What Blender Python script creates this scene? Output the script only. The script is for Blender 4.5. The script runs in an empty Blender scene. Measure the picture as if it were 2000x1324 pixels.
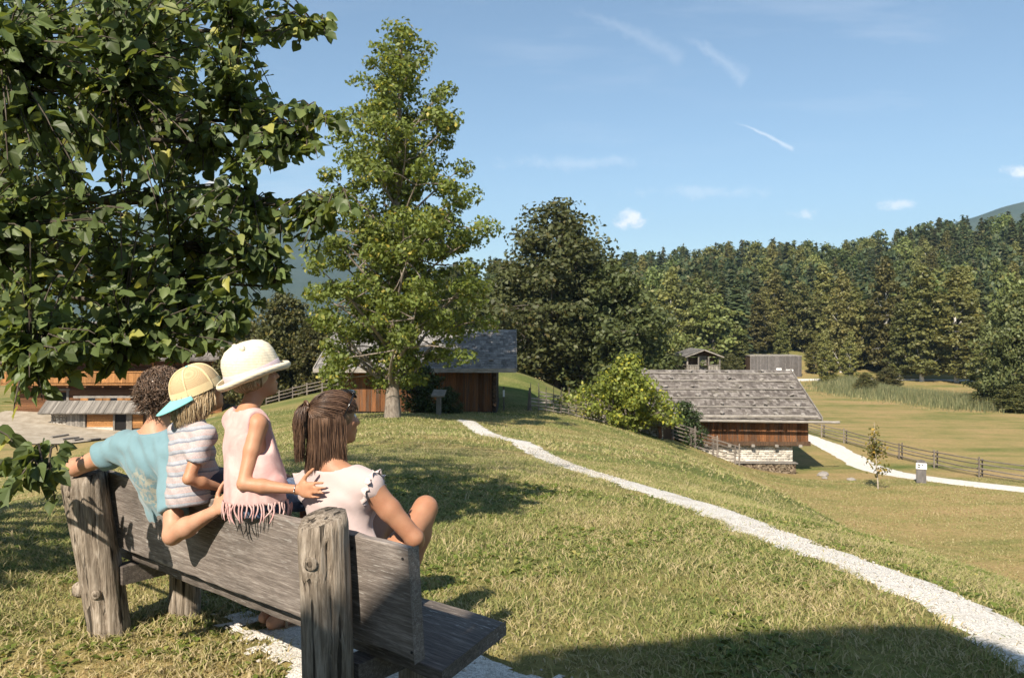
import bpy, math, random
import numpy as np
from mathutils import Vector, Matrix

random.seed(7)
rng = np.random.default_rng(11)
sc = bpy.context.scene
COL = sc.collection

# ------------------------------------------------------------------ camera
F = 1556.0            # focal length in photo pixels (photo is 2000 x 1324)
CU, CV = 1000.0, 640.0   # principal column, horizon row
CAMZ = 1.6
cam = bpy.data.cameras.new('camera')
cam.sensor_width = 36.0
cam.lens = 36.0 * F / 2000.0
cam.shift_y = -(662.0 - CV) / 2000.0
cam.clip_start = 0.05
cam.clip_end = 20000
camo = bpy.data.objects.new('camera', cam)
COL.objects.link(camo)
camo.location = (0, 0, CAMZ)
camo.rotation_euler = (math.radians(90), 0, 0)
sc.camera = camo
cam.dof.use_dof = True
cam.dof.focus_distance = 3.6
cam.dof.aperture_fstop = 9.0

# ------------------------------------------------------------------ light
SUN_AZ, SUN_EL = math.radians(22), math.radians(41)   # where the light travels to (right of straight ahead), elevation
LDIR = Vector((math.sin(SUN_AZ) * math.cos(SUN_EL), math.cos(SUN_AZ) * math.cos(SUN_EL), -math.sin(SUN_EL)))
sun = bpy.data.lights.new('sun', 'SUN')
sun.energy = 5.0
sun.angle = math.radians(0.55)
sun.color = (1.0, 0.90, 0.76)
suno = bpy.data.objects.new('sun', sun)
COL.objects.link(suno)
suno.rotation_euler = LDIR.to_track_quat('-Z', 'Y').to_euler()
suno.location = (-5, -12, 14)

world = bpy.data.worlds.new('World')
sc.world = world
world.use_nodes = True
wt = world.node_tree
wt.nodes.clear()

class G:
    """tiny helper round a node tree"""
    def __init__(self, tree):
        self.t = tree
    def n(self, kind, **kw):
        nd = self.t.nodes.new(kind)
        for k, v in kw.items():
            setattr(nd, k, v)
        return nd
    def put(self, sock, v):
        if isinstance(v, bpy.types.NodeSocket):
            self.t.links.new(v, sock)
        elif v is not None:
            if hasattr(sock.default_value, '__len__') and not hasattr(v, '__len__'):
                v = [v] * len(sock.default_value)
            if hasattr(sock.default_value, '__len__') and len(v) == 3 and len(sock.default_value) == 4:
                v = (*v, 1)
            sock.default_value = v
    def math(self, op, a, b=None, c=None, clamp=False):
        nd = self.n('ShaderNodeMath', operation=op, use_clamp=clamp)
        for s, v in zip(nd.inputs, (a, b, c)):
            if v is not None:
                self.put(s, v)
        return nd.outputs[0]
    def vmath(self, op, a, b=None):
        nd = self.n('ShaderNodeVectorMath', operation=op)
        self.put(nd.inputs[0], a)
        if b is not None:
            self.put(nd.inputs[1], b)
        return nd.outputs['Value'] if op in ('LENGTH', 'DOT_PRODUCT', 'DISTANCE') else nd.outputs[0]
    def mapping(self, vec, loc=(0, 0, 0), rot=(0, 0, 0), scale=(1, 1, 1)):
        nd = self.n('ShaderNodeMapping')
        self.put(nd.inputs['Vector'], vec)
        nd.inputs['Location'].default_value = loc
        nd.inputs['Rotation'].default_value = rot
        nd.inputs['Scale'].default_value = scale
        return nd.outputs[0]
    def noise(self, vec, scale, detail=4, rough=0.55, dist=0.0, out='Fac'):
        nd = self.n('ShaderNodeTexNoise')
        if vec is not None:
            self.put(nd.inputs['Vector'], vec)
        nd.inputs['Scale'].default_value = scale
        nd.inputs['Detail'].default_value = detail
        nd.inputs['Roughness'].default_value = rough
        nd.inputs['Distortion'].default_value = dist
        return nd.outputs[out]
    def voronoi(self, vec, scale, feature='F1', out='Distance', rnd=1.0):
        nd = self.n('ShaderNodeTexVoronoi', feature=feature)
        self.put(nd.inputs['Vector'], vec)
        nd.inputs['Scale'].default_value = scale
        nd.inputs['Randomness'].default_value = rnd
        return nd.outputs[out]
    def ramp(self, fac, stops, interp='LINEAR'):
        nd = self.n('ShaderNodeValToRGB')
        cr = nd.color_ramp
        cr.interpolation = interp
        while len(cr.elements) < len(stops):
            cr.elements.new(0.5)
        for e, (p, c) in zip(cr.elements, stops):
            e.position = p
            if not hasattr(c, '__len__'):
                c = (c, c, c)
            e.color = (*c[:3], 1)
        self.put(nd.inputs[0], fac)
        return nd.outputs[0]
    def mix(self, fac, a, b, mode='MIX'):
        nd = self.n('ShaderNodeMix', data_type='RGBA', blend_type=mode)
        self.put(nd.inputs[0], fac)
        self.put(nd.inputs[6], a)
        self.put(nd.inputs[7], b)
        return nd.outputs[2]
    def remap(self, v, a, b, c=0.0, d=1.0, smooth=False):
        nd = self.n('ShaderNodeMapRange', clamp=True)
        if smooth:
            nd.interpolation_type = 'SMOOTHSTEP'
        self.put(nd.inputs[0], v)
        for i, x in zip((1, 2, 3, 4), (a, b, c, d)):
            nd.inputs[i].default_value = x
        return nd.outputs[0]
    def sep(self, v):
        nd = self.n('ShaderNodeSeparateXYZ')
        self.put(nd.inputs[0], v)
        return nd.outputs
    def comb(self, x, y, z):
        nd = self.n('ShaderNodeCombineXYZ')
        for s, v in zip(nd.inputs, (x, y, z)):
            self.put(s, v)
        return nd.outputs[0]
    def bump(self, h, strength=0.3, dist=0.01):
        nd = self.n('ShaderNodeBump')
        nd.inputs['Strength'].default_value = strength
        nd.inputs['Distance'].default_value = dist
        self.put(nd.inputs['Height'], h)
        return nd.outputs[0]

# world: clear sky, a few thin cirrus streaks, contrails and small fair-weather clouds far away
g = G(wt)
sky = g.n('ShaderNodeTexSky', sky_type='NISHITA')
sky.sun_disc = False
sky.sun_elevation = SUN_EL
sky.sun_rotation = math.radians(180) + SUN_AZ
sky.altitude = 500
sky.air_density = 1.0
sky.dust_density = 0.7
sky.ozone_density = 1.8
tc = g.n('ShaderNodeTexCoord')
sx, sy, sz = g.sep(tc.outputs['Generated'])[0:3]
yy = g.math('MAXIMUM', sy, 0.05)
pu = g.math('DIVIDE', sx, yy)
pv = g.math('DIVIDE', sz, yy)
front = g.remap(sy, 0.1, 0.4)
pvec = g.comb(pu, pv, 0)
# cirrus: long streaks, thin
cir = g.noise(g.mapping(pvec, rot=(0, 0, 0.22), scale=(1.2, 7.5, 1)), 2.2, 5, 0.62, 0.0)
cirm = g.noise(pvec, 2.3, 2, 0.5)
cirrus = g.math('MULTIPLY', g.remap(cir, 0.5, 0.82), g.remap(cirm, 0.42, 0.7))
cirrus = g.math('MULTIPLY', cirrus, 0.34)
wob = g.noise(pvec, 34, 6, 0.7, out='Color')
wv = g.vmath('SUBTRACT', wob, (0.5, 0.5, 0.5))
def cloudmask(u, v, ru, rv, amp, soft=0.55):
    d = g.vmath('SUBTRACT', pvec, ((u - CU) / F, (CV - v) / F, 0))
    d = g.vmath('MULTIPLY', d, (F / ru, F / rv, 0))
    n_ = g.n('ShaderNodeVectorMath', operation='SCALE')
    g.put(n_.inputs[0], wv)
    n_.inputs['Scale'].default_value = 3.6
    d = g.vmath('ADD', d, g.vmath('MULTIPLY', n_.outputs[0], (0.8, 0.8, 0)))
    l = g.vmath('LENGTH', d)
    return g.math('MULTIPLY', g.remap(l, 1.0, 1.0 - soft, 0, 1, True), amp)
SNOISE = g.noise(pvec, 60, 2, 0.6)
def streak(u0, v0, u1, v1, w, amp, bend=0.0):
    cx, cy = (u0 + u1) / 2, (v0 + v1) / 2
    L = math.hypot(u1 - u0, v1 - v0)
    a = math.atan2(-(v1 - v0), u1 - u0)
    d = g.vmath('SUBTRACT', pvec, ((cx - CU) / F, (CV - cy) / F, 0))
    m = g.n('ShaderNodeVectorRotate', rotation_type='Z_AXIS')
    g.put(m.inputs['Vector'], d)
    m.inputs['Angle'].default_value = -a
    x, y, z = g.sep(m.outputs[0])[0:3]
    xs = g.math('MULTIPLY', x, 2 * F / L)
    y2 = g.math('ADD', y, g.math('MULTIPLY', g.math('MULTIPLY', xs, xs), bend / F))
    nn = SNOISE
    y2 = g.math('ADD', y2, g.math('MULTIPLY', g.math('SUBTRACT', nn, 0.5), w * 1.2 / F))
    wid = g.math('MULTIPLY', g.remap(xs, -1, 1, 0.25, 1.0), w / F)
    my = g.math('SUBTRACT', 1.0, g.math('DIVIDE', g.math('ABSOLUTE', y2), wid), clamp=True)
    mx = g.math('MULTIPLY', g.remap(xs, -1.0, 0.0, 0, 1, True), g.remap(xs, 1.0, 0.85, 0, 1, True))
    return g.math('MULTIPLY', g.math('MULTIPLY', my, mx), amp)
cl = cirrus
for c_ in (cloudmask(1232, 430, 42, 23, 0.95, 0.75), cloudmask(1572, 418, 34, 12, 0.5, 0.9), cloudmask(1748, 400, 48, 16, 0.62, 0.9),
           cloudmask(1992, 336, 46, 16, 0.8, 0.85), cloudmask(1380, 376, 150, 16, 0.22, 1.0), cloudmask(1130, 318, 170, 18, 0.18, 1.0),
           streak(1425, 230, 1555, 291, 7, 0.42, 5), streak(1090, 0, 1345, 112, 26, 0.10, 14), streak(1320, 55, 1465, 155, 24, 0.13, 10)):
    cl = g.math('MAXIMUM', cl, c_)
cl = g.math('MULTIPLY', cl, front)
hs_ = g.n('ShaderNodeHueSaturation')
g.put(hs_.inputs['Color'], sky.outputs[0])
hs_.inputs['Saturation'].default_value = 0.95
skyc = g.mix(1.0, hs_.outputs[0], (0.88, 0.95, 0.93), 'MULTIPLY')
ccol = g.mix(cl, skyc, (9.0, 8.8, 8.7))
bg = g.n('ShaderNodeBackground')
g.put(bg.inputs['Color'], ccol)
bg.inputs['Strength'].default_value = 0.085
wo = g.n('ShaderNodeOutputWorld')
wt.links.new(bg.outputs[0], wo.inputs[0])

sc.view_settings.view_transform = 'Standard'
sc.view_settings.look = 'None'
sc.view_settings.gamma = 1.0
sc.view_settings.exposure = 0.95
sc.cycles.use_denoising = True
sc.cycles.max_bounces = 6
sc.cycles.diffuse_bounces = 3
sc.cycles.glossy_bounces = 2
sc.cycles.transmission_bounces = 4
sc.cycles.transparent_max_bounces = 8
sc.cycles.sample_clamp_indirect = 6.0
sc.cycles.caustics_reflective = False
sc.cycles.caustics_refractive = False

# ------------------------------------------------------------------ helpers
def P(u, v, Y):
    """point seen at photo pixel (u, v) at distance Y in front of the camera"""
    return np.array(((u - CU) / F * Y, Y, CAMZ - (v - CV) / F * Y))

class MB:
    """collects vertices and faces"""
    def __init__(self):
        self.v = []; self.f = []; self.n = 0; self.mi = []
    def add(self, v, f, mi=0):
        v = np.asarray(v, float).reshape(-1, 3)
        self.v.append(v)
        for q in f:
            self.f.append(tuple(int(i) + self.n for i in q)); self.mi.append(mi)
        self.n += len(v)
        return self
    def box(self, x0, x1, y0, y1, z0, z1, mi=0, M=None):
        v = np.array([(x, y, z) for z in (z0, z1) for y in (y0, y1) for x in (x0, x1)], float)
        if M is not None:
            v = v @ np.array(M.to_3x3()).T + np.array(M.translation)
        return self.add(v, [(0, 2, 3, 1), (4, 5, 7, 6), (0, 1, 5, 4), (2, 6, 7, 3), (0, 4, 6, 2), (1, 3, 7, 5)], mi)
    def prism(self, poly, y0, y1, mi=0):
        """polygon in xz swept along y"""
        n = len(poly)
        v = [(x, y0, z) for x, z in poly] + [(x, y1, z) for x, z in poly]
        f = [tuple(range(n)), tuple(range(2 * n - 1, n - 1, -1))]
        f += [(i, i + n, (i + 1) % n + n, (i + 1) % n) for i in range(n)]
        return self.add(v, f, mi)
    def tube(self, pts, rad, n=8, mi=0, cap=True, flat=1.0, up=None):
        v, f = tube(pts, rad, n, cap, flat, up)
        return self.add(v, f, mi)
    def build(self, name, mats, parent=None, smooth=False, loc=None):
        v = np.concatenate(self.v) if self.v else np.zeros((0, 3))
        return mesh_obj(name, v, self.f, mats, parent, smooth, self.mi, loc)

def tube(pts, rad, n=8, cap=True, flat=1.0, up=None):
    pts = np.asarray(pts, float)
    rad = np.broadcast_to(np.asarray(rad, float), (len(pts),))
    m = len(pts)
    tan = np.gradient(pts, axis=0)
    tan /= np.linalg.norm(tan, axis=1)[:, None] + 1e-12
    ref = np.array(up if up is not None else ((0, 0, 1) if abs(tan[0][2]) < 0.8 else (1, 0, 0)), float)
    V = []
    a = np.linspace(0, 2 * np.pi, n, endpoint=False)
    for i in range(m):
        b = ref - tan[i] * ref.dot(tan[i])
        b /= np.linalg.norm(b) + 1e-12
        c = np.cross(tan[i], b)
        ref = b
        V.append(pts[i] + rad[i] * (np.cos(a)[:, None] * b * flat + np.sin(a)[:, None] * c))
    V = np.concatenate(V)
    f = []
    for i in range(m - 1):
        for j in range(n):
            f.append((i * n + j, i * n + (j + 1) % n, (i + 1) * n + (j + 1) % n, (i + 1) * n + j))
    if cap:
        f.append(tuple(range(n - 1, -1, -1)))
        f.append(tuple((m - 1) * n + j for j in range(n)))
    return V, f

def mesh_data(name, v, f, mats=None, smooth=False, mi=None):
    me = bpy.data.meshes.new(name)
    v = np.asarray(v, np.float32)
    if isinstance(f, np.ndarray):
        k = f.shape[1]; nf = len(f)
        me.vertices.add(len(v)); me.vertices.foreach_set('co', v.ravel())
        me.loops.add(nf * k); me.loops.foreach_set('vertex_index', f.astype(np.int32).ravel())
        me.polygons.add(nf)
        me.polygons.foreach_set('loop_start', np.arange(0, nf * k, k, dtype=np.int32))
        me.polygons.foreach_set('loop_total', np.full(nf, k, np.int32))
        me.update(calc_edges=True)
    else:
        me.from_pydata(v.tolist(), [], f)
        me.update()
    if mats is not None:
        for m in (mats if isinstance(mats, (list, tuple)) else [mats]):
            me.materials.append(m)
    if mi is not None and len(me.materials) > 1:
        me.polygons.foreach_set('material_index', np.asarray(mi, np.int32))
    if smooth:
        me.polygons.foreach_set('use_smooth', np.ones(len(me.polygons), bool))
    return me

def link(name, data, parent=None, loc=None):
    o = bpy.data.objects.new(name, data)
    COL.objects.link(o)
    if parent is not None:
        o.parent = parent
    if loc is not None:
        o.location = loc
    return o

def mesh_obj(name, v, f, mats=None, parent=None, smooth=False, mi=None, loc=None):
    return link(name, mesh_data(name, v, f, mats, smooth, mi), parent, loc)

def thing(name, label, cat, loc=(0, 0, 0), rz=0.0, group=None):
    o = link(name, None, None, loc)
    o.rotation_euler = (0, 0, rz)
    o.empty_display_size = 0.2
    return tag(o, label, cat, group)

def tag(o, label=None, cat=None, group=None, kind=None):
    if label: o['label'] = label
    if cat: o['category'] = cat
    if group: o['group'] = group
    if kind: o['kind'] = kind
    return o

def copy_tree(o, parent=None):
    c = o.copy()
    COL.objects.link(c)
    c.parent = parent
    for ch in o.children:
        copy_tree(ch, c)
    return c

# ------------------------------------------------------------------ materials
MATS = {}
def newmat(name):
    m = bpy.data.materials.new(name)
    m.use_nodes = True
    m.node_tree.nodes.clear()
    MATS[name] = m
    return m, G(m.node_tree)

def finish(g, color, rough=0.8, normal=None, spec=0.3, sss=0.0, sheen=0.0, metal=0.0):
    b = g.n('ShaderNodeBsdfPrincipled')
    g.put(b.inputs['Base Color'], color)
    g.put(b.inputs['Roughness'], rough)
    b.inputs['Specular IOR Level'].default_value = spec
    b.inputs['Metallic'].default_value = metal
    if sss:
        b.inputs['Subsurface Weight'].default_value = sss
        b.inputs['Subsurface Radius'].default_value = (0.012, 0.005, 0.003)
        b.inputs['Subsurface Scale'].default_value = 1.0
    if sheen:
        b.inputs['Sheen Weight'].default_value = sheen
    if normal is not None:
        g.put(b.inputs['Normal'], normal)
    o = g.n('ShaderNodeOutputMaterial')
    g.t.links.new(b.outputs[0], o.inputs[0])
    return b

def objcoord(g):
    return g.n('ShaderNodeTexCoord').outputs['Object']

def rand_of(g):
    return g.n('ShaderNodeObjectInfo').outputs['Random']

def shifted(g, vec):
    """coordinates moved by a random amount for every object, so that copies differ"""
    r = rand_of(g)
    return g.vmath('ADD', vec, g.comb(g.math('MULTIPLY', r, 37.0), g.math('MULTIPLY', r, 91.0), g.math('MULTIPLY', r, 13.0)))

def wood(name, dark, mid, light, axis='z', scale=6.0, streak=14.0, rough=0.85, bump=0.5, vary=0.35, patch=None):
    m, g = newmat(name)
    co = shifted(g, objcoord(g))
    s = [streak, streak, streak]
    s['xyz'.index(axis)] = 1.0
    st = g.mapping(co, scale=s)
    n1 = g.noise(st, scale, 8, 0.65, 0.4)
    n2 = g.noise(g.mapping(co, scale=[x * 2.6 for x in s]), scale * 1.3, 4, 0.6)
    big = g.noise(co, 1.7, 3, 0.6)
    f = g.math('ADD', g.math('MULTIPLY', n1, 0.75), g.math('MULTIPLY', n2, 0.25))
    col = g.ramp(f, [(0.30, dark), (0.48, mid), (0.66, light)])
    r = rand_of(g)
    col = g.mix(1.0, col, g.ramp(r, [(0, 1 - vary), (0.5, 1.0), (1.0, 1 + vary)]), 'MULTIPLY')
    col = g.mix(1.0, col, g.ramp(big, [(0.3, 0.78), (0.7, 1.18)]), 'MULTIPLY')
    if patch is not None:
        pm = g.remap(g.noise(g.mapping(co, scale=(1, 1, 0.6)), 2.3, 5, 0.65), 0.48, 0.62)
        col = g.mix(g.math('MULTIPLY', pm, patch[1]), col, patch[0])
    nrm = g.bump(f, bump, 0.012)
    finish(g, col, rough, nrm, 0.2)
    return m

def leafmat(name, base, var=0.35, yellow=(0.24, 0.2, 0.03), yfrac=0.1, trans=0.4, rough=0.45, hue=0.03):
    m, g = newmat(name)
    geo = g.n('ShaderNodeNewGeometry')
    ri = geo.outputs['Random Per Island']
    ro = rand_of(g)
    col = g.mix(g.remap(ri, 1 - yfrac, 1.0), base, yellow)
    k = g.ramp(ri, [(0, 1 - var), (1, 1 + var)])
    col = g.mix(1.0, col, k, 'MULTIPLY')
    hs = g.n('ShaderNodeHueSaturation')
    g.put(hs.inputs['Hue'], g.remap(ro, 0, 1, 0.5 - hue, 0.5 + hue))
    g.put(hs.inputs['Value'], g.remap(g.math('FRACT', g.math('MULTIPLY', ro, 7.31)), 0, 1, 0.68, 1.36))
    g.put(hs.inputs['Color'], col)
    col = hs.outputs[0]
    d = g.n('ShaderNodeBsdfPrincipled')
    g.put(d.inputs['Base Color'], col)
    d.inputs['Roughness'].default_value = rough
    d.inputs['Specular IOR Level'].default_value = 0.35
    t = g.n('ShaderNodeBsdfTranslucent')
    g.put(t.inputs['Color'], g.mix(1.0, col, (1.5, 1.35, 0.6), 'MULTIPLY'))
    mx = g.n('ShaderNodeMixShader')
    mx.inputs[0].default_value = trans
    g.t.links.new(d.outputs[0], mx.inputs[1])
    g.t.links.new(t.outputs[0], mx.inputs[2])
    o = g.n('ShaderNodeOutputMaterial')
    g.t.links.new(mx.outputs[0], o.inputs[0])
    return m

def plain(name, col, rough=0.7, nscale=30, namp=0.12, bump=0.15, spec=0.3, sss=0.0, sheen=0.0, metal=0.0, bd=0.004):
    m, g = newmat(name)
    co = objcoord(g)
    n = g.noise(co, nscale, 5, 0.6)
    c = g.mix(1.0, col, g.ramp(n, [(0.25, 1 - namp), (0.75, 1 + namp)]), 'MULTIPLY')
    finish(g, c, rough, g.bump(n, bump, bd) if bump else None, spec, sss, sheen, metal)
    return m
# ------------------------------------------------------------------ terrain
def pp(u, v, Y):
    return tuple(P(u, v, Y))
CTRL = []
for X in (-3.6, -2, 0, 1.6):
    for Y in (-6, -2, 1.5, 4, 5):
        CTRL.append((X, Y, 0.0))
CTRL += [(-15, -20, 0), (15, -20, -2), (0, -45, 1), (45, -25, -5), (-45, -25, -3), (5, -3, -0.4), (-6, -2, -0.1)]
CTRL += [(-1, 8, -0.12), (-1, 12, -0.42), (-2, 20, -1.02), pp(767, 812, 32), pp(857, 809, 36), pp(820, 806, 40), pp(700, 808, 40), (-5, 46, -2.7), (-2, 46, -2.7), (-9, 46, -2.9)]
PATH = [(910, 824, 34), (935, 840, 28), (990, 862, 22), (1060, 892, 17.3), (1180, 932, 12.6), (1300, 972, 10.1), (1400, 1003, 8.7), (1500, 1048, 7.3),
        (1600, 1088, 6.4), (1700, 1122, 5.8), (1800, 1160, 5.2), (1900, 1200, 4.7), (1990, 1240, 4.25), (2120, 1296, 3.75)]
CTRL += [pp(*p) for p in PATH]
CTRL += [pp(2000, 1150, 6.2), pp(1900, 1100, 8.2), pp(1700, 1050, 10.8), pp(1500, 945, 19), pp(1400, 905, 27), pp(1240, 848, 40)]
CTRL += [(9, 12, -3.7), (12, 16, -5.2), (10.5, 22, -4.9), (12, 30, -5.9), (11.5, 36, -6.0), (7, 1, -2.2), (12, 3, -4.5), (22, 5, -5.8)]
CTRL += [pp(1300, 850, 46), pp(1375, 882, 46.5), pp(1240, 845, 44), pp(1445, 907, 46.5), (13.8, 43, -6.7)]
CTRL += [(19.3, 42, -6.85), (22.7, 44.2, -7.0), (28, 44, -7.0), (35, 40, -7), (20, 30, -6.3), (30, 25, -6.2), (25, 60, -7.4), (16, 49.5, -7.4), (19, 50, -7.4),
         (12, 56, -6.8), (20, 62, -7.4), (30, 70, -7.6), (60, 60, -7.6), (40, 95, -8.4), (60, 95, -8.4), (90, 95, -8.2), (45, 140, -9), (90, 140, -8.8),
         (20, 140, -8.5), (17, 72, -7.2), (15, 100, -8), (0, 115, -6.5), (-10, 140, -6), (100, 165, -8.2), (45, 165, -8.5), (52, 160, -8.3), (70, 170, -7.6), (57, 190, -4.5)]
for u, v, Y in ((1200, 490, 420), (1300, 490, 420), (1450, 468, 420), (1560, 484, 430), (1630, 492, 400), (1700, 462, 380), (1800, 434, 350), (1900, 420, 340), (2000, 405, 330), (2150, 395, 320)):
    p = P(u, v, Y); CTRL.append((p[0], p[1], p[2] - 21))
CTRL += [(100, 260, 3), (60, 260, 2), (150, 260, 6), (200, 240, 9), (130, 190, -5.5), (170, 180, -3), (230, 200, 4), (120, 540, 10), (220, 480, 16), (20, 540, 5), (300, 330, 40),
         (-13, 300, 6), (-60, 320, 0), (-120, 300, -5), (20, 420, 12)]
CTRL += [(-37, 70.4, -7.6), (-31, 71, -7.7), (-41, 70, -7.1), (-46, 74, -6.2), (-42, 76, -6.2), (-30.8, 60, -6.9), (-31, 52, -6.4), (-4.5, 7.5, -0.12), (-8, 10, -1.0), (-12, 20, -3.0), (-16, 27, -4.0), (-25, 42, -5.8),
         (-8, 32, -2.4), pp(560, 865, 22), pp(560, 800, 45), pp(600, 772, 55), (-20, 80, -4.0), (-35, 110, -5), (-60, 110, -6), (-90, 90, -6), (-60, 40, -7), (-90, 40, -8),
         (-28, 20, -6), (-20, 0, -3), (-30, -10, -4)]
CTRL += [pp(985, 722, 55), pp(1060, 744, 55), pp(1120, 787, 53), pp(1000, 803, 42), pp(1040, 800, 42), pp(1100, 806, 44), pp(1160, 822, 44), (-5, 58, -1.6), (3, 68, -4), (9, 68, -6), (0, 78, -4)]
CTRL = np.array(CTRL, float)
def _phi(d2):
    return np.sqrt(d2 + 9.0)
_D = ((CTRL[:, None, :2] - CTRL[None, :, :2]) ** 2).sum(-1)
_n = len(CTRL)
_A = np.zeros((_n + 3, _n + 3))
_A[:_n, :_n] = _phi(_D) - 0.25 * np.eye(_n)
_A[:_n, _n] = 1; _A[_n, :_n] = 1
_A[:_n, _n + 1:] = CTRL[:, :2] / 100; _A[_n + 1:, :_n] = CTRL[:, :2].T / 100
_W = np.linalg.solve(_A, np.concatenate([CTRL[:, 2], np.zeros(3)]))
def H(x, y):
    """ground height"""
    x = np.asarray(x, float); y = np.asarray(y, float)
    shp = np.broadcast(x, y).shape
    x = np.broadcast_to(x, shp).ravel(); y = np.broadcast_to(y, shp).ravel()
    out = np.empty(x.size)
    for a in range(0, x.size, 20000):
        xs, ys = x[a:a + 20000], y[a:a + 20000]
        d2 = (xs[:, None] - CTRL[:, 0]) ** 2 + (ys[:, None] - CTRL[:, 1]) ** 2
        out[a:a + 20000] = _phi(d2) @ _W[:_n] + _W[_n] + (xs * _W[_n + 1] + ys * _W[_n + 2]) / 100
    r = np.hypot(x, y)
    far = np.clip((r - 480) / 400, 0, 1); far = far * far * (3 - 2 * far)
    out = out * (1 - far) + (-12.0) * far
    return out.reshape(shp) if shp else float(out[0])
def Hs(x, y):
    return float(H(np.array([x]), np.array([y]))[0])

# cheap value noise for the mesh builders
_NT = np.random.default_rng(5).random((256, 256))
def vnoise(x, y, s=1.0):
    x = np.asarray(x, float) * s; y = np.asarray(y, float) * s
    xi = np.floor(x).astype(int); yi = np.floor(y).astype(int)
    fx = x - xi; fy = y - yi
    fx = fx * fx * (3 - 2 * fx); fy = fy * fy * (3 - 2 * fy)
    t = lambda a, b: _NT[a % 256, b % 256]
    return (t(xi, yi) * (1 - fx) + t(xi + 1, yi) * fx) * (1 - fy) + (t(xi, yi + 1) * (1 - fx) + t(xi + 1, yi + 1) * fx) * fy

# polylines on the ground
def smooth_line(pts, n=160):
    pts = np.asarray(pts, float)[:, :2]
    d = np.concatenate([[0], np.cumsum(np.linalg.norm(np.diff(pts, axis=0), axis=1))])
    t = np.linspace(0, d[-1], n)
    # Catmull-Rom by cubic Hermite
    m = np.gradient(pts, d, axis=0)
    k = np.clip(np.searchsorted(d, t, 'right') - 1, 0, len(pts) - 2)
    h = d[k + 1] - d[k]; s = ((t - d[k]) / h)[:, None]; h = h[:, None]
    return ((2 * s**3 - 3 * s**2 + 1) * pts[k] + (s**3 - 2 * s**2 + s) * h * m[k] + (-2 * s**3 + 3 * s**2) * pts[k + 1] + (s**3 - s**2) * h * m[k + 1])
FOOTPATH = smooth_line([P(*p) for p in PATH], 420)
FOOT_W = np.interp(np.arange(420), [0, 60, 200, 419], [0.42, 0.33, 0.30, 0.29])
ROAD = smooth_line([(24.5, 69), (24.3, 62), (23.5, 55), (23.0, 50), (24.2, 45.3), (26.5, 42.3), (30, 39), (36, 35)], 200)
FARROAD = smooth_line([(30, 150), (45, 153), (60, 155), (80, 155), (100, 152), (118, 150), (130, 143), (142, 132)], 120)
LEFTPATH = smooth_line([(-13, 20), (-9.5, 21.2), (-6.6, 22.6), (-4.5, 25.5), (-3, 31), (-2.2, 34.5)], 90)

def dist_to(line, x, y):
    x = np.asarray(x); y = np.asarray(y)
    best = np.full(x.shape, 1e9); idx = np.zeros(x.shape, int)
    for a in range(0, x.size, 20000):
        d = np.hypot(x[a:a + 20000, None] - line[None, :, 0], y[a:a + 20000, None] - line[None, :, 1])
        idx[a:a + 20000] = d.argmin(1); best[a:a + 20000] = d.min(1)
    return best, idx

# bench frame, used for the gravel patch too: origin at the near end of the back board, A along the bench (far end), Fd forward
B0 = np.array((-0.335, 2.77)); BA = np.array((-0.774, 0.633)); BF = np.array((0.633, 0.774))
def bench_xy(s, f):
    return B0 + BA * s + BF * f
def gravel_field(x, y):
    """>0 on the gravel under the bench"""
    rx, ry = x - B0[0], y - B0[1]
    s = rx * BA[0] + ry * BA[1]; f = rx * BF[0] + ry * BF[1]
    e = 1 - ((s - 0.55) / 1.3) ** 2 - ((f - 0.55) / 0.36) ** 2
    return e + 0.9 * (vnoise(x, y, 4.5) - 0.5) + 0.5 * (vnoise(x + 9, y, 13) - 0.5)

# ground sheet: polar grid, fine in front
ang = np.concatenate([np.radians(np.arange(-45, 45.01, 0.55)), np.radians(np.arange(48, 315, 4.0))])
rad = 0.6 * 1.032 ** np.arange(0, 300)
rad = rad[rad < 5600]
AA, RR = np.meshgrid(ang, rad)
gx = (RR * np.sin(AA)).ravel(); gy = (RR * np.cos(AA)).ravel()
gz = H(gx, gy) + 0.05 * (vnoise(gx, gy, 0.45) - 0.5) * np.clip(np.hypot(gx, gy) / 12 - 0.4, 0, 1)
na, nr = len(ang), len(rad)
ii = np.arange(nr - 1)[:, None] * na; jj = np.arange(na)[None, :]; j2 = (jj + 1) % na
quads = np.stack([ii + jj, ii + j2, ii + na + j2, ii + na + jj], -1).reshape(-1, 4)[:, ::-1]
gv = np.column_stack([gx, gy, gz])
cidx = len(gv)
gv = np.vstack([gv, [[0, 0, 0.0]]])

m, g = newmat('meadow')
co = g.n('ShaderNodeNewGeometry').outputs['Position']
big = g.noise(co, 0.11, 4, 0.6)
mid = g.noise(co, 0.7, 5, 0.65)
fine = g.noise(co, 9, 6, 0.7)
mow = g.noise(g.mapping(co, rot=(0, 0, math.radians(-62)), scale=(0.03, 0.55, 0.1)), 1.0, 4, 0.6)
f_ = g.math('ADD', g.math('MULTIPLY', big, 0.45), g.math('ADD', g.math('MULTIPLY', mid, 0.27), g.math('MULTIPLY', mow, 0.42)))
py_ = g.sep(co)
f_ = g.math('ADD', f_, g.math('MULTIPLY', g.remap(py_[2], -4.5, -6.3), 0.07))
dry = g.remap(g.vmath('LENGTH', g.vmath('MULTIPLY', g.vmath('SUBTRACT', co, (-1.4, 3.3, 0)), (0.6, 1.0, 0.5))), 1.5, 0.5)
f_ = g.math('ADD', f_, g.math('MULTIPLY', g.math('MULTIPLY', dry, g.remap(fine, 0.3, 0.6)), 0.16))
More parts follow.
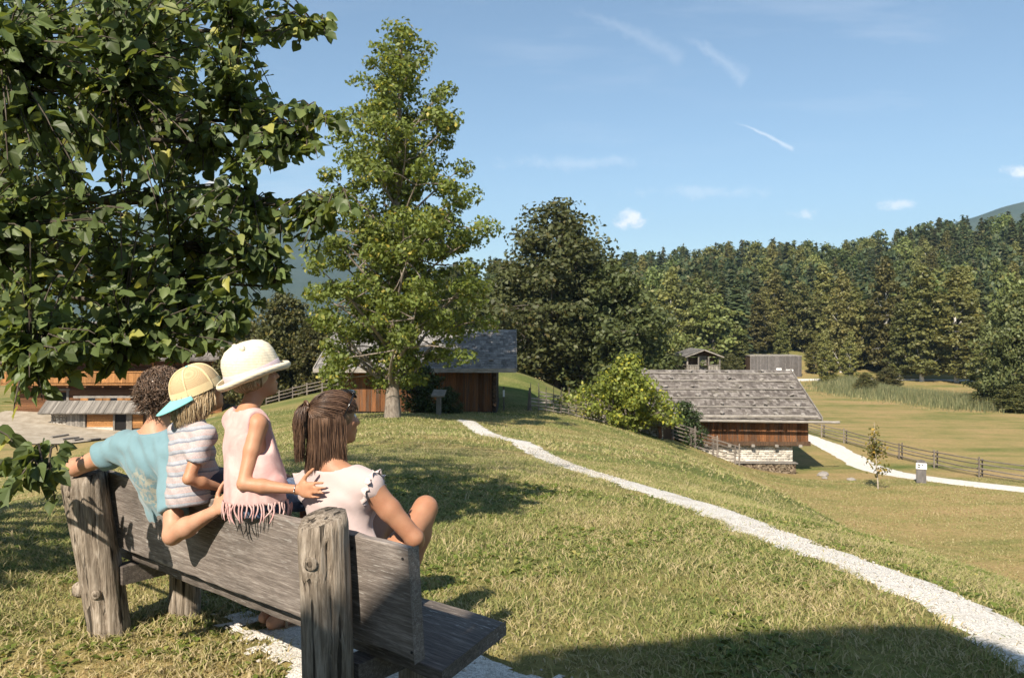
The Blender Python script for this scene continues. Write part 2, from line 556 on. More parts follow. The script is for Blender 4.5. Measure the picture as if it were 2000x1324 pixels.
col = g.ramp(f_, [(0.46, (0.10, 0.125, 0.032)), (0.55, (0.17, 0.17, 0.055)), (0.64, (0.27, 0.215, 0.085)), (0.74, (0.34, 0.24, 0.11))])
col = g.mix(1.0, col, g.ramp(fine, [(0.28, 0.55), (0.72, 1.35)]), 'MULTIPLY')
finish(g, col, 0.95, g.bump(fine, 0.6, 0.05), 0.1)
MEADOW = m
ground = mesh_obj('ground', gv, quads, MEADOW, smooth=True)
ground['kind'] = 'structure'
del gv, quads

# gravel
m, g = newmat('gravel')
co = g.n('ShaderNodeNewGeometry').outputs['Position']
v1 = g.voronoi(co, 120, out='Color')
v1d = g.voronoi(co, 120)
v2 = g.noise(co, 3.0, 4, 0.6)
gr_ = g.sep(v1)[0]
col = g.ramp(gr_, [(0.0, (0.42, 0.39, 0.35)), (0.5, (0.66, 0.62, 0.56)), (1.0, (0.82, 0.79, 0.73))])
col = g.mix(g.remap(v2, 0.5, 0.72, 0, 0.5), col, (0.36, 0.31, 0.23))
finish(g, col, 0.9, g.bump(g.math('SUBTRACT', 0.6, v1d), 0.7, 0.008), 0.15)
GRAVEL = m

def strip(line, half, name, label, lift=0.02, cross=7, rag=0.12, rs=2.2):
    line = np.asarray(line); half = np.broadcast_to(half, (len(line),))
    t = np.gradient(line, axis=0); t /= np.linalg.norm(t, axis=1)[:, None]
    nrm = np.column_stack([-t[:, 1], t[:, 0]])
    k = np.linspace(-1, 1, cross)
    arc = np.concatenate([[0], np.cumsum(np.linalg.norm(np.diff(line, axis=0), axis=1))])
    hl = half * (1 + rag * 2 * (vnoise(arc, 3.1, rs) - 0.5) + rag * 2 * (vnoise(arc, 7.7, rs * 4) - 0.5))
    hr = half * (1 + rag * 2 * (vnoise(arc, 13.1, rs) - 0.5) + rag * 2 * (vnoise(arc, 17.7, rs * 4) - 0.5))
    V = []
    for kk in k:
        w = np.where(kk < 0, hl, hr) * kk
        V.append(line + nrm * w[:, None])
    V = np.stack(V, 1)
    x = V[..., 0].ravel(); y = V[..., 1].ravel()
    edge = np.tile(1 - np.abs(k) ** 6, len(line))
    z = H(x, y) + 0.05 * (vnoise(x, y, 0.45) - 0.5) * np.clip(np.hypot(x, y) / 12 - 0.4, 0, 1) + np.where(edge > 0.05, lift, 0.004)
    n = len(line)
    ii = np.arange(n - 1)[:, None] * cross; jj = np.arange(cross - 1)[None, :]
    q = np.stack([ii + jj, ii + jj + 1, ii + cross + jj + 1, ii + cross + jj], -1).reshape(-1, 4)
    o = mesh_obj(name, np.column_stack([x, y, z]), q, GRAVEL, smooth=True)
    o['kind'] = 'structure'; o['label'] = label
    return o
strip(FOOTPATH, FOOT_W, 'footpath', 'narrow white gravel footpath running down beside the bench', 0.018, 9, 0.24, 2.4)
strip(ROAD, 0.95, 'gravel_road', 'pale gravel track along the rail fence below', 0.05, 7, 0.1, 0.6)
strip(FARROAD, 1.6, 'far_road', 'pale road across the far side of the meadow', 0.12, 5, 0.05, 0.2)

# gravel patch under and in front of the bench
gs = np.arange(-1.1, 2.8, 0.035); gf = np.arange(-0.6, 1.4, 0.035)
S_, F_ = np.meshgrid(gs, gf)
px = B0[0] + BA[0] * S_ + BF[0] * F_; py = B0[1] + BA[1] * S_ + BF[1] * F_
fld = gravel_field(px, py)
pz = H(px.ravel(), py.ravel()).reshape(px.shape) + np.clip(fld * 0.05, -0.01, 0.012) + 0.004
keep = fld > -0.06
idx = np.arange(px.size).reshape(px.shape)
q = np.stack([idx[:-1, :-1], idx[:-1, 1:], idx[1:, 1:], idx[1:, :-1]], -1).reshape(-1, 4)
kq = (keep[:-1, :-1] & keep[:-1, 1:] & keep[1:, 1:] & keep[1:, :-1]).ravel()
gp = mesh_obj('gravel_patch', np.column_stack([px.ravel(), py.ravel(), pz.ravel()]), q[kq][:, ::-1], GRAVEL, smooth=True)
gp['kind'] = 'structure'; gp['label'] = 'trodden grey gravel patch under the bench'

# distant mountains
m, g = newmat('far_mountain')
co = g.n('ShaderNodeNewGeometry').outputs['Position']
n1 = g.noise(g.mapping(co, scale=(1, 1, 1.6)), 0.004, 6, 0.65)
zz = g.sep(co)[2]
col = g.ramp(n1, [(0.35, (0.03, 0.045, 0.028)), (0.6, (0.05, 0.065, 0.04)), (0.75, (0.10, 0.105, 0.08))])
rock = g.remap(g.math('ADD', zz, g.math('MULTIPLY', n1, 500.0)), 780, 900)
col = g.mix(rock, col, (0.42, 0.41, 0.40))
finish(g, col, 0.95, None, 0.1)
def mountain(name, profile, Y, depth, label, amp):
    us = np.array([p[0] for p in profile], float); vs = np.array([p[1] for p in profile], float)
    uu = np.linspace(us[0], us[-1], 180)
    zr = CAMZ + (CV - np.interp(uu, us, vs)) / F * Y
    xr = (uu - CU) / F * Y
    rows = []
    K = 26
    for k in range(K):
        t = k / (K - 1)                       # 0 foot in front, 1 ridge, then the back
        y = Y - depth * (1 - t)
        x = xr
        prof = t ** 1.25
        nz = (vnoise(x / 170 + 3, np.full_like(x, y / 170), 1.0) - 0.5) + 0.5 * (vnoise(x / 70, np.full_like(x, y / 70), 1.0) - 0.5)
        z = -15 + (zr + 15) * prof + amp * nz * min(1, t * 4) * (0.3 + prof) * (1 - 0.75 * t) - (60 if k == 0 else 0)
        rows.append(np.column_stack([x, np.full_like(x, y), z]))
    rows.append(np.column_stack([xr, np.full_like(xr, Y + depth), np.full_like(xr, -15.0)]))
    V = np.concatenate(rows); n = len(uu); R = len(rows)
    ii = np.arange(R - 1)[:, None] * n; jj = np.arange(n - 1)[None, :]
    q = np.stack([ii + jj, ii + jj + 1, ii + n + jj + 1, ii + n + jj], -1).reshape(-1, 4)
    o = mesh_obj(name, V, q, MATS['far_mountain'], smooth=True)
    o['kind'] = 'structure'; o['label'] = label
mountain('mountain', [(-900, 420), (-300, 380), (100, 440), (330, 400), (480, 445), (560, 425), (640, 470), (760, 500), (900, 545), (1100, 575), (1300, 590)], 3000, 1500, 'hazy blue wooded mountain behind the trees on the left', 95)
mountain('mountain', [(200, 470), (420, 350), (560, 415), (640, 410), (720, 480), (860, 530), (1000, 560)], 4200, 1300, 'pale far mountain ridge above the wooded one', 130)
mountain('mountain', [(1300, 590), (1700, 500), (1880, 428), (1960, 404), (2050, 380), (2200, 350), (2600, 330), (3000, 400)], 2400, 1000, 'blue mountain top showing over the forest at the right edge', 50)
# ------------------------------------------------------------------ building materials
W_BARN = wood('barn_board', (0.03, 0.014, 0.008), (0.135, 0.056, 0.024), (0.30, 0.135, 0.055), 'z', 3.0, 16, 0.85, 0.5, 0.45, ((0.075, 0.062, 0.05), 0.75))
W_DARK = wood('dark_board', (0.018, 0.012, 0.009), (0.06, 0.036, 0.022), (0.12, 0.075, 0.045), 'z', 3.0, 16, 0.85, 0.5, 0.35)
W_LOG = wood('log_wall', (0.04, 0.02, 0.01), (0.15, 0.068, 0.03), (0.29, 0.14, 0.065), 'x', 3.0, 14, 0.85, 0.5, 0.4)
W_HONEY = wood('honey_board', (0.12, 0.05, 0.018), (0.30, 0.14, 0.05), (0.44, 0.23, 0.09), 'z', 3.0, 14, 0.8, 0.4, 0.35)
W_GREY = wood('grey_timber', (0.09, 0.08, 0.07), (0.21, 0.19, 0.165), (0.36, 0.33, 0.30), 'x', 3.0, 14, 0.9, 0.5, 0.3)
W_GREYZ = wood('grey_timber_upright', (0.08, 0.07, 0.06), (0.19, 0.17, 0.145), (0.33, 0.30, 0.27), 'z', 3.0, 14, 0.9, 0.5, 0.3)
def shingle_mat(name, a, b, c):
    m, g = newmat(name)
    geo = g.n('ShaderNodeNewGeometry')
    co = objcoord(g)
    n = g.noise(g.mapping(co, scale=(18, 2.5, 2.5)), 2.0, 6, 0.7)
    col = g.ramp(geo.outputs['Random Per Island'], [(0, a), (0.5, b), (1, c)])
    col = g.mix(1.0, col, g.ramp(n, [(0.3, 0.6), (0.7, 1.3)]), 'MULTIPLY')
    moss = g.remap(g.noise(co, 1.1, 5, 0.7), 0.56, 0.7, 0, 0.4)
    col = g.mix(moss, col, (0.13, 0.12, 0.08))
    finish(g, col, 0.9, g.bump(n, 0.5, 0.02), 0.2)
    return m
M_SHINGLE = shingle_mat('shingle', (0.085, 0.073, 0.066), (0.15, 0.132, 0.12), (0.235, 0.212, 0.195))
M_SHINGLE2 = shingle_mat('old_shingle', (0.12, 0.115, 0.112), (0.195, 0.185, 0.178), (0.29, 0.275, 0.262))
M_BLACK = plain('dark_inside', (0.012, 0.010, 0.009), 0.95, 10, 0.2, 0)
m, g = newmat('whitewashed_stone')
geo = g.n('ShaderNodeNewGeometry')
col = g.ramp(geo.outputs['Random Per Island'], [(0, (0.30, 0.27, 0.23)), (0.35, (0.46, 0.42, 0.36)), (1, (0.64, 0.60, 0.53))])
n = g.noise(objcoord(g), 7, 6, 0.7)
col = g.mix(1.0, col, g.ramp(n, [(0.3, 0.7), (0.7, 1.15)]), 'MULTIPLY')
finish(g, col, 0.95, g.bump(n, 0.6, 0.03), 0.1)
M_STONE = m
M_MORTAR = plain('mortar', (0.50, 0.46, 0.40), 0.95, 14, 0.3, 0.5, 0.1)
M_ROCK = plain('boulder', (0.27, 0.245, 0.22), 0.95, 9, 0.35, 0.6, 0.1, bd=0.03)
M_GLASS = plain('dark_pane', (0.02, 0.022, 0.025), 0.12, 8, 0.1, 0, 0.6)
M_FIRE = shingle_mat('firewood_end', (0.10, 0.075, 0.05), (0.19, 0.145, 0.10), (0.30, 0.24, 0.17))
M_WHITE = plain('white_board', (0.78, 0.78, 0.76), 0.6, 12, 0.06, 0)
M_INK = plain('dark_print', (0.03, 0.03, 0.03), 0.7, 12, 0.1, 0)

def boards(parent, x0, x1, z0, z1, y, mat, w=0.2, name='board', wob=0.03, lowvar=0.06, thick=0.03, lab=None):
    """upright boards side by side on a wall that faces -y, each an object"""
    x = x0
    protos = []
    for k in range(4):
        b = MB()
        e = random.uniform(-0.004, 0.004)
        b.box(-0.5, 0.5, -thick, 0, 0, 1.0)
        protos.append(mesh_data(name, np.concatenate(b.v), b.f, mat))
    while x < x1 - 0.02:
        ww = min(w * random.uniform(0.75, 1.3), x1 - x)
        o = link(name, random.choice(protos), parent, (x + ww / 2, y + random.uniform(-0.012, 0.0), z0 - random.uniform(0, lowvar)))
        o.scale = (ww - 0.012, 1, z1 - o.location.z)
        x += ww

def logs(parent, x0, x1, z0, z1, y, mat, h=0.24, name='log', gaps=()):
    """horizontal logs on a wall that faces -y, each an object; gaps = openings (xa, xb, za, zb)"""
    b = MB(); b.box(-0.5, 0.5, -0.06, 0.06, -0.5, 0.5)
    v = np.concatenate(b.v)
    pr = mesh_data(name, v, b.f, mat)
    n = max(1, round((z1 - z0) / h)); h = (z1 - z0) / n
    for k in range(n):
        za = z0 + k * h
        segs = [(x0, x1)]
        for (xa, xb, ga, gb) in gaps:
            if za + h * 0.5 > ga and za + h * 0.5 < gb:
                segs = [s for (a, c) in segs for s in ((a, min(c, xa)), (max(a, xb), c)) if s[1] - s[0] > 0.05]
        for a, c in segs:
            o = link(name, pr, parent, ((a + c) / 2, y + random.uniform(-0.012, 0.012), za + h / 2))
            o.scale = (c - a, 1, h - 0.02)

def shingles(parent, p0, ex, es, nx_len, ns_len, mat, row=0.32, w=0.22, name='shingle_cover', thick=0.025, rough=0.03):
    """rows of lapped shingles on a sloping plane: p0 eave corner, ex unit along eave, es unit up the slope"""
    p0 = np.array(p0, float); ex = np.array(ex, float); es = np.array(es, float)
    nn = np.cross(ex, es); nn /= np.linalg.norm(nn)
    V = []; Fc = []
    n = 0
    rows = int(ns_len / row)
    for r in range(rows):
        x = -random.uniform(0, w)
        while x < nx_len:
            ww = w * random.uniform(0.6, 1.4)
            xa, xb = max(0, x), min(nx_len, x + ww - 0.012)
            x += ww
            if xb - xa < 0.02: continue
            s0 = r * row - random.uniform(0, rough) + (0.0 if r else -0.02); s1 = min((r + 1) * row + 0.1, ns_len)
            l0 = 0.045 + random.uniform(0, 0.018); l1 = 0.008 + random.uniform(0, 0.006)
            q = [p0 + ex * a + es * s + nn * l for (a, s, l) in ((xa, s0, l0), (xb, s0, l0), (xb, s1, l1), (xa, s1, l1), (xa, s0, l0 - thick), (xb, s0, l0 - thick))]
            V += q
            Fc += [(n, n + 1, n + 2, n + 3), (n + 4, n + 5, n + 1, n)]
            n += 6
    o = mesh_obj(name, np.array(V), np.array(Fc), mat, parent)
    o['kind'] = 'stuff'
    return o

def slab(parent, name, p0, ex, es, L, S, mat, th=0.08):
    p0 = np.array(p0, float); ex = np.array(ex, float); es = np.array(es, float)
    nn = np.cross(ex, es); nn /= np.linalg.norm(nn)
    c = [p0, p0 + ex * L, p0 + ex * L + es * S, p0 + es * S]
    v = c + [q - nn * th for q in c]
    f = [(0, 1, 2, 3), (7, 6, 5, 4), (0, 4, 5, 1), (1, 5, 6, 2), (2, 6, 7, 3), (3, 7, 4, 0)]
    return mesh_obj(name, v, f, mat, parent)

def rockmesh(name, seed, mat, flat=0.7):
    import bmesh
    bm = bmesh.new()
    bmesh.ops.create_icosphere(bm, subdivisions=2, radius=1.0)
    r = random.Random(seed)
    k = [Vector((r.uniform(-1, 1), r.uniform(-1, 1), r.uniform(-1, 1))).normalized() for _ in range(7)]
    for v in bm.verts:
        c = v.co.copy()
        d = 1.0
        for q in k:
            t = c.dot(q)
            if t > 0.55: d = min(d, 0.6 / t + 0.08)
        v.co = c * d * r.uniform(0.95, 1.04)
        v.co.z *= flat
    me = bpy.data.meshes.new(name)
    bm.to_mesh(me); bm.free()
    me.materials.append(mat)
    return me

# ------------------------------------------------------------------ small barn behind the maple
zb = -2.75
t = thing('plank_barn', 'low brown plank barn with grey shingle roof behind the tall maple', 'barn', (-8.6, 40.0, zb))
Lb, Db, eh = 7.85, 7.6, 2.35
b = MB(); b.box(0.05, Lb - 0.05, 0.06, Db, 0.18, eh); b.prism([(0.05, eh), (Lb - 0.05, eh), (Lb - 0.05, eh + 0.01), (0.05, eh + 0.01)], 0.06, Db)
b.build('wall', W_DARK, t)
b = MB(); b.box(0.0, Lb, 0.1, Db - 0.05, -1.2, 0.17)
b.build('foundation', plain('gap_shade_stone', (0.07, 0.065, 0.06), 0.95, 6, 0.4, 0.5, 0.1, bd=0.03), t)  # dark colour paints in the shaded gap under the boards
boards(t, 0.0, Lb - 0.25, 0.16, eh - 0.02, 0.055, W_BARN, 0.24, lowvar=0.03)
b = MB()
for k in range(10):   # log ends at the right corner
    lg = MB(); lg.tube([(Lb - 0.12, -0.22, 0.3 + k * 0.215), (Lb - 0.12, 0.4, 0.3 + k * 0.215)], 0.10, 7)
    lg.build('log_end', W_DARK, t)
ang_ = math.atan2(1.9, 4.8)
es = np.array((0, math.cos(ang_), math.sin(ang_))); S = 5.25
p0 = np.array((-1.15, -0.85, eh - 0.05))
Lr = 9.95
rf = slab(t, 'roof', p0, (1, 0, 0), es, Lr, S, W_GREY, 0.06)
shingles(rf, p0, (1, 0, 0), es, Lr, S, M_SHINGLE2, 0.30, 0.20)
pb = p0 + es * S
es2 = np.array((0, -math.cos(ang_), math.sin(ang_)))
slab(t, 'rear_roof', np.array((Lr - 1.15, pb[1] + S * math.cos(ang_), p0[2])), (-1, 0, 0), es2, Lr, S, M_SHINGLE2, 0.06)
b = MB(); b.box(-1.15, Lr - 1.15, -0.93, -0.86, eh - 0.2, eh + 0.0); b.build('eave_board', W_GREY, t)
for xx in (-1.17, Lr - 1.15):
    b = MB()
    v = np.array([p0 + (0, -0.05, -0.12), p0 + es * S + (0, 0, -0.12), p0 + es * S + (0, 0, 0.06), p0 + (0, -0.05, 0.08)])
    v[:, 0] = xx; v2 = v.copy(); v2[:, 0] += 0.05
    b.add(np.vstack([v, v2]), [(3, 2, 1, 0), (4, 5, 6, 7), (0, 1, 5, 4), (1, 2, 6, 5), (2, 3, 7, 6), (3, 0, 4, 7)])
    b.build('verge_board', W_GREY, t)
for xx in (0, Lb):   # gable triangles
    b = MB(); gy = p0[1] + S * math.cos(ang_)
    b.add([(xx, 0.06, eh), (xx, Db, eh), (xx, gy, p0[2] + S * math.sin(ang_) - 0.12)] , [(0, 1, 2)])
    b.build('gable', W_DARK, t)
for xx in (1.0, 3.6, 6.4, Lb + 0.4):
    b = MB(); b.tube([(xx, -0.8, eh - 0.16), (xx, 0.5, eh + 0.25)], 0.06, 6); b.build('rafter', W_DARK, t)
for k in range(7):
    o = link('roof_stone', rockmesh('roof_stone', 40 + k, M_ROCK, 0.6), t, tuple(p0 + np.array((1, 0, 0)) * random.uniform(1, 9) + es * random.choice((0.9, 2.4, 4.3)) + np.array((0, -0.03, 0.11))))
    o.scale = (0.13, 0.11, 0.11)

# ------------------------------------------------------------------ stone and plank barn down the slope
RZ2 = math.radians(-2.5)
L2, D2 = 9.8, 11.0
t = thing('stone_barn', 'barn with shingle roof, orange-brown plank upper floor and white stone base', 'barn', (18.4, 49.5, -7.42), RZ2)
# local x runs from -L2 (left) to 0 (right corner), y from 0 (front) to D2
def jit_stone_wall(parent, name, x0, x1, z0, z1, y, face=-1):
    """one coat of uneven stones, too small to pick apart"""
    b = MB(); z = z0
    V = []; Fc = []; n = 0
    while z < z1:
        h = random.uniform(0.1, 0.2); x = x0 - random.uniform(0, 0.2)
        while x < x1:
            w = random.uniform(0.12, 0.36)
            a, c = max(x, x0), min(x + w - 0.02, x1); x += w
            if c - a < 0.04: continue
            zz = min(z + h - 0.02, z1); d = random.uniform(0.02, 0.07)
            j = lambda: random.uniform(-0.02, 0.02)
            V += [(a, y, z), (c, y, z), (c, y, zz), (a, y, zz), (a + 0.03 + j(), y - d, z + 0.025), (c - 0.03 + j(), y - d, z + 0.025 + j()), (c - 0.03, y - d, zz - 0.02 + j()), (a + 0.03, y - d + j() * 0.5, zz - 0.02)]
            Fc += [(n + 4, n + 5, n + 6, n + 7), (n, n + 1, n + 5, n + 4), (n + 1, n + 2, n + 6, n + 5), (n + 2, n + 3, n + 7, n + 6), (n + 3, n, n + 4, n + 7)]
            n += 8
        z += h
    o = mesh_obj(name, np.array(V), np.array(Fc), M_STONE, parent)
    o['kind'] = 'stuff'
    return o
b = MB(); b.box(-L2 - 0.3, -0.85, 0.35, D2 - 0.4, -0.8, 1.62)
base = b.build('stone_base', M_MORTAR, t)
jit_stone_wall(base, 'wall_stone', -L2 - 0.3, -0.85, -0.1, 1.6, 0.35)
b = MB(); b.box(-L2, -0.02, 0.04, D2, 1.95, 3.4); b.build('wall', W_DARK, t)
b = MB(); b.box(-L2 - 0.2, 0.15, -0.02, 0.25, 1.68, 1.94); b.build('sill_beam', W_DARK, t)
b = MB(); b.box(-0.25, 0.12, 0.26, D2, 1.69, 1.93); b.build('sill_beam', W_DARK, t)
for xx in np.linspace(-L2 + 0.6, -0.5, 7):
    b = MB(); b.box(xx - 0.1, xx + 0.1, -0.14, 0.6, 1.615, 1.675 + 0.09); b.build('floor_joist_end', W_GREY, t)
boards(t, -L2, 0.0, 1.88, 3.38, 0.035, W_BARN, 0.21, lowvar=0.05)
for k in range(40):   # right gable end boards
    b = MB(); y = 0.05 + k * 0.27
    if y > D2: break
    b.box(0.0, 0.03, y, y + 0.255, 1.9, 3.4 + (2.62 * (1 - abs(y + 0.13 - 5.5) / 5.6))*0.97); b.build('gable_board', W_BARN, t)
ang2 = math.atan2(2.67, 6.3); es = np.array((0, math.cos(ang2), math.sin(ang2))); S2 = 6.84
p0 = np.array((-L2 - 0.6, -0.8, 3.43)); Lr2 = L2 + 0.6 + 0.55
rf = slab(t, 'roof', p0, (1, 0, 0), es, Lr2, S2, W_GREY, 0.07)
shingles(rf, p0, (1, 0, 0), es, Lr2, S2, M_SHINGLE, 0.29, 0.2, rough=0.08)
pb = p0 + es * S2
slab(t, 'rear_roof', np.array((0.55, pb[1] + S2 * math.cos(ang2), p0[2])), (-1, 0, 0), np.array((0, -math.cos(ang2), math.sin(ang2))), Lr2, S2, M_SHINGLE, 0.07)
nn = np.cross((1, 0, 0), es)
for s_ in (0.12, 1.35, 2.55, 3.75, 4.95, 6.1):   # weight poles across the roof
    q = p0 + es * s_ + nn * 0.10
    b = MB(); xs = np.linspace(0.2, Lr2 - 0.2, 9)
    b.tube([q + np.array((x, 0, 0)) + nn * random.uniform(-0.02, 0.03) + es * random.uniform(-0.03, 0.03) for x in xs], 0.055 if s_ > 0.2 else 0.09, 6)
    b.build('weight_pole', W_GREY, t)
stone_m = [rockmesh('roof_stone', k, M_ROCK, 0.55) for k in range(5)]
for s_ in (0.35, 1.5, 2.7, 3.9, 5.1, 6.3):
    for x in np.arange(0.7, Lr2 - 0.4, 1.55):
        q = p0 + es * (s_ + random.uniform(-0.1, 0.25)) + nn * 0.16 + np.array((x + random.uniform(-0.5, 0.5), 0, 0))
        o = link('roof_stone', random.choice(stone_m), t, tuple(q)); k = random.uniform(0.12, 0.2)
        o.scale = (k * 1.2, k, k); o.rotation_euler = (ang2, 0, random.uniform(0, 6))
b = MB(); q = p0 + np.array((0.0, -0.1, -0.12))
b.tube([q + np.array((-0.2, 0, 0.03)), q + np.array((Lr2 * 0.5, 0, 0.0)), q + np.array((Lr2 + 1.05, 0, -0.06))], 0.085, 7); b.build('wooden_gutter', W_GREY, t)
b = MB()
v = np.array([p0 + (0, -0.05, -0.16), p0 + es * S2 + (0, 0, -0.16), p0 + es * S2 + (0, 0, 0.1), p0 + (0, -0.05, 0.12)])
v[:, 0] = 0.56; v2 = v.copy(); v2[:, 0] += 0.06
b.add(np.vstack([v, v2]), [(3, 2, 1, 0), (4, 5, 6, 7), (0, 1, 5, 4), (1, 2, 6, 5), (2, 3, 7, 6), (3, 0, 4, 7)])
b.build('verge_board', W_GREY, t)
for xx in (-7.6, -4.6, -1.6):
    b = MB(); b.box(xx - 0.08, xx + 0.08, -0.7, 0.2, 3.2, 3.36); b.build('rafter_end', W_GREY, t)

# firewood stacked against the stone base
ws = thing('firewood_stack', 'long low stack of split firewood against the white stone base', 'firewood', tuple(np.array((18.4, 49.5, -7.42)) + np.array((-4.6, -0.35, 0.0))), RZ2)
V = []; Fc = []; n = 0
for k in range(420):
    x = random.uniform(0, 3.6); z = random.uniform(0.0, 0.62); r = random.uniform(0.04, 0.075); d = random.uniform(0, 0.06)
    a = np.linspace(0, 2 * np.pi, 5, endpoint=False) + random.random() * 3
    ring = np.column_stack([x + r * np.cos(a), np.full(5, -0.05 - d), z + r * np.sin(a)]); back = ring + (0, 0.5, 0)
    V += list(ring) + list(back)
    Fc += [tuple(range(n, n + 5))] + [(n + i, n + 5 + i, n + 5 + (i + 1) % 5, n + (i + 1) % 5) for i in range(5)]
    n += 10
o = mesh_obj('split_log', np.array(V), Fc, M_FIRE, ws); o['kind'] = 'stuff'
b = MB(); b.box(0, 3.65, 0.0, 0.5, -0.3, 0.6); b.build('stack_core', W_DARK, ws)
b = MB(); b.box(-0.1, 3.75, -0.16, 0.5, 0.68, 0.72); b.build('cover_board', W_GREY, ws)

# low dry-stone corner and pale boulders round the barn
for (x, y, s, lab) in ((5.1, 47.5, 0.95, 'large pale boulder behind the wattle fence'),):
    o = link('boulder', rockmesh('boulder', 3, plain('pale_rock', (0.55, 0.49, 0.40), 0.95, 3, 0.3, 0.6, 0.1, bd=0.08), 0.85), None, (x, y, Hs(x, y) + 0.25))
    o.scale = (1.1, 0.8, 0.95); tag(o, lab, 'rock')
for (x, y, s, lab) in ((18.8, 48.2, 0.5, 'pale rubble boulder at the right corner of the stone barn'), (19.5, 45.8, 0.3, 'pale stone lying in the lawn left of the sapling'), (18.3, 46.6, 0.22, 'small pale stone on the lawn below the stone barn')):
    o = link('boulder', rockmesh('boulder', int(x * 7), M_ROCK, 0.6), None, (x, y, Hs(x, y) + 0.03))
    o.scale = (s, s * 0.8, s * 0.8); tag(o, lab, 'rock')

# lean-to at the left end of the stone barn
t = thing('stone_shed', 'low shaded stone lean-to at the left end of the stone barn', 'shed', (6.75, 45.6, -4.95), math.radians(-32))
b = MB(); b.box(0, 2.0, 0.0, 1.3, -1.2, 1.15); b.build('wall', W_DARK, t)  # dark boards in place of stone give this wall its shade
jit_stone_wall(t, 'wall_stone', 0, 2.0, -0.6, 1.12, 0.0)
es = np.array((0, math.cos(0.36), math.sin(0.36)))
sr = slab(t, 'roof', (-0.3, -0.35, 1.12), (1, 0, 0), es, 2.6, 1.7, W_GREY, 0.07)
shingles(sr, (-0.3, -0.35, 1.12), (1, 0, 0), es, 2.6, 1.7, M_SHINGLE, 0.3, 0.2)
for xx in (0.1, 1.9):
    b = MB(); b.box(xx - 0.08, xx + 0.08, -0.28, -0.12, -1.2, 1.1); b.build('post', W_BARN, t)

# ------------------------------------------------------------------ granary behind the stone barn
t = thing('granary', 'small grey timber granary with gable roof rising behind the stone barn', 'granary', (17.2, 72, -7.3))
b = MB(); b.box(-1.35, 1.35, 0.35, 4.2, 0, 5.7); b.build('wall', W_GREYZ, t)
b = MB(); b.box(-0.38, 0.38, 0.02, 0.1, 4.55, 6.35); b.build('door', W_GREYZ, t)
b = MB(); b.box(-1.5, 1.5, -0.55, 0.4, 4.5, 4.62); b.build('balcony_floor', W_GREY, t)
for x0_, x1_ in ((-1.5, -0.42), (0.42, 1.5)):
    for k in range(5):
        b = MB(); w = (x1_ - x0_) / 5; b.box(x0_ + k * w + 0.02, x0_ + (k + 1) * w - 0.02, -0.55, -0.51, 4.75, 5.5); b.build('balcony_board', W_GREYZ, t)
    b = MB(); b.box(x0_, x1_, -0.58, -0.48, 5.5, 5.58); b.build('handrail', W_GREY, t)
for xx in (-1.45, 1.45, -0.45, 0.45):
    b = MB(); b.box(xx - 0.06, xx + 0.06, -0.5, -0.38, 4.6, 6.3); b.build('post', W_GREYZ, t)
b = MB(); b.box(-1.2, 1.2, 0.3, 0.36, 4.7, 6.2); b.build('wall_shade_panel', W_DARK, t)  # dark panel over the grey wall puts the balcony shade into colour
b = MB(); b.add([(-1.6, 0.1, 6.28), (1.6, 0.1, 6.28), (0, 0.1, 6.9), (-1.6, 0.3, 6.28), (1.6, 0.3, 6.28), (0, 0.3, 6.9)], [(0, 1, 2), (5, 4, 3), (0, 3, 4, 1), (1, 4, 5, 2), (2, 5, 3, 0)]); b.build('gable', W_DARK, t)
for sg in (-1, 1):
    a_ = math.atan2(0.66, 1.75)
    es = np.array((-sg * math.cos(a_), 0, math.sin(a_)))
    if sg > 0:
        p = (1.75, -0.9, 6.3); ex = (0, 1, 0)
    else:
        p = (-1.75, 4.9, 6.3); ex = (0, -1, 0)
    rf = slab(t, 'roof', p, ex, es, 5.8, 1.86, W_GREY, 0.09)
    shingles(rf, p, ex, es, 5.8, 1.86, M_SHINGLE2, 0.3, 0.22)

# ------------------------------------------------------------------ modern slatted shed across the meadow
t = thing('slatted_shed', 'flat-roofed dark slatted wooden shed on the far road', 'shed', (47.8, 160, -8.5), math.radians(-3))
W_SLAT = wood('dark_slat', (0.05, 0.045, 0.045), (0.115, 0.105, 0.10), (0.19, 0.175, 0.165), 'z', 3.0, 14, 0.85, 0.3, 0.25)
b = MB(); b.box(0, 10.2, 0.0, 7, 0, 4.35); b.build('wall', W_DARK, t)
pr = MB(); pr.box(-0.1, 0.1, -0.06, 0, 0, 4.42); pm = mesh_data('slat', np.concatenate(pr.v), pr.f, W_SLAT)
for k in range(43):
    link('slat', pm, t, (0.12 + k * 0.237, 0, random.uniform(0, 0.05)))
for (a, c, z0, z1) in ((5.2, 6.2, 1.2, 2.0), (7.1, 8.5, 1.1, 1.75)):
    b = MB(); b.box(a, c, -0.09, -0.065, z0, z1); b.build('white_panel', M_WHITE, t)
b = MB(); b.box(-0.1, 10.3, -0.1, 7.1, 4.43, 4.52); b.build('roof', W_GREY, t)

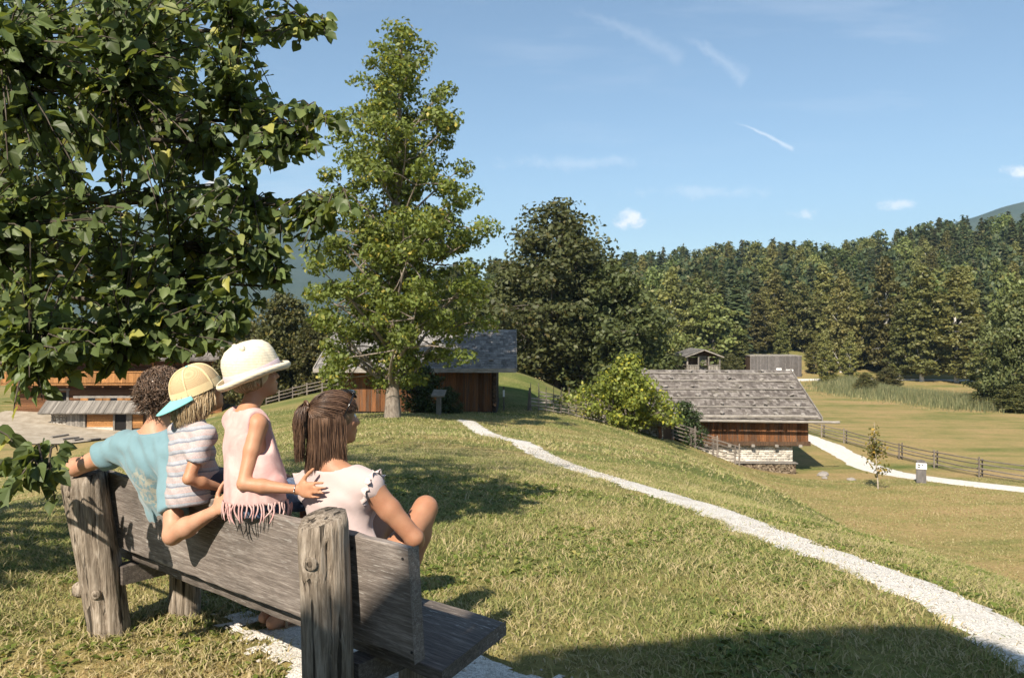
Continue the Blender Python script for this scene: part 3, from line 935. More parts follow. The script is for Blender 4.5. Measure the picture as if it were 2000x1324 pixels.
# a pale parked car half hidden behind the barn ridge
t = thing('parked_car', 'small white car parked before the slatted shed, showing over the barn ridge', 'car', (48.4, 157.5, Hs(48.4, 157.5) + 0.02), math.radians(5))
M_CAR = plain('white_paint', (0.75, 0.76, 0.75), 0.25, 3, 0.03, 0, 0.5)
b = MB(); b.prism([(0, 0.3), (4.1, 0.3), (4.15, 0.75), (3.2, 0.9), (2.9, 0.92), (0.25, 0.95), (0.02, 0.8)], 0, 1.7); b.build('body', M_CAR, t)
b = MB(); b.prism([(0.2, 0.93), (3.1, 0.9), (2.3, 1.42), (0.7, 1.46)], 0.1, 1.6); cb = b.build('cabin', M_CAR, t)
b = MB(); b.prism([(0.5, 0.97), (2.8, 0.96), (2.2, 1.34), (0.8, 1.38)], 0.085, 0.095); b.build('side_window', M_GLASS, cb)
for xx in (0.8, 3.3):
    for y in (-0.03, 1.53):
        w = MB(); a = np.linspace(0, 2 * np.pi, 14, endpoint=False)
        ring = np.column_stack([xx + 0.32 * np.cos(a), np.full(14, y), 0.32 + 0.32 * np.sin(a)])
        w.add(np.vstack([ring, ring + (0, 0.2, 0)]), [tuple(range(14)), tuple(range(27, 13, -1))] + [(i, 14 + i, 14 + (i + 1) % 14, (i + 1) % 14) for i in range(14)])
        w.build('wheel', M_BLACK, t)

# ------------------------------------------------------------------ farmhouse in the hollow on the left
t = thing('farmhouse', 'old log farmhouse with honey-brown balcony down in the hollow on the left', 'farmhouse', (-46.2, 74, -6.3), math.radians(2))
LF = 19.0
b = MB(); b.box(0.1, LF, 0.15, 12, -1.2, 5.6); b.build('wall', W_DARK, t)
door = (3.35, 4.75, 0.0, 1.98)
wins = [(6.75, 7.35, 1.1, 1.55), (8.75, 9.35, 1.1, 1.55), (10.65, 11.25, 1.1, 1.55)]
logs(t, 0.0, LF, -0.1, 2.55, 0.08, W_LOG, 0.22, gaps=[door] + wins)
b = MB(); b.box(door[0], door[1], 0.1, 0.16, 0, 1.98); d_ = b.build('door', M_BLACK, t)
for (xa, xb) in ((door[0] - 0.2, door[0]), (door[1], door[1] + 0.2)):
    b = MB(); b.box(xa, xb, -0.06, 0.1, -0.1, 2.05); b.build('door_frame', W_GREYZ, d_)
b = MB(); b.box(door[0] - 0.3, door[1] + 0.3, -0.07, 0.1, 2.05, 2.22); b.build('door_frame', W_GREY, d_)
for k, (xa, xb, za, zb_) in enumerate(wins):
    b = MB(); b.box(xa, xb, 0.06, 0.12, za, zb_); w_ = b.build('window', M_GLASS, t)
    for (p, q) in ((xa - 0.75, xa - 0.06), (xb + 0.06, xb + 0.75)):
        b = MB(); b.box(p, q, -0.03, 0.01, za - 0.08, zb_ + 0.08); b.build('shutter', W_HONEY, w_)
    b = MB(); b.box(xa - 0.05, xb + 0.05, -0.06, 0.06, za - 0.1, za); b.build('sill', W_GREY, w_)
# balcony
b = MB(); b.box(-0.6, LF, -1.3, 0.1, 2.62, 2.78); b.build('balcony_floor', W_HONEY, t)
boards(t, -0.6, LF, 2.85, 3.75, -1.25, W_HONEY, 0.24, name='balcony_board', lowvar=0.02)
b = MB(); b.box(-0.65, LF, -1.36, -1.2, 3.78, 3.9); b.build('handrail', W_HONEY, t)
for xx in np.linspace(-0.5, LF - 0.4, 8):
    b = MB(); b.box(xx - 0.08, xx + 0.08, -1.18, -1.02, 2.8, 5.3); b.build('balcony_post', W_HONEY, t)
logs(t, 0.0, LF, 2.8, 5.4, 0.08, W_LOG, 0.26)
for k in range(12):
    b = MB(); xx = 0.6 + k * 1.6; b.box(xx - 0.09, xx + 0.09, -1.2, 0.1, 2.42, 2.6); b.build('balcony_bracket', W_LOG, t)
es = np.array((0, math.cos(0.38), math.sin(0.38)))
rf = slab(t, 'roof', (-1.5, -2.2, 4.95), (1, 0, 0), es, LF + 2.5, 9.6, W_GREY, 0.1)
shingles(rf, (-1.5, -2.2, 4.95), (1, 0, 0), es, LF + 2.5, 9.6, M_SHINGLE, 0.42, 0.3)
slab(t, 'rear_roof', (LF + 1.0, -2.2 + 2 * 9.6 * math.cos(0.38), 4.95), (-1, 0, 0), np.array((0, -math.cos(0.38), math.sin(0.38))), LF + 2.5, 9.6, M_SHINGLE, 0.1)
for xx in (0.1, LF):
    b = MB(); b.add([(xx, 0.2, 5.6), (xx, 12, 5.6), (xx, 6.7, 8.2)], [(0, 1, 2)]); b.build('gable', W_DARK, t)

# lean-to stable before the farmhouse
t2 = thing('stable', 'low stable with grey shed roof in front of the farmhouse', 'stable', (-41.2, 70.9, -7.36), math.radians(2))
b = MB(); b.box(0.1, 9.6, 0.15, 1.6, -0.8, 1.5); b.build('wall', W_DARK, t2)
jit_stone_wall(t2, 'wall_stone', 0.1, 1.5, -0.3, 1.35, 0.16)
for k in range(7):
    b = MB(); b.box(1.55 + k * 0.23, 1.55 + k * 0.23 + 0.21, 0.02, 0.06, -0.2, 1.35); b.build('door_board', W_GREYZ, t2)
logs(t2, 3.3, 5.6, 0.1, 1.42, 0.1, W_HONEY, 0.2)
b = MB(); b.box(3.25, 5.6, 0.05, 0.14, -0.5, 0.09); b.build('plinth', M_MORTAR, t2)
b = MB(); b.box(5.75, 6.75, 0.08, 0.14, -0.3, 1.32); dd = b.build('doorway', M_BLACK, t2)
for (xa, xb) in ((5.6, 5.76), (6.76, 7.25)):
    b = MB(); b.box(xa, xb, -0.02, 0.12, -0.5, 1.4); b.build('door_frame', W_GREYZ, dd)
logs(t2, 7.3, 8.2, 0.0, 1.42, 0.1, W_HONEY, 0.2)
es = np.array((0, math.cos(0.6), math.sin(0.6)))
rf = slab(t2, 'roof', (-0.6, -0.75, 1.38), (1, 0, 0), es, 11.0, 1.75, W_GREY, 0.08)
k = 0
pr = MB(); pr.box(-0.5, 0.5, 0, 1, 0.0, 0.03); pm = mesh_data('roof_plank', np.concatenate(pr.v), pr.f, W_GREYZ)
x = -0.6
while x < 10.3:   # roof of long boards
    w = random.uniform(0.2, 0.32)
    o = link('roof_plank', pm, rf, (x + w / 2, -0.80 + random.uniform(-0.05, 0.03), 1.385 + random.uniform(0, 0.03)))
    o.scale = (w - 0.015, 1.75, 1.4); o.rotation_euler = (0.6, 0, 0)
    x += w
b = MB(); b.box(1.6, 10.6, 1.0, 1.3, 2.6, 2.78); b.build('ridge_beam', W_GREY, t2)

# pale stone yard with long dug steps
ys = thing('stone_yard', 'pale stone yard in front of the farmhouse', 'yard', (0, 0, 0))
ys['kind'] = 'structure'; del ys['category']
xs = np.linspace(-47, -27, 70); y0s = np.linspace(0, 1, 30)
low = np.interp(xs, [-47, -41, -36, -31, -27], [66, 63, 60.5, 58, 57])
hi = np.interp(xs, [-47, -41.5, -41, -27], [73.9, 73.9, 72.6, 72.6])
XX = np.repeat(xs[:, None], 30, 1); YY = low[:, None] + (hi - low)[:, None] * y0s
ZZ = H(XX, YY) + 0.10
idx = np.arange(XX.size).reshape(XX.shape)
q = np.stack([idx[:-1, :-1], idx[1:, :-1], idx[1:, 1:], idx[:-1, 1:]], -1).reshape(-1, 4)
m, g = newmat('yard_stone')
co = g.n('ShaderNodeNewGeometry').outputs['Position']
n = g.noise(co, 1.2, 6, 0.65)
finish(g, g.ramp(n, [(0.3, (0.27, 0.225, 0.165)), (0.6, (0.40, 0.345, 0.27)), (0.8, (0.47, 0.42, 0.345))]), 0.95, g.bump(n, 0.5, 0.05), 0.1)
mesh_obj('yard_surface', np.column_stack([XX.ravel(), YY.ravel(), ZZ.ravel()]), q, m, ys, smooth=True)
for k, (u, v, du, dv) in enumerate(((112, 824, 32, -9), (132, 834, 32, -10), (154, 839, 18, -10), (186, 850, 20, -9))):
    Yk = 65.5 - k * 1.2
    a = P(u - 12, v, Yk); c = P(u - 12 + du, v, Yk + 2.0)
    b = MB(); za = Hs(a[0], a[1]) + 0.16; zc = Hs(c[0], c[1]) + 0.16
    b.tube([(a[0], a[1], za), ((a[0] + c[0]) / 2, (a[1] + c[1]) / 2, (za + zc) / 2), (c[0], c[1], zc)], 0.16, 6, flat=0.6)
    b.build('step_log', W_GREY, ys)

# ------------------------------------------------------------------ house behind the camera, whose roof throws the shade at the lower right
t = thing('log_house', 'log house with shingle roof standing behind the viewpoint', 'house', (-0.28, -2.15, 0), math.radians(11.5))
b = MB(); b.box(-9, -0.7, -9, -1.1, -0.5, 5.9); b.build('wall', W_LOG, t)
for k in range(24):
    b = MB(); b.box(-9.1, -0.6, -1.1, -1.02, 0.1 + k * 0.24, 0.1 + k * 0.24 + 0.225); b.build('log', W_LOG, t)
es = np.array((0, -math.cos(0.4), math.sin(0.4)))
for (xa, ln_, ys_) in ((0.0, 2.36, 0.0), (-2.36, 7.6, -0.27)):     # left roof part stepped back to lower its shadow on the bench
    rf = slab(t, 'roof', (xa, ys_, 6.0), (-1, 0, 0), es, ln_, 5.4, W_GREY, 0.1)
    shingles(rf, (xa, ys_, 6.0), (-1, 0, 0), es, ln_, 5.4, M_SHINGLE, 0.42, 0.3)
slab(t, 'rear_roof', (-10, -2 * 5.4 * math.cos(0.4), 6.0), (1, 0, 0), np.array((0, math.cos(0.4), math.sin(0.4))), 10, 5.4, M_SHINGLE, 0.1)
for xx in (-2.6, -5.2):
    b = MB(); b.box(xx - 0.4, xx + 0.4, -1.01, -0.98, 1.2, 2.2); w_ = b.build('window', M_GLASS, t)
    b = MB(); b.box(xx - 0.5, xx + 0.5, -1.01, -0.9, 1.08, 1.18); b.build('sill', W_GREY, w_)
for xx in (-9, -0.7):
    b = MB(); b.add([(xx, -9, 5.9), (xx, -1.1, 5.9), (xx, -5.0, 7.9)], [(0, 1, 2)]); b.build('gable', W_LOG, t)
# ------------------------------------------------------------------ trees
L_MAPLE = leafmat('maple_leaf', (0.145, 0.178, 0.042), 0.45, (0.34, 0.27, 0.06), 0.06, 0.42, 0.5, 0.008)
L_OAK = leafmat('oak_leaf', (0.088, 0.108, 0.038), 0.4, (0.11, 0.10, 0.03), 0.1, 0.25, 0.55, 0.02)
L_BUSH = leafmat('lime_leaf', (0.135, 0.16, 0.03), 0.4, (0.28, 0.25, 0.035), 0.2, 0.36, 0.5, 0.01)
L_BROWN = leafmat('olive_leaf', (0.075, 0.078, 0.024), 0.35, (0.13, 0.10, 0.03), 0.2, 0.25, 0.55, 0.02)
L_SPRUCE = leafmat('spruce_needle', (0.092, 0.112, 0.046), 0.35, (0.12, 0.095, 0.04), 0.25, 0.2, 0.6, 0.03)
L_BIRCH = leafmat('birch_leaf', (0.155, 0.16, 0.052), 0.35, (0.16, 0.14, 0.035), 0.2, 0.3, 0.55, 0.02)
L_MIX = leafmat('wood_leaf', (0.128, 0.150, 0.046), 0.35, (0.11, 0.10, 0.03), 0.15, 0.25, 0.55, 0.03)
BARK = wood('bark', (0.06, 0.05, 0.04), (0.15, 0.125, 0.10), (0.27, 0.235, 0.20), 'z', 5, 4, 0.95, 1.0, 0.2)
BARK_PALE = wood('pale_bark', (0.22, 0.18, 0.14), (0.42, 0.36, 0.29), (0.58, 0.51, 0.43), 'z', 4, 3, 0.95, 0.9, 0.1)
BARK_BIRCH = wood('birch_bark', (0.25, 0.23, 0.2), (0.55, 0.52, 0.48), (0.72, 0.7, 0.66), 'x', 5, 3, 0.8, 0.4, 0.1)

BARK_MAPLE = wood('maple_bark', (0.09, 0.07, 0.055), (0.22, 0.18, 0.145), (0.36, 0.31, 0.26), 'z', 4, 3, 0.95, 0.9, 0.1)

def leaves(c, size, out=None, droop=0.25, jitter=0.35, rr=None, aspect=0.62):
    """a rhombic leaf (or leaf spray) of four corners at every centre; faces point roughly outwards and up"""
    r = rr or rng
    c = np.asarray(c, float); n = len(c)
    size = np.broadcast_to(size, (n,)) * r.uniform(0.7, 1.3, n)
    nrm = r.normal(size=(n, 3)) * (1.0 if out is None else 0.75)
    if out is not None:
        nrm += out
    nrm[:, 2] += 0.35
    nrm /= np.linalg.norm(nrm, axis=1)[:, None] + 1e-9
    t = r.normal(size=(n, 3)); t[:, 2] -= droop * 2
    t -= nrm * (t * nrm).sum(1)[:, None]
    t /= np.linalg.norm(t, axis=1)[:, None] + 1e-9
    s = np.cross(nrm, t)
    a = c - t * size[:, None] * 0.5
    b_ = c + t * size[:, None] * 0.5
    fold = nrm * size[:, None] * 0.12
    l = c + s * size[:, None] * 0.5 * aspect + fold - t * size[:, None] * 0.08
    q = c - s * size[:, None] * 0.5 * aspect + fold - t * size[:, None] * 0.08
    V = np.stack([a, l, b_, q], 1).reshape(-1, 3)
    Fc = np.arange(n * 4).reshape(n, 4)
    return V, Fc

def limb(b, p0, p1, r0, r1, bend=0.1, n=6, sides=6, rr=random):
    p0 = np.array(p0, float); p1 = np.array(p1, float)
    L = np.linalg.norm(p1 - p0)
    off = np.array([rr.uniform(-1, 1) for _ in range(3)]) * L * bend
    t = np.linspace(0, 1, n)
    pts = p0 + (p1 - p0) * t[:, None] + off * (np.sin(np.pi * t) ** 1)[:, None] + np.array((0, 0, 1)) * (L * 0.06 * (t * t - t))[:, None] * -1
    b.tube(pts, r0 + (r1 - r0) * t, sides, cap=False)
    return pts

def crown_tree(name, height, profile, leafm, barkm, nleaf, lsize, trunk_r, lean=(0, 0), nlimb=34, seed=1, first=0.18, rise=0.55, clump=0.16, fill=0.5, hole=0.0, make=True):
    """broadleaf tree: profile = [(height fraction, radius)]; returns the two meshes (trunk, crown)"""
    rr = random.Random(seed); nr = np.random.default_rng(seed)
    hs = np.array([p[0] for p in profile]); rs = np.array([p[1] for p in profile])
    b = MB()
    tz = np.linspace(0, 0.94, 12)
    lx = np.array([lean[0] * z * z + 0.012 * height * math.sin(z * 7 + seed) * z for z in tz]); ly = np.array([lean[1] * z * z + 0.012 * height * math.cos(z * 5 + seed) * z for z in tz])
    trunk = np.column_stack([lx, ly, tz * height])
    tr = trunk_r * (1 - tz) ** 0.8 + 0.012
    tr[0] *= 1.35
    b.tube(trunk, tr, 10, cap=False)
    C = []; O = []
    tips = []
    for k in range(nlimb):
        f = (k + rr.random()) / nlimb
        z1 = first + (1.0 - first) * f ** 0.9
        R = np.interp(z1, hs, rs) * rr.uniform(0.62, 1.0)
        a = k * 2.399 + rr.uniform(-0.5, 0.5)
        z0 = max(0.08, z1 - rise * R / height - 0.03)
        base = np.array([np.interp(z0, tz, lx), np.interp(z0, tz, ly), z0 * height])
        tip = np.array([np.interp(z1, tz, lx) + R * math.cos(a), np.interp(z1, tz, ly) + R * math.sin(a), z1 * height])
        r0 = max(0.02, np.interp(z0, tz, tr) * 0.42)
        pts = limb(b, base, tip, r0, 0.012, 0.08, 6, 5, rr)
        tips.append((tip, R))
        nsub = 3 + int(R * 1.6 * (10.0 / max(6, height)) ** 0.3)
        for j in range(nsub):
            s = rr.uniform(0.35, 1.0)
            p = pts[min(5, int(s * 5))]
            q = p + np.array([rr.gauss(0, 1), rr.gauss(0, 1), rr.gauss(0, 0.6)]) * R * 0.28
            limb(b, p, q, r0 * 0.35, 0.008, 0.1, 4, 4, rr)
            tips.append((q, R * 0.8))
    tips.append((trunk[-1] + (0, 0, height * 0.04), rs[-1] + 0.2))
    # clumps of leaves round every tip
    w = np.array([0.4 + t_[1] for t_ in tips]); w = w / w.sum()
    cnt = nr.multinomial(nleaf, w)
    for (tip, R), c in zip(tips, cnt):
        cr = clump * max(rs) * nr.uniform(0.7, 1.35)
        d = nr.normal(size=(c, 3)); d /= np.linalg.norm(d, axis=1)[:, None] + 1e-9
        rad_ = cr * nr.random(c) ** 0.45
        pos = tip + d * rad_[:, None] * np.array((1.15, 1.15, 0.72))
        C.append(pos); O.append(d * 0.9)
    C = np.concatenate(C); O = np.concatenate(O)
    V, Fc = leaves(C, lsize, O, rr=nr)
    tm = mesh_data('trunk', np.concatenate(b.v), b.f, barkm, True)
    cm = mesh_data('crown', V, Fc, leafm, False)
    return tm, cm

def spruce(height, radius, seed, leafm, n_whorl=30, sag=0.3, taper=0.9):
    rr = random.Random(seed); nr = np.random.default_rng(seed)
    b = MB()
    b.tube([(0, 0, 0), (0, 0, height * 0.5), (0, 0, height)], [height * 0.014, height * 0.009, 0.02], 6, cap=False)
    C = []; O = []
    V = []; n = 0; Fc = []
    for k in range(n_whorl):
        t = k / n_whorl
        z = height * (0.07 + 0.92 * t)
        R = radius * (1 - t) ** taper * rr.uniform(0.75, 1.1) + 0.15
        nb = 8 if t < 0.7 else 5
        for j in range(nb):
            a = 2 * math.pi * (j + rr.random() * 0.7) / nb + k
            Rj = R * rr.uniform(0.55, 1.15); zj = z + rr.uniform(-0.9, 0.9) * height / n_whorl
            d = np.array((math.cos(a), math.sin(a), 0)); s = np.array((-d[1], d[0], 0))
            m_ = max(2, int(Rj / (radius * 0.16)))
            for i in range(m_):
                f0 = (i + 0.1) / m_; 
                c = d * Rj * (f0 + 0.5 / m_) + np.array((0, 0, zj - sag * Rj * (f0 + 0.5 / m_) ** 1.4 + rr.uniform(-0.1, 0.1)))
                L = Rj / m_ * 1.5; W = radius * 0.2 * (1.1 - 0.5 * f0) * rr.uniform(0.8, 1.3)
                dn = np.array((0, 0, -sag * 1.4 * f0 * L))
                p = [c - d * L * 0.5 - dn * 0.5, c + s * W - np.array((0, 0, W * 0.45)), c + d * L * 0.6 + dn * 0.7, c - s * W - np.array((0, 0, W * 0.45))]
                V += p; Fc.append((n, n + 1, n + 2, n + 3)); n += 4
                # hanging spray
                h = radius * 0.17 * rr.uniform(0.6, 1.3)
                p = [c - d * L * 0.45, c + d * L * 0.5 + dn, c + d * L * 0.3 + s * rr.uniform(-.1, .1) * L - np.array((0, 0, h)), c - d * L * 0.2 - np.array((0, 0, h * 0.8))]
                V += p; Fc.append((n, n + 1, n + 2, n + 3)); n += 4
    # leader
    tm = mesh_data('trunk', np.concatenate(b.v), b.f, BARK, True)
    cm = mesh_data('crown', np.array(V), np.array(Fc), leafm, False)
    return tm, cm

def place_tree(name, meshes, x, y, label, cat='tree', group=None, s=1.0, rz=None, z=None, sz=None):
    o = thing(name, label, cat, (x, y, (Hs(x, y) if z is None else z) - 0.05), random.uniform(0, 6.28) if rz is None else rz, group)
    o.scale = (s, s, sz or s)
    link('trunk', meshes[0], o); link('crown', meshes[1], o)
    return o

# the tall maple
prof = [(0.10, 1.4), (0.16, 3.2), (0.24, 4.3), (0.33, 4.3), (0.42, 3.6), (0.50, 3.9), (0.58, 4.0), (0.66, 3.0), (0.76, 2.5), (0.86, 1.9), (0.95, 1.1), (1.0, 0.2)]
mp = crown_tree('maple', 15.7, prof, L_MAPLE, BARK_MAPLE, 50000, 0.185, 0.25, (0.5, 0), 60, 4, 0.16, 0.75, 0.12)
p = P(767, 812, 32)
place_tree('maple_tree', mp, p[0], p[1], 'tall sunlit maple with yellow-green leaves in front of the plank barn', s=1.0, rz=0.6, z=p[2])

# dark old trees in the middle
big1 = crown_tree('oak', 18.0, [(0.08, 1.5), (0.2, 4.6), (0.4, 5.6), (0.55, 5.2), (0.7, 4.8), (0.85, 3.4), (0.95, 1.8), (1, 0.5)], L_OAK, BARK, 26000, 0.42, 0.42, (0.6, 0), 46, 21, 0.12, 0.7, 0.2)
big2 = crown_tree('oak', 12.0, [(0.06, 2.0), (0.2, 4.3), (0.45, 4.6), (0.7, 3.6), (0.9, 1.9), (1, 0.4)], L_OAK, BARK, 20000, 0.4, 0.34, (0, 0), 40, 22, 0.08, 0.6, 0.2)
big3 = crown_tree('oak', 13.5, [(0.1, 1.6), (0.3, 3.6), (0.5, 3.9), (0.7, 3.0), (0.9, 1.5), (1, 0.4)], L_MIX, BARK, 18000, 0.4, 0.3, (0.3, 0), 40, 23, 0.1, 0.6, 0.2)
place_tree('oak_tree', big1, 4.0, 76, 'tallest dark tree with ragged top behind the plank barn', rz=0.3, s=1.25, sz=1.02)
place_tree('oak_tree', big2, 9.2, 73, 'dark rounded tree between the tallest dark tree and the stone barn', rz=1.0, s=1.22, sz=1.1)
place_tree('oak_tree', big2, -0.2, 84, 'dark tree half hidden behind the tall maple and the barn roof', rz=2.2, s=0.85)
place_tree('oak_tree', big3, 13.2, 86, 'dark green tree standing behind the granary', rz=4.0, s=1.0)
place_tree('oak_tree', big2, 18.6, 92, 'dark bushy tree just right of the granary roof', rz=5.0, s=0.72)
place_tree('oak_tree', big3, 7.0, 92, 'dark tree behind the two rounded ones in the middle', rz=3.2, s=1.05)
# olive trees left of the maple
ol = crown_tree('olive', 8.0, [(0.05, 1.6), (0.2, 3.0), (0.5, 3.2), (0.8, 2.0), (1, 0.4)], L_BROWN, BARK, 16000, 0.3, 0.22, (0, 0), 36, 31, 0.06, 0.5, 0.2)
place_tree('round_tree', ol, -19.0, 66, 'dense olive-brown tree left of the plank barn', s=1.12)
place_tree('round_tree', ol, -15.2, 64, 'lower olive-green tree close to the plank barn roof', s=0.82)
place_tree('round_tree', ol, -23.5, 72, 'olive tree at the left behind the straw hat', s=0.95)
place_tree('round_tree', ol, -12.5, 74, 'olive tree behind the plank barn roof', s=0.8)
# young maple in front of the stone barn
ym = crown_tree('youngmaple', 4.3, [(0.22, 1.5), (0.35, 2.6), (0.52, 2.5), (0.7, 1.5), (0.85, 0.8), (1, 0.3)], L_BUSH, BARK, 9000, 0.22, 0.12, (-0.1, 0), 30, 41, 0.25, 0.45, 0.2)
p = P(1222, 848, 43.5)
place_tree('young_maple', ym, p[0], p[1], 'bright lime-green spreading tree at the left end of the stone barn', s=1.0, z=p[2], rz=2.0)
# dark shrub at the barn corner
sh = crown_tree('shrub', 2.4, [(0.05, 1.0), (0.4, 1.15), (0.8, 0.7), (1, 0.2)], leafmat('yew_leaf', (0.04, 0.062, 0.018), 0.4, (0.1, 0.1, 0.03), 0.1, 0.2, 0.5, 0.01), BARK, 5000, 0.14, 0.05, (0, 0), 26, 51, 0.05, 0.4, 0.28)
p = P(1335, 868, 46.8)
place_tree('yew_shrub', sh, p[0], p[1], 'dark green shrub at the left corner of the plank wall', 'shrub', s=1.05, z=p[2])
p = P(825, 808, 37.6)
place_tree('elder_shrub', sh, p[0], p[1], 'dark shrub against the shaded wall of the plank barn', 'shrub', s=0.95, z=p[2])
p = P(875, 808, 38.2)
place_tree('elder_shrub', sh, p[0], p[1], 'small dark shrub right of the lectern by the plank barn', 'shrub', s=0.55, z=p[2])

# sapling on the lower lawn
b = MB()
tr_ = [(0, 0, 0), (-0.04, 0, 0.8), (-0.12, 0, 1.7), (-0.16, 0, 2.5), (-0.2, 0, 3.5)]
b.tube(tr_, [0.045, 0.035, 0.028, 0.02, 0.008], 6, cap=False)
rr = random.Random(9); C = []
for k in range(26):
    z = rr.uniform(0.75, 3.3); a = rr.uniform(0, 6.28); L = rr.uniform(0.25, 0.8) * (1.15 - z / 4)
    x0_ = np.interp(z, [q[2] for q in tr_], [q[0] for q in tr_])
    e = np.array((x0_ + L * math.cos(a), L * math.sin(a), z + L * 0.5))
    pts = limb(b, (x0_, 0, z), e, 0.012, 0.005, 0.1, 4, 4, rr)
    for j in range(18 if z < 2.4 else 7):
        C.append(pts[rr.randint(1, 3)] + np.array([rr.gauss(0, 0.13) for _ in range(3)]))
V, Fc = leaves(np.array(C), 0.17)
L_SAP = leafmat('autumn_leaf', (0.13, 0.13, 0.025), 0.4, (0.40, 0.26, 0.05), 0.4, 0.35, 0.5, 0.0)
sap = (mesh_data('trunk', np.concatenate(b.v), b.f, BARK_PALE, True), mesh_data('crown', V, Fc, L_SAP))
place_tree('sapling', sap, 19.3, 42, 'thin sapling with sparse yellowing leaves on the lower lawn', 'sapling', rz=0.0, s=1.02)

# birches, right-hand tree, bushes on the meadow edge
bi = [crown_tree('birch', 18.0, [(0.05, 1.0), (0.2, 2.6), (0.45, 3.0), (0.7, 2.2), (0.9, 1.0), (1, 0.2)], L_BIRCH, BARK_BIRCH, 9000, 0.5, 0.2, (0.4, 0), 34, 60 + k, 0.1, 1.1, 0.22) for k in range(2)]
# groves and the forest on the hillside
SP = [spruce(22, 4.3, 70 + k, L_SPRUCE, 26 + 2 * k, 0.28 + 0.06 * k, 0.62 + 0.07 * k) for k in range(4)]
BR = [crown_tree('wood', 17, [(0.05, 2.2), (0.25, 4.2), (0.5, 4.6), (0.75, 3.6), (0.92, 1.8), (1, 0.4)], L_MIX, BARK, 5000, 0.75, 0.28, (0, 0), 26, 80 + k, 0.08, 0.6, 0.24) for k in range(3)]

def near_tree(kind, u, vbase, Y, hpx, label, cat='tree', name=None, base_h=None, group=None, wide=1.0):
    x = (u - CU) / F * Y
    hm = hpx / F * Y
    ms = kind; z = Hs(x, Y)
    o = place_tree(name or 'tree', ms, x, Y, label, cat, group, s=hm / base_h * wide, sz=hm / base_h)
    return o
near_tree(bi[0], 1615, 745, 146, 106, 'slender birch with white trunk beside the far road', name='birch_tree', base_h=18.0, wide=1.15)
near_tree(bi[1], 1660, 745, 150, 100, 'second small birch right of the white-trunked one', name='birch_tree', base_h=18.0, wide=1.2)
near_tree(bi[0], 1590, 745, 165, 60, 'low bush left of the slender birch', 'shrub', name='willow_bush', base_h=18.0, wide=2.0)
near_tree(bi[1], 1800, 745, 152, 228, 'tall pale birch left of the pair on the meadow edge', name='birch_tree', base_h=18.0, wide=1.25)
near_tree(bi[0], 1868, 745, 150, 225, 'tall pale birch right of the pair on the meadow edge', name='birch_tree', base_h=18.0, wide=1.4)
near_tree(bi[1], 1758, 748, 156, 150, 'smaller birch at the left foot of the tall pair', name='birch_tree', base_h=18.0, wide=1.3)
near_tree(bi[0], 1905, 752, 146, 130, 'bushy birch at the right foot of the tall pair', name='birch_tree', base_h=18.0, wide=1.7)
near_tree(big2, 1985, 800, 98, 232, 'large dark leafy tree at the right edge of the meadow', name='oak_tree', base_h=12.0, wide=0.8)
near_tree(big2, 2050, 800, 100, 250, 'dark leafy tree cut by the right edge of the picture', name='oak_tree', base_h=12.0, wide=0.85)
near_tree(big3, 1950, 790, 108, 150, 'dark tree left of the large one at the right edge', name='oak_tree', base_h=13.5, wide=1.1)
near_tree(ol, 1935, 800, 100, 62, 'low dark bush under the right-hand trees', 'shrub', name='hazel_bush', base_h=8.0, wide=1.5)
near_tree(ol, 1990, 806, 94, 55, 'dark bush spreading below the large right-hand tree', 'shrub', name='hazel_bush', base_h=8.0, wide=2.0)
near_tree(ol, 1690, 760, 128, 42, 'low rounded bush in the reeds', 'shrub', name='willow_bush', base_h=8.0, wide=1.3)
near_tree(ol, 1735, 752, 140, 40, 'low bush on the road edge under the birches', 'shrub', name='willow_bush', base_h=8.0, wide=1.6)
near_tree(bi[1], 1530, 745, 185, 80, 'pale bushy tree right behind the slatted shed', name='birch_tree', base_h=18.0, wide=1.3)
near_tree(bi[0], 1440, 742, 165, 100, 'pale green tree behind the barn ridge left of the shed', name='birch_tree', base_h=18.0, wide=1.5)
near_tree(bi[1], 1480, 742, 190, 118, 'pale green tree left behind the slatted shed', name='birch_tree', base_h=18.0, wide=1.4)
near_tree(ol, 1425, 735, 130, 75, 'olive bush beside the granary roof', 'shrub', name='willow_bush', base_h=8.0, wide=1.1)

# the forest: the front rows as single trees, the far hillside as one wood
rr = random.Random(123)
cand = []
FR_SP = 'dark spruce in the forest on the hillside'
FR_BR = 'round-topped leafy tree in the forest on the hillside'
for k in range(9000):
    Y = 165 + 270 * rr.random() ** 0.8
    u = rr.uniform(860, 2120)
    x = (u - CU) / F * Y
    if Y < 195 and 1440 < u < 1610: continue       # the green glade behind the shed
    if x < 5 and Y < 190: continue
    cand.append((Y, x, rr.random()))
cand.sort()
grid = {}
sel = []
for Y, x, r in cand:
    cell = (int(x // 6.0), int(Y // 6.0)); ok = True
    for a in (-1, 0, 1):
        for c in (-1, 0, 1):
            for (xx, yy) in grid.get((cell[0] + a, cell[1] + c), ()):
                if (xx - x) ** 2 + (yy - Y) ** 2 < 5.6 ** 2: ok = False
    if ok:
        grid.setdefault(cell, []).append((x, Y)); sel.append((x, Y, r))
hz_ = H(np.array([s[0] for s in sel]), np.array([s[1] for s in sel]))
RIDGE_U = [900, 1000, 1200, 1300, 1380, 1450, 1520, 1560, 1620, 1660, 1700, 1760, 1800, 1900, 2000, 2100]
RIDGE_V = [500, 500, 492, 490, 478, 468, 474, 484, 494, 482, 462, 445, 436, 420, 408, 395]
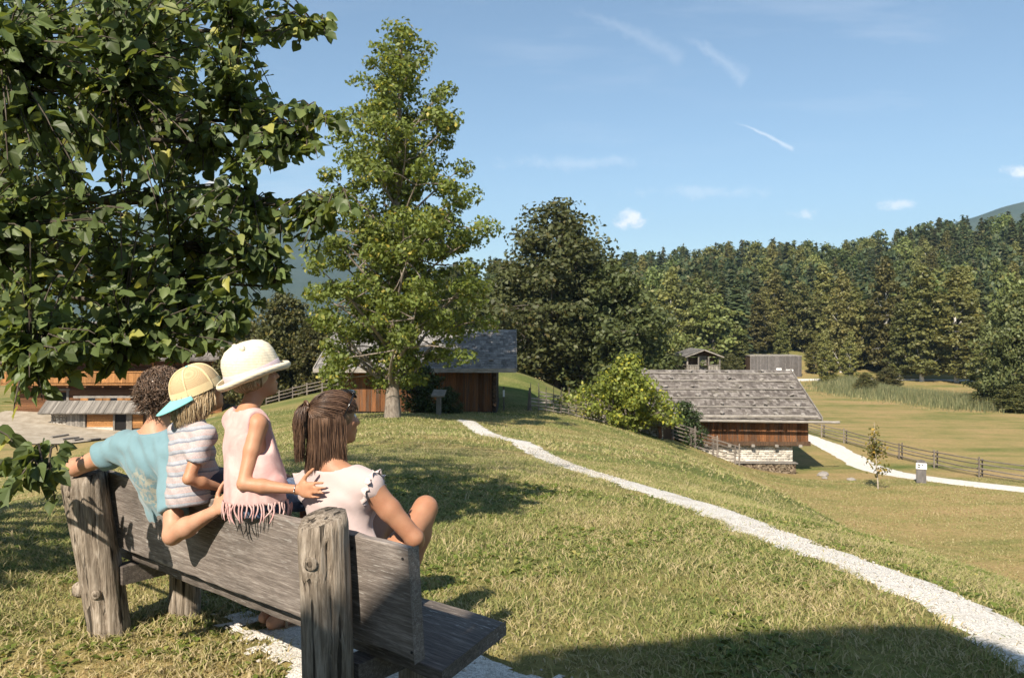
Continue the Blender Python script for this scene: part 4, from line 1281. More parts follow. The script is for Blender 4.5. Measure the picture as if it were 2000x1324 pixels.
# keep those that can be seen over the rows in front
colmax = {}
front_, far_ = [], []
for (x, Y, r), z in zip(sel, hz_):
    u = CU + F * x / Y
    h = (18.5 if r < 0.33 else 16.5) + 4.5 * math.sin(r * 91.7)
    vt = CV - (z + h - CAMZ) / Y * F
    w = F * 3.2 / Y
    keys = range(int((u - w) // 8), int((u + w) // 8) + 1)
    vis = sum(max(0, colmax.get(k, 760) - vt) for k in keys) / max(1, len(keys))
    if vt < np.interp(u, RIDGE_U, RIDGE_V) - 9 - 14 * math.sin(r * 57) ** 2: continue
    if vis > 2:
        (front_ if vis > 12 else far_).append((vis, x, Y, z, h, r))
    for k in keys:
        colmax[k] = min(colmax.get(k, 760), vt + F * 1.5 / Y)
front_.sort(reverse=True)
nsp = nbr = 0
rest = far_
for (vis, x, Y, z, h, r) in front_:
    if r < 0.33 and nsp < 300:
        ms = SP[nsp % 4]; nsp += 1
        s = h / 22
        place_tree('spruce_tree', ms, x, Y, FR_SP, 'tree', 'spruces of the hillside forest', s=s * rr.uniform(0.9, 1.25), sz=s, z=z)
    elif r >= 0.33 and nbr < 200:
        ms = (BR + bi)[nbr % 5]; nbr += 1
        s = h / 17
        place_tree('forest_tree', ms, x, Y, FR_BR, 'tree', 'leafy trees of the hillside forest', s=s * rr.uniform(0.9, 1.35), sz=s * rr.uniform(0.85, 1.1), z=z)
    else:
        rest.append((vis, x, Y, z, h, r))
# the rest of the wood as one mass
VV, FF, no = [], [], 0
lite = []
for ms in (SP[0], SP[2], BR[0]):
    me = ms[1]; nv = len(me.vertices)
    a = np.empty(nv * 3); me.vertices.foreach_get('co', a); a = a.reshape(-1, 4, 3)
    lite.append(a[::5])
for (vis, x, Y, z, h, r) in rest:
    a = lite[0 if r < 0.16 else 1 if r < 0.33 else 2]
    th = rr.uniform(0, 6.28); c_, s_ = math.cos(th), math.sin(th)
    R = np.array(((c_, -s_, 0), (s_, c_, 0), (0, 0, 1)))
    ctr = a.mean(1, keepdims=True)
    q = ((a - ctr) * 2.0 + ctr).reshape(-1, 3) @ R.T * (h / (22 if r < 0.33 else 17)) + (x, Y, z)
    VV.append(q)
V = np.concatenate(VV) if VV else np.zeros((4, 3))
fo = mesh_obj('forest', V, np.arange(len(V)).reshape(-1, 4), L_SPRUCE)
tag(fo, 'far wooded hillside of mixed spruce and leafy trees', 'forest', kind='stuff')
print('FOREST', nsp, nbr, len(rest), len(V) // 2)
# ------------------------------------------------------------------ fences and signs
W_FENCE = wood('fence_rail', (0.12, 0.10, 0.085), (0.27, 0.235, 0.20), (0.44, 0.40, 0.345), 'x', 4, 14, 0.9, 0.5, 0.3)
W_STAKE = wood('fence_stake', (0.07, 0.06, 0.05), (0.16, 0.135, 0.115), (0.30, 0.26, 0.22), 'z', 4, 14, 0.9, 0.5, 0.3)
def bar(parent, name, a, c, r, mat, n=5, flat=1.0, sag=0.0, seg=5):
    a = np.array(a, float); c = np.array(c, float)
    t = np.linspace(0, 1, seg)
    pts = a + (c - a) * t[:, None] + np.array((0, 0, -1)) * (sag * 4 * t * (1 - t))[:, None]
    v, f = tube(pts, r * (1 - 0.25 * t), n, True, flat)
    return mesh_obj(name, v, f, mat, parent)

# rail fence along the gravel road (double posts, four rails)
fl = smooth_line([(25.6, 70), (25.9, 64), (26.3, 58), (26.6, 53.5), (27.1, 48.6), (28.1, 44.0), (30.5, 39.5)], 9)
t = thing('rail_fence', 'weathered rail fence with double posts between gravel track and meadow', 'fence', (0, 0, 0))
pz = H(fl[:, 0], fl[:, 1])
for k in range(len(fl)):
    x, y = fl[k]; z = pz[k]
    d = fl[min(k + 1, 8)] - fl[max(k - 1, 0)]; d = d / np.linalg.norm(d); nx, ny = -d[1], d[0]
    for s in (-0.1, 0.1):
        bar(t, 'post', (x + nx * s, y + ny * s, z - 0.3), (x + nx * s * 1.1, y + ny * s * 1.1, z + 1.12 + random.uniform(-0.06, 0.1)), 0.06, W_STAKE, 6)
    if k < len(fl) - 1:
        x2, y2 = fl[k + 1]; z2 = pz[k + 1]
        for h in (0.25, 0.5, 0.75, 1.0):
            bar(t, 'rail', (x - d[0] * 0.3, y - d[1] * 0.3, z + h + random.uniform(-0.03, 0.03)), (x2 + d[0] * 0.3, y2 + d[1] * 0.3, z2 + h + random.uniform(-0.05, 0.05)), 0.042, W_STAKE, 5, sag=0.03)

# wattle fence: upright stakes with woven split rails
def wattle(name, label, pts, n, h, rows, spread=0.06, srad=0.022):
    t = thing(name, label, 'fence', (0, 0, 0))
    ln = smooth_line(pts, n)
    z = H(ln[:, 0], ln[:, 1])
    d = np.gradient(ln, axis=0); d /= np.linalg.norm(d, axis=1)[:, None]; nr = np.column_stack([-d[:, 1], d[:, 0]])
    for k in range(n):
        for s in (-1, 1):
            x, y = ln[k] + nr[k] * s * spread
            bar(t, 'stake', (x, y, z[k] - 0.2), (x + random.uniform(-0.05, 0.05), y + random.uniform(-0.05, 0.05), z[k] + h * random.uniform(0.95, 1.3)), srad, W_STAKE, 5, seg=3)
    for r in range(rows):
        k = random.choice((0, 1))
        while k < n - 1:
            k2 = min(n - 1, k + random.choice((3, 4)))
            hh = 0.12 + (h * 0.72) * r / (rows - 1)
            a = (*ln[k], z[k] + hh + random.uniform(-0.05, 0.05)); c = (*ln[k2], z[k2] + hh + random.uniform(-0.06, 0.06))
            km = (k + k2) // 2
            pts_ = [a, (*ln[km], z[km] + hh + random.uniform(-0.03, 0.03)), c]
            v, f = tube(pts_, random.uniform(0.028, 0.045), 5)
            mesh_obj('woven_rail', v, f, W_FENCE, t)
            k = k2
    return t
wattle('wattle_fence', 'woven wattle fence below the grassy mound', [P(1037, 808, 42.5)[:2], P(1085, 808, 42.8)[:2], P(1150, 822, 43)[:2], P(1240, 842, 43.5)[:2]], 15, 1.2, 6)
# end hurdle of the wattle fence (dark upright bundle)
t = thing('fence_post_bundle', 'dark bundle of upright stakes at the left end of the wattle fence', 'post')
x, y = P(1034, 808, 42.5)[:2]; z = Hs(x, y)
for k in range(5):
    bar(t, 'stake', (x + random.uniform(-.1, .1), y + random.uniform(-.1, .1), z - 0.1), (x + random.uniform(-.12, .1), y + random.uniform(-.1, .1), z + random.uniform(0.9, 1.3)), 0.05, W_STAKE, 5, seg=3)
# lower rail fence in front of the stone barn
t = thing('sloping_fence', 'short sloping rail fence in front of the white stone base', 'fence', (0, 0, 0))
ln = smooth_line([P(1310, 852, 45.6)[:2], P(1375, 885, 45.8)[:2], P(1440, 908, 46.0)[:2]], 4); z = H(ln[:, 0], ln[:, 1])
for k in range(4):
    for s in (-0.12, 0.12):
        bar(t, 'post', (ln[k][0] + s, ln[k][1], z[k] - 0.2), (ln[k][0] + s, ln[k][1], z[k] + 1.15 + random.uniform(-.1, .15)), 0.055, W_STAKE, 6)
    if k < 3:
        for h in (0.2, 0.42, 0.64, 0.86, 1.05):
            bar(t, 'rail', (*ln[k] - (0.2, 0), z[k] + h + random.uniform(-.04, .04)), (*(ln[k + 1] + (0.2, 0)), z[k + 1] + h + random.uniform(-.04, .04)), 0.038, W_STAKE, 5, sag=0.02)
# fence at the far left behind the children
t = thing('pasture_fence', 'low rail fence on the pasture left of the plank barn', 'fence', (0, 0, 0))
ln = smooth_line([P(520, 772, 62)[:2], P(570, 774, 60)[:2], P(660, 776, 57)[:2]], 6); z = H(ln[:, 0], ln[:, 1])
for k in range(6):
    bar(t, 'post', (*ln[k], z[k] - 0.2), (*ln[k], z[k] + 0.95), 0.05, W_STAKE, 6)
    if k < 5:
        for h in (0.3, 0.55, 0.8):
            bar(t, 'rail', (*ln[k], z[k] + h), (*ln[k + 1], z[k + 1] + h), 0.04, W_STAKE, 5, sag=0.02)

# information pillar beside the track
z = Hs(22.7, 44.2)
t = thing('sign_pillar', 'dark wooden pillar with white notice beside the gravel track', 'sign', (22.7, 44.2, z), math.radians(-20))
bx_ = MB(); bx_.box(-0.25, 0.25, -0.07, 0.07, -0.2, 1.12)
import bmesh as _bm
bb = MB(); n_ = 10
poly = [(-0.25, -0.2), (0.25, -0.2), (0.25, 1.12)] + [(0.25 * math.cos(a), 1.12 + 0.16 * math.sin(a)) for a in np.linspace(0.1, math.pi - 0.1, 8)] + [(-0.25, 1.12)]
bb.prism(poly, -0.07, 0.07); bb.build('pillar', W_SLAT, t)
bb = MB(); bb.box(-0.27, 0.27, -0.10, -0.075, 0.78, 1.10); nb = bb.build('notice', M_WHITE, t)
for (x0, x1, z0, z1) in ((-0.2, -0.12, 0.98, 1.05), (-0.13, -0.05, 0.96, 1.03), (0.02, 0.1, 0.97, 1.04), (-0.2, -0.06, 0.86, 0.92)):
    bb = MB(); bb.box(x0, x1, -0.104, -0.1005, z0, z1); bb.build('print', M_INK, nb)

# lectern by the barn
p = P(857, 809, 36)
t = thing('lectern_sign', 'grey wooden information lectern standing before the plank barn', 'sign', tuple(p), math.radians(-12))
bb = MB(); bb.box(-0.1, 0.1, -0.07, 0.07, -0.2, 0.82); bb.build('post', W_GREYZ, t)
bb = MB(); M_ = Matrix.Translation((0, 0, 0.95)) @ Matrix.Rotation(math.radians(32), 4, 'X')
bb.box(-0.3, 0.3, -0.24, 0.24, -0.03, 0.03, M=M_); bb.build('desk', W_GREY, t)
# marker post on the path behind the barn
p = P(984, 801, 42.2)
t = thing('marker_post', 'thin post with small white plate right of the plank barn', 'sign', (p[0], p[1], Hs(p[0], p[1])))
bb = MB(); bb.tube([(0, 0, -0.1), (0, 0, 1.25)], 0.035, 6); bb.build('post', W_STAKE, t)
bb = MB(); bb.box(-0.05, 0.05, -0.06, -0.04, 0.7, 1.05); bb.build('plate', M_WHITE, t)

# ------------------------------------------------------------------ reeds along the meadow edge
def blades(x, y, z, h, w, lean, nr, tri=True):
    n = len(x)
    a = nr.uniform(0, 2 * np.pi, n); l = nr.uniform(0, 2 * np.pi, n)
    sx = np.cos(a) * w / 2; sy = np.sin(a) * w / 2
    lx = np.cos(l) * lean * h; ly = np.sin(l) * lean * h
    p0 = np.column_stack([x - sx, y - sy, z - 0.01]); p1 = np.column_stack([x + sx, y + sy, z - 0.01])
    if tri:
        p2 = np.column_stack([x + lx, y + ly, z + h])
        return np.stack([p0, p1, p2], 1).reshape(-1, 3), np.arange(3 * n).reshape(n, 3)
    m0 = np.column_stack([x - sx * 0.75 + lx * 0.35, y - sy * 0.75 + ly * 0.35, z + h * 0.62])
    m1 = np.column_stack([x + sx * 0.75 + lx * 0.35, y + sy * 0.75 + ly * 0.35, z + h * 0.62])
    t0 = np.column_stack([x + lx - sx * 0.12, y + ly - sy * 0.12, z + h]); t1 = np.column_stack([x + lx + sx * 0.12, y + ly + sy * 0.12, z + h])
    V = np.stack([p0, p1, m1, m0, t0, t1], 1).reshape(-1, 3)
    k = np.arange(n)[:, None] * 6
    return V, np.concatenate([k + np.array([[0, 1, 2, 3]]), k + np.array([[3, 2, 5, 4]])])
nr = np.random.default_rng(3)
rl = smooth_line([(62, 148), (58, 128), (60, 116), (61, 106), (60, 97)], 100)
ix = nr.integers(0, 100, 26000); off = nr.normal(0, 1, 26000)
x = rl[ix, 0] + off * 3.4 + nr.normal(0, 0.5, 26000); y = rl[ix, 1] + nr.normal(0, 2.2, 26000)
z = H(x, y)
V, Fc = blades(x, y, z, nr.uniform(0.8, 2.0, len(x)) * np.exp(-(off / 2) ** 2), 0.09, nr.uniform(0.05, 0.3, len(x)), nr)
L_REED = leafmat('reed', (0.14, 0.155, 0.075), 0.35, (0.28, 0.25, 0.13), 0.3, 0.3, 0.6, 0.0)
o = mesh_obj('reed_bed', V, Fc, L_REED); tag(o, 'strip of tall pale green reeds along the meadow edge', 'reeds', kind='stuff')
# ------------------------------------------------------------------ linden overhanging from the left
L_LIN = leafmat('linden_leaf', (0.098, 0.132, 0.046), 0.5, (0.24, 0.23, 0.06), 0.10, 0.42, 0.46, 0.004)
BARK_LIN = wood('linden_bark', (0.03, 0.025, 0.02), (0.08, 0.065, 0.05), (0.15, 0.125, 0.10), 'z', 6, 4, 0.95, 1.0, 0.1)
nr = np.random.default_rng(77); rr = random.Random(77)
# leaf outline: heart shape with a tip, folded along the midrib; x along the leaf (base 0, tip 1), y across
LO = np.array([(0.0, 0.0), (-0.07, 0.2), (0.02, 0.40), (0.25, 0.50), (0.5, 0.43), (0.74, 0.25), (1.0, 0.0), (0.74, -0.25), (0.5, -0.43), (0.25, -0.50), (0.02, -0.40), (-0.07, -0.2)])
LF_ = [(0, 1, 2, 3), (0, 3, 4), (0, 4, 5, 6), (0, 6, 7, 8), (0, 8, 9), (0, 9, 10, 11)]
def leaf_frame(n, size, tipdir, seedr):
    """local leaf vertices for n leaves -> array (n, 12, 3)"""
    nrm = seedr.normal(size=(n, 3)) * 0.55 + np.array((-0.25, -0.55, 0.65))
    nrm /= np.linalg.norm(nrm, axis=1)[:, None]
    t = tipdir - nrm * (tipdir * nrm).sum(1)[:, None]
    t /= np.linalg.norm(t, axis=1)[:, None] + 1e-9
    s = np.cross(nrm, t)
    return nrm, t, s
TRUNK0 = np.array((-7.2, 5.6, 0)); 
tk = thing('linden_tree', 'large dark linden whose leafy branches hang in from the left', 'tree', (TRUNK0[0], TRUNK0[1], Hs(TRUNK0[0], TRUNK0[1]) - 0.1))
O0 = np.array(tk.location)
bark = MB()
axis = np.array([(0, 0, 0), (0.1, 0, 1.5), (0.15, -0.1, 3.0), (0.3, -0.2, 5.0), (0.3, -0.2, 7.0), (0.2, 0, 9.0)])
bark.tube(axis, [0.32, 0.26, 0.23, 0.18, 0.12, 0.04], 10, cap=False)
# twig targets: what shows in the picture (pixel + depth from the crown's thickness) and the rest of the round crown
def inside(u, v):
    """outline of the crown as seen in the photo"""
    edge = np.interp(v, [-50, 0, 30, 60, 100, 150, 200, 240, 270, 300, 340, 370, 400, 430, 470, 520, 560, 610, 660, 700, 720], [520, 500, 545, 590, 480, 470, 590, 600, 560, 570, 470, 450, 615, 600, 550, 560, 520, 470, 440, 250, 120])
    return u < edge
targets = []
def add_tip(u, v, Y):
    targets.append((P(u, v, Y), True))
# explicit sprays that stick out on the right
for (u, v, Y) in ((625, 60, 5.2), (585, 75, 5.3), (540, 60, 5.3), (645, 238, 5.0), (600, 232, 5.1), (560, 215, 5.2), (610, 296, 5.0), (570, 300, 5.1), (670, 400, 4.9), (640, 402, 5.0), (600, 420, 5.0), (560, 410, 5.1),
                  (610, 478, 4.9), (590, 460, 5.0), (545, 560, 4.8), (530, 530, 4.9), (490, 590, 4.9), (470, 620, 4.8), (450, 650, 4.8), (400, 660, 4.7)):
    for k in range(2):
        add_tip(u + rr.uniform(-14, 14), v + rr.uniform(-8, 8), Y + rr.uniform(-0.25, 0.25))
# leaves hanging low at the left edge
for (u, v, Y) in ((30, 780, 3.7), (60, 720, 3.9), (15, 850, 3.5), (70, 905, 3.3), (95, 925, 3.3), (40, 930, 3.2), (10, 960, 3.2), (105, 960, 3.3), (80, 760, 3.8), (40, 690, 3.9), (130, 730, 4.0), (20, 640, 3.8), (180, 715, 4.2), (240, 705, 4.3),
                  (110, 870, 3.4), (60, 880, 3.3), (300, 690, 4.4), (210, 720, 4.3), (150, 700, 4.2), (5, 900, 3.3)):
    add_tip(u, v, Y)
    if v < 800: add_tip(u + rr.uniform(-20, 20), v - rr.uniform(0, 30), Y + 0.15)
for (u, v, Y) in [(rr.uniform(200, 470), rr.uniform(590, 700), rr.uniform(4.2, 5.4)) for _ in range(110)] + [(rr.uniform(-20, 200), rr.uniform(640, 730), rr.uniform(3.7, 4.6)) for _ in range(40)]:
    if v < np.interp(u, [0, 120, 250, 400, 470], [730, 712, 700, 690, 640]): add_tip(u, v, Y)
n_in = 0
while n_in < 1150:
    u = rr.uniform(-60, 620); v = rr.uniform(-60, 705)
    if not inside(u, v): continue
    depth_max = np.interp(u, [0, 300, 600], [8.0, 7.2, 5.8])
    front_ = np.interp(u, [0, 300, 620], [3.7, 4.2, 4.9])
    Y = front_ + (depth_max - front_) * rr.random() ** 1.5
    add_tip(u, v, Y); n_in += 1
n_out = 0
while n_out < 620:
    d = nr.normal(size=3); d /= np.linalg.norm(d)
    p = TRUNK0 + np.array((1.2, -0.6, 6.4)) + d * np.array((4.1, 3.9, 3.9)) * rr.random() ** 0.35
    u = CU + F * p[0] / max(p[1], 0.3); v = CV - F * (p[2] - CAMZ) / max(p[1], 0.3)
    if p[2] < 1.9: continue
    if p[1] > 0.5 and -80 < u < 2000 and v > -80 and not inside(u, v): continue
    if p[1] > 0.5 and -60 < u and -60 < v and rr.random() < 0.6: continue
    targets.append((p, False)); n_out += 1
for _ in range(170):      # low boughs left of the frame that shade the ground there
    targets.append((np.array((rr.uniform(-6.2, -4.15), rr.uniform(0.8, 3.4), rr.uniform(2.2, 4.2))), False))
# limbs: attach every twig to a nearby bough
boughs = []
for k in range(26):
    a = rr.uniform(0, 6.28); zf = rr.uniform(0.25, 0.95)
    base = np.array([np.interp(zf * 9, axis[:, 2], axis[:, i]) for i in range(3)])
    tgt = targets[rr.randrange(len(targets))][0] - O0
    tip = base + (tgt - base) * rr.uniform(0.7, 0.95)
    pts = limb(bark, base, tip, 0.075, 0.014, 0.07, 8, 6, rr)
    boughs.append(pts)
for tg in ((640, 238, 5.0), (625, 60, 5.2), (660, 402, 4.95), (545, 560, 4.85), (450, 650, 4.8), (600, 296, 5.05), (90, 940, 3.3), (240, 705, 4.3), (60, 720, 3.9), (360, 480, 5.2), (300, 250, 5.5)):
    tip = P(*tg) - O0
    zf = min(8.5, max(2.2, tip[2] + 0.3))
    base = np.array([np.interp(zf, axis[:, 2], axis[:, i]) for i in range(3)])
    boughs.append(limb(bark, base, tip, 0.06, 0.006, 0.05, 10, 6, rr))
BP = np.concatenate(boughs)
LEAFV = []; VIS = []
for (p, vis) in targets:
    q = p - O0
    d = np.linalg.norm(BP - q, axis=1); j = int(np.argmin(d + 0.15 * np.maximum(0, BP[:, 0] - q[0])))
    root = BP[j]
    dirv = q - root; L = np.linalg.norm(dirv)
    if L > 0.9: root = q - dirv / L * 0.9
    mid = (root + q) / 2 + np.array((0, 0, 0.05 + 0.06 * rr.random()))
    tip = q + np.array((0, 0, -0.04))
    tw = np.array([root, mid, q, tip + (q - root) * 0.12])
    bark.tube(tw, [0.007, 0.005, 0.0035, 0.002], 4, cap=False)
    m_ = rr.randint(9, 14)
    for i in range(m_):
        f = 0.25 + 0.78 * i / (m_ - 1)
        c = root + (mid - root) * min(1, f * 2) if f < 0.5 else mid + (q - mid) * min(1.15, (f - 0.5) * 2)
        side = 1 if i % 2 else -1
        ax = (q - root) / (np.linalg.norm(q - root) + 1e-6)
        lat = np.cross(ax, (0, 0, 1)); lat /= np.linalg.norm(lat) + 1e-6
        td = ax * 0.5 + lat * side * rr.uniform(0.4, 1.0) + np.array((0, 0, -rr.uniform(0.35, 1.1)))
        st = c + td / np.linalg.norm(td) * 0.03
        LEAFV.append((st, td, rr.uniform(0.048, 0.092), vis, p[1]))
LEAFV = [l for l in LEAFV]
st = np.array([l[0] for l in LEAFV]); td = np.array([l[1] for l in LEAFV]); sz_ = np.array([l[2] for l in LEAFV])
nrm, t_, s_ = leaf_frame(len(st), sz_, td, nr)
wid_ = nr.uniform(0.72, 1.05, len(st)); bend_ = nr.uniform(-0.05, 0.42, len(st)); fold_ = nr.uniform(0.05, 0.42, len(st))
s_ = s_ * wid_[:, None]
def leaf_world(k):
    x = LO[:, 0]; y = LO[:, 1]
    return st[k] + sz_[k] * (x[:, None] * t_[k] + y[:, None] * 0.95 * s_[k] + (np.abs(y) * 0.22 - 0.16 * x * x)[:, None] * nrm[k])
tko = bark.build('trunk', BARK_LIN, tk, True)
# 300 leaves that show largest are parts of their own, the rest one mass
vis_score = np.array([(l[2] / max(l[4], 1)) if l[3] else 0 for l in LEAFV])
wp = st + O0
uu = CU + F * wp[:, 0] / wp[:, 1]; vv = CV - F * (wp[:, 2] - CAMZ) / wp[:, 1]
vis_score[(uu < 5) | (vv < 5) | (wp[:, 1] < 1)] = 0
order = np.argsort(-vis_score)
single = set(order[:300].tolist())
lv = np.column_stack([LO[:, 0], LO[:, 1] * 0.95, np.abs(LO[:, 1]) * 0.22 - 0.16 * LO[:, 0] ** 2])
lms = []
for fo_, be_ in ((0.1, 0.05), (0.25, 0.2), (0.4, 0.35), (0.2, 0.42)):
    l2 = lv.copy(); l2[:, 2] = np.abs(LO[:, 1]) * fo_ - be_ * LO[:, 0] ** 2 + 0.05 * np.sin(9 * LO[:, 0] + 7 * LO[:, 1])
    lms.append(mesh_data('leaf', l2, [tuple(q) for q in [(0, 1, 2), (0, 2, 3), (0, 3, 4), (0, 4, 5), (0, 5, 6), (0, 6, 7), (0, 7, 8), (0, 8, 9), (0, 9, 10), (0, 10, 11)]], L_LIN, False))
crown_root = None
mass = [k for k in range(len(st)) if k not in single]
X = LO[:, 0][None, :, None]; Yv = LO[:, 1][None, :, None]
mk = np.array(mass)
V = st[mk][:, None, :] + sz_[mk][:, None, None] * (X * t_[mk][:, None, :] + Yv * 0.95 * s_[mk][:, None, :] + (np.abs(Yv) * fold_[mk][:, None, None] - bend_[mk][:, None, None] * X * X + 0.05 * np.sin(9 * X + 7 * Yv)) * nrm[mk][:, None, :])
fan = np.array([(0, 1, 2), (0, 2, 3), (0, 3, 4), (0, 4, 5), (0, 5, 6), (0, 6, 7), (0, 7, 8), (0, 8, 9), (0, 9, 10), (0, 10, 11)])
Fc = (np.arange(len(mk))[:, None, None] * 12 + fan[None]).reshape(-1, 3)
cr = mesh_obj('crown', V.reshape(-1, 3), Fc, L_LIN, tk); cr['kind'] = 'stuff'
for k in order[:300]:
    o = link('leaf', rr.choice(lms), cr)
    M = Matrix.Identity(4)
    for c, vec in enumerate((t_[k], s_[k], nrm[k])):
        for r in range(3): M[r][c] = vec[r] * sz_[k]
    M.translation = Vector(st[k])
    o.matrix_local = M
print('LINDEN leaves', len(st))
# ------------------------------------------------------------------ grass
def grassmat(name):
    m, g = newmat(name)
    geo = g.n('ShaderNodeNewGeometry')
    ri = geo.outputs['Random Per Island']; co = geo.outputs['Position']
    big = g.noise(co, 0.8, 4, 0.6)
    big2 = g.noise(co, 3.1, 4, 0.6)
    f = g.math('ADD', g.math('MULTIPLY', ri, 0.42), g.math('ADD', g.math('MULTIPLY', big, 0.42), g.math('MULTIPLY', big2, 0.36)))
    dry = g.remap(g.vmath('LENGTH', g.vmath('MULTIPLY', g.vmath('SUBTRACT', co, (-1.4, 3.3, 0)), (0.6, 1.0, 0.5))), 1.5, 0.5)
    f = g.math('ADD', f, g.math('MULTIPLY', dry, 0.13))
    col = g.ramp(f, [(0.30, (0.12, 0.175, 0.042)), (0.47, (0.22, 0.25, 0.072)), (0.62, (0.36, 0.32, 0.13)), (0.80, (0.49, 0.40, 0.23))])
    d = g.n('ShaderNodeBsdfPrincipled'); g.put(d.inputs['Base Color'], col); d.inputs['Roughness'].default_value = 0.6; d.inputs['Specular IOR Level'].default_value = 0.25
    t = g.n('ShaderNodeBsdfTranslucent'); g.put(t.inputs['Color'], col)
    mx = g.n('ShaderNodeMixShader'); mx.inputs[0].default_value = 0.3
    g.t.links.new(d.outputs[0], mx.inputs[1]); g.t.links.new(t.outputs[0], mx.inputs[2])
    o = g.n('ShaderNodeOutputMaterial'); g.t.links.new(mx.outputs[0], o.inputs[0])
    return m
M_GRASS = grassmat('grass_blade')
nr = np.random.default_rng(8)
def grass_zone(y0, y1, n, h, w, tri, name, label, lean, spread=0.70):
    y = np.sqrt(nr.uniform(y0 * y0, y1 * y1, n)); x = nr.uniform(-spread, spread, n) * y
    dens = vnoise(x, y, 1.3) * 0.6 + vnoise(x + 50, y, 4.0) * 0.4
    keep = nr.random(n) < np.clip(0.02 + 1.55 * dens, 0, 1)
    dryd = np.clip((1.5 - np.hypot((x + 1.4) * 0.6, y - 3.3)) / 1.0, 0, 1)
    keep &= nr.random(n) > 0.5 * dryd * (vnoise(x + 20, y, 3.0) > 0.4)
    d, i = dist_to(FOOTPATH, x, y)
    hw = FOOT_W[i]
    edge = hw * (0.88 + 0.35 * (vnoise(x, y, 6.0) - 0.5))
    keep &= (d > edge) | (nr.random(n) < 0.03)
    gf_ = gravel_field(x, y)
    keep &= (gf_ < 0.0) | (nr.random(n) < np.clip(0.55 - gf_ * 0.9, 0.03, 1))
    # not under buildings
    keep &= ~((x > -8.7) & (x < -0.6) & (y > 39.9) & (y < 48))
    x, y = x[keep], y[keep]
    z = H(x, y) + 0.05 * (vnoise(x, y, 0.45) - 0.5) * np.clip(np.hypot(x, y) / 12 - 0.4, 0, 1)
    hh = h * nr.uniform(0.45, 1.25, len(x)) * (0.6 + 0.8 * vnoise(x, y, 2.1))
    V, Fc = blades(x, y, z, hh, w * nr.uniform(0.6, 1.3, len(x)), nr.uniform(*lean, len(x)), nr, tri)
    o = mesh_obj(name, V, Fc, M_GRASS)
    tag(o, label, 'grass', kind='stuff')
    return len(x)
n1 = grass_zone(3.0, 8.0, 165000, 0.031, 0.0078, False, 'grass', 'short dry mown grass round the bench', (0.5, 2.2))
n2 = grass_zone(8.0, 17.0, 210000, 0.038, 0.014, True, 'grass', 'short grass on the hilltop beside the footpath', (0.5, 2.0))
n3 = grass_zone(17.0, 46.0, 165000, 0.055, 0.035, True, 'grass', 'short grass on the far end of the hilltop', (0.5, 2.0))
# broad weed leaves in the lawn
n = 8500
y = np.sqrt(nr.uniform(9, 100, n)); x = nr.uniform(-0.7, 0.7, n) * y
ok = (vnoise(x, y, 1.7) > 0.45) & (dist_to(FOOTPATH, x, y)[0] > 0.36) & (gravel_field(x, y) < 0.05)
x, y = x[ok], y[ok]; z = H(x, y)
rep = 5
c = np.column_stack([np.repeat(x, rep), np.repeat(y, rep), np.repeat(z, rep)])
a = nr.uniform(0, 2 * np.pi, len(c)); L = nr.uniform(0.03, 0.075, len(c)); up = nr.uniform(0.15, 0.8, len(c))
t_ = np.column_stack([np.cos(a), np.sin(a), up]); t_ /= np.linalg.norm(t_, axis=1)[:, None]
s_ = np.column_stack([-np.sin(a), np.cos(a), np.zeros(len(a))])
A = c + t_ * 0.005; Bm = c + t_ * (L * 0.6)[:, None]; T = c + t_ * L[:, None] - np.array((0, 0, 1)) * (L * 0.25)[:, None]
wd = (L * 0.24)[:, None]
V = np.stack([A, Bm + s_ * wd, T, Bm - s_ * wd], 1).reshape(-1, 3)
L_WEED = leafmat('weed_leaf', (0.12, 0.155, 0.03), 0.35, (0.28, 0.24, 0.08), 0.15, 0.25, 0.5, 0.0)
o = mesh_obj('weeds', V, np.arange(len(V)).reshape(-1, 4), L_WEED); tag(o, 'low broad-leaved weeds scattered in the lawn', 'weeds', kind='stuff')
# loose pebbles on the path and the gravel patch
n = 9000
y = np.sqrt(nr.uniform(9, 150, n)); x = nr.uniform(-0.7, 0.75, n) * y
d, i = dist_to(FOOTPATH, x, y)
ok = (d < FOOT_W[i] * 0.85) | (gravel_field(x, y) > -0.15)
# more stones right on the path
j = nr.integers(120, 420, 5000); px_ = FOOTPATH[j, 0] + nr.uniform(-0.25, 0.25, 5000); py_ = FOOTPATH[j, 1] + nr.uniform(-0.2, 0.2, 5000)
x = np.concatenate([x[ok], px_]); y = np.concatenate([y[ok], py_]); z = H(x, y) + 0.016
r = nr.uniform(0.005, 0.016, len(x))[:, None, None]
octa = np.array([(1, 0, 0), (0, 1, 0), (-1, 0, 0), (0, -1, 0), (0, 0, 0.7), (0, 0, -0.5)])
V = np.column_stack([x, y, z])[:, None, :] + octa[None] * r * nr.uniform(0.6, 1.3, (len(x), 6, 1))
fo_ = np.array([(0, 1, 4), (1, 2, 4), (2, 3, 4), (3, 0, 4), (1, 0, 5), (2, 1, 5), (3, 2, 5), (0, 3, 5)])
Fc = (np.arange(len(x))[:, None, None] * 6 + fo_[None]).reshape(-1, 3)
o = mesh_obj('pebbles', V.reshape(-1, 3), Fc, M_STONE); tag(o, 'loose white pebbles on the path and under the bench', 'pebbles', kind='stuff')
print('GRASS', n1, n2, n3)
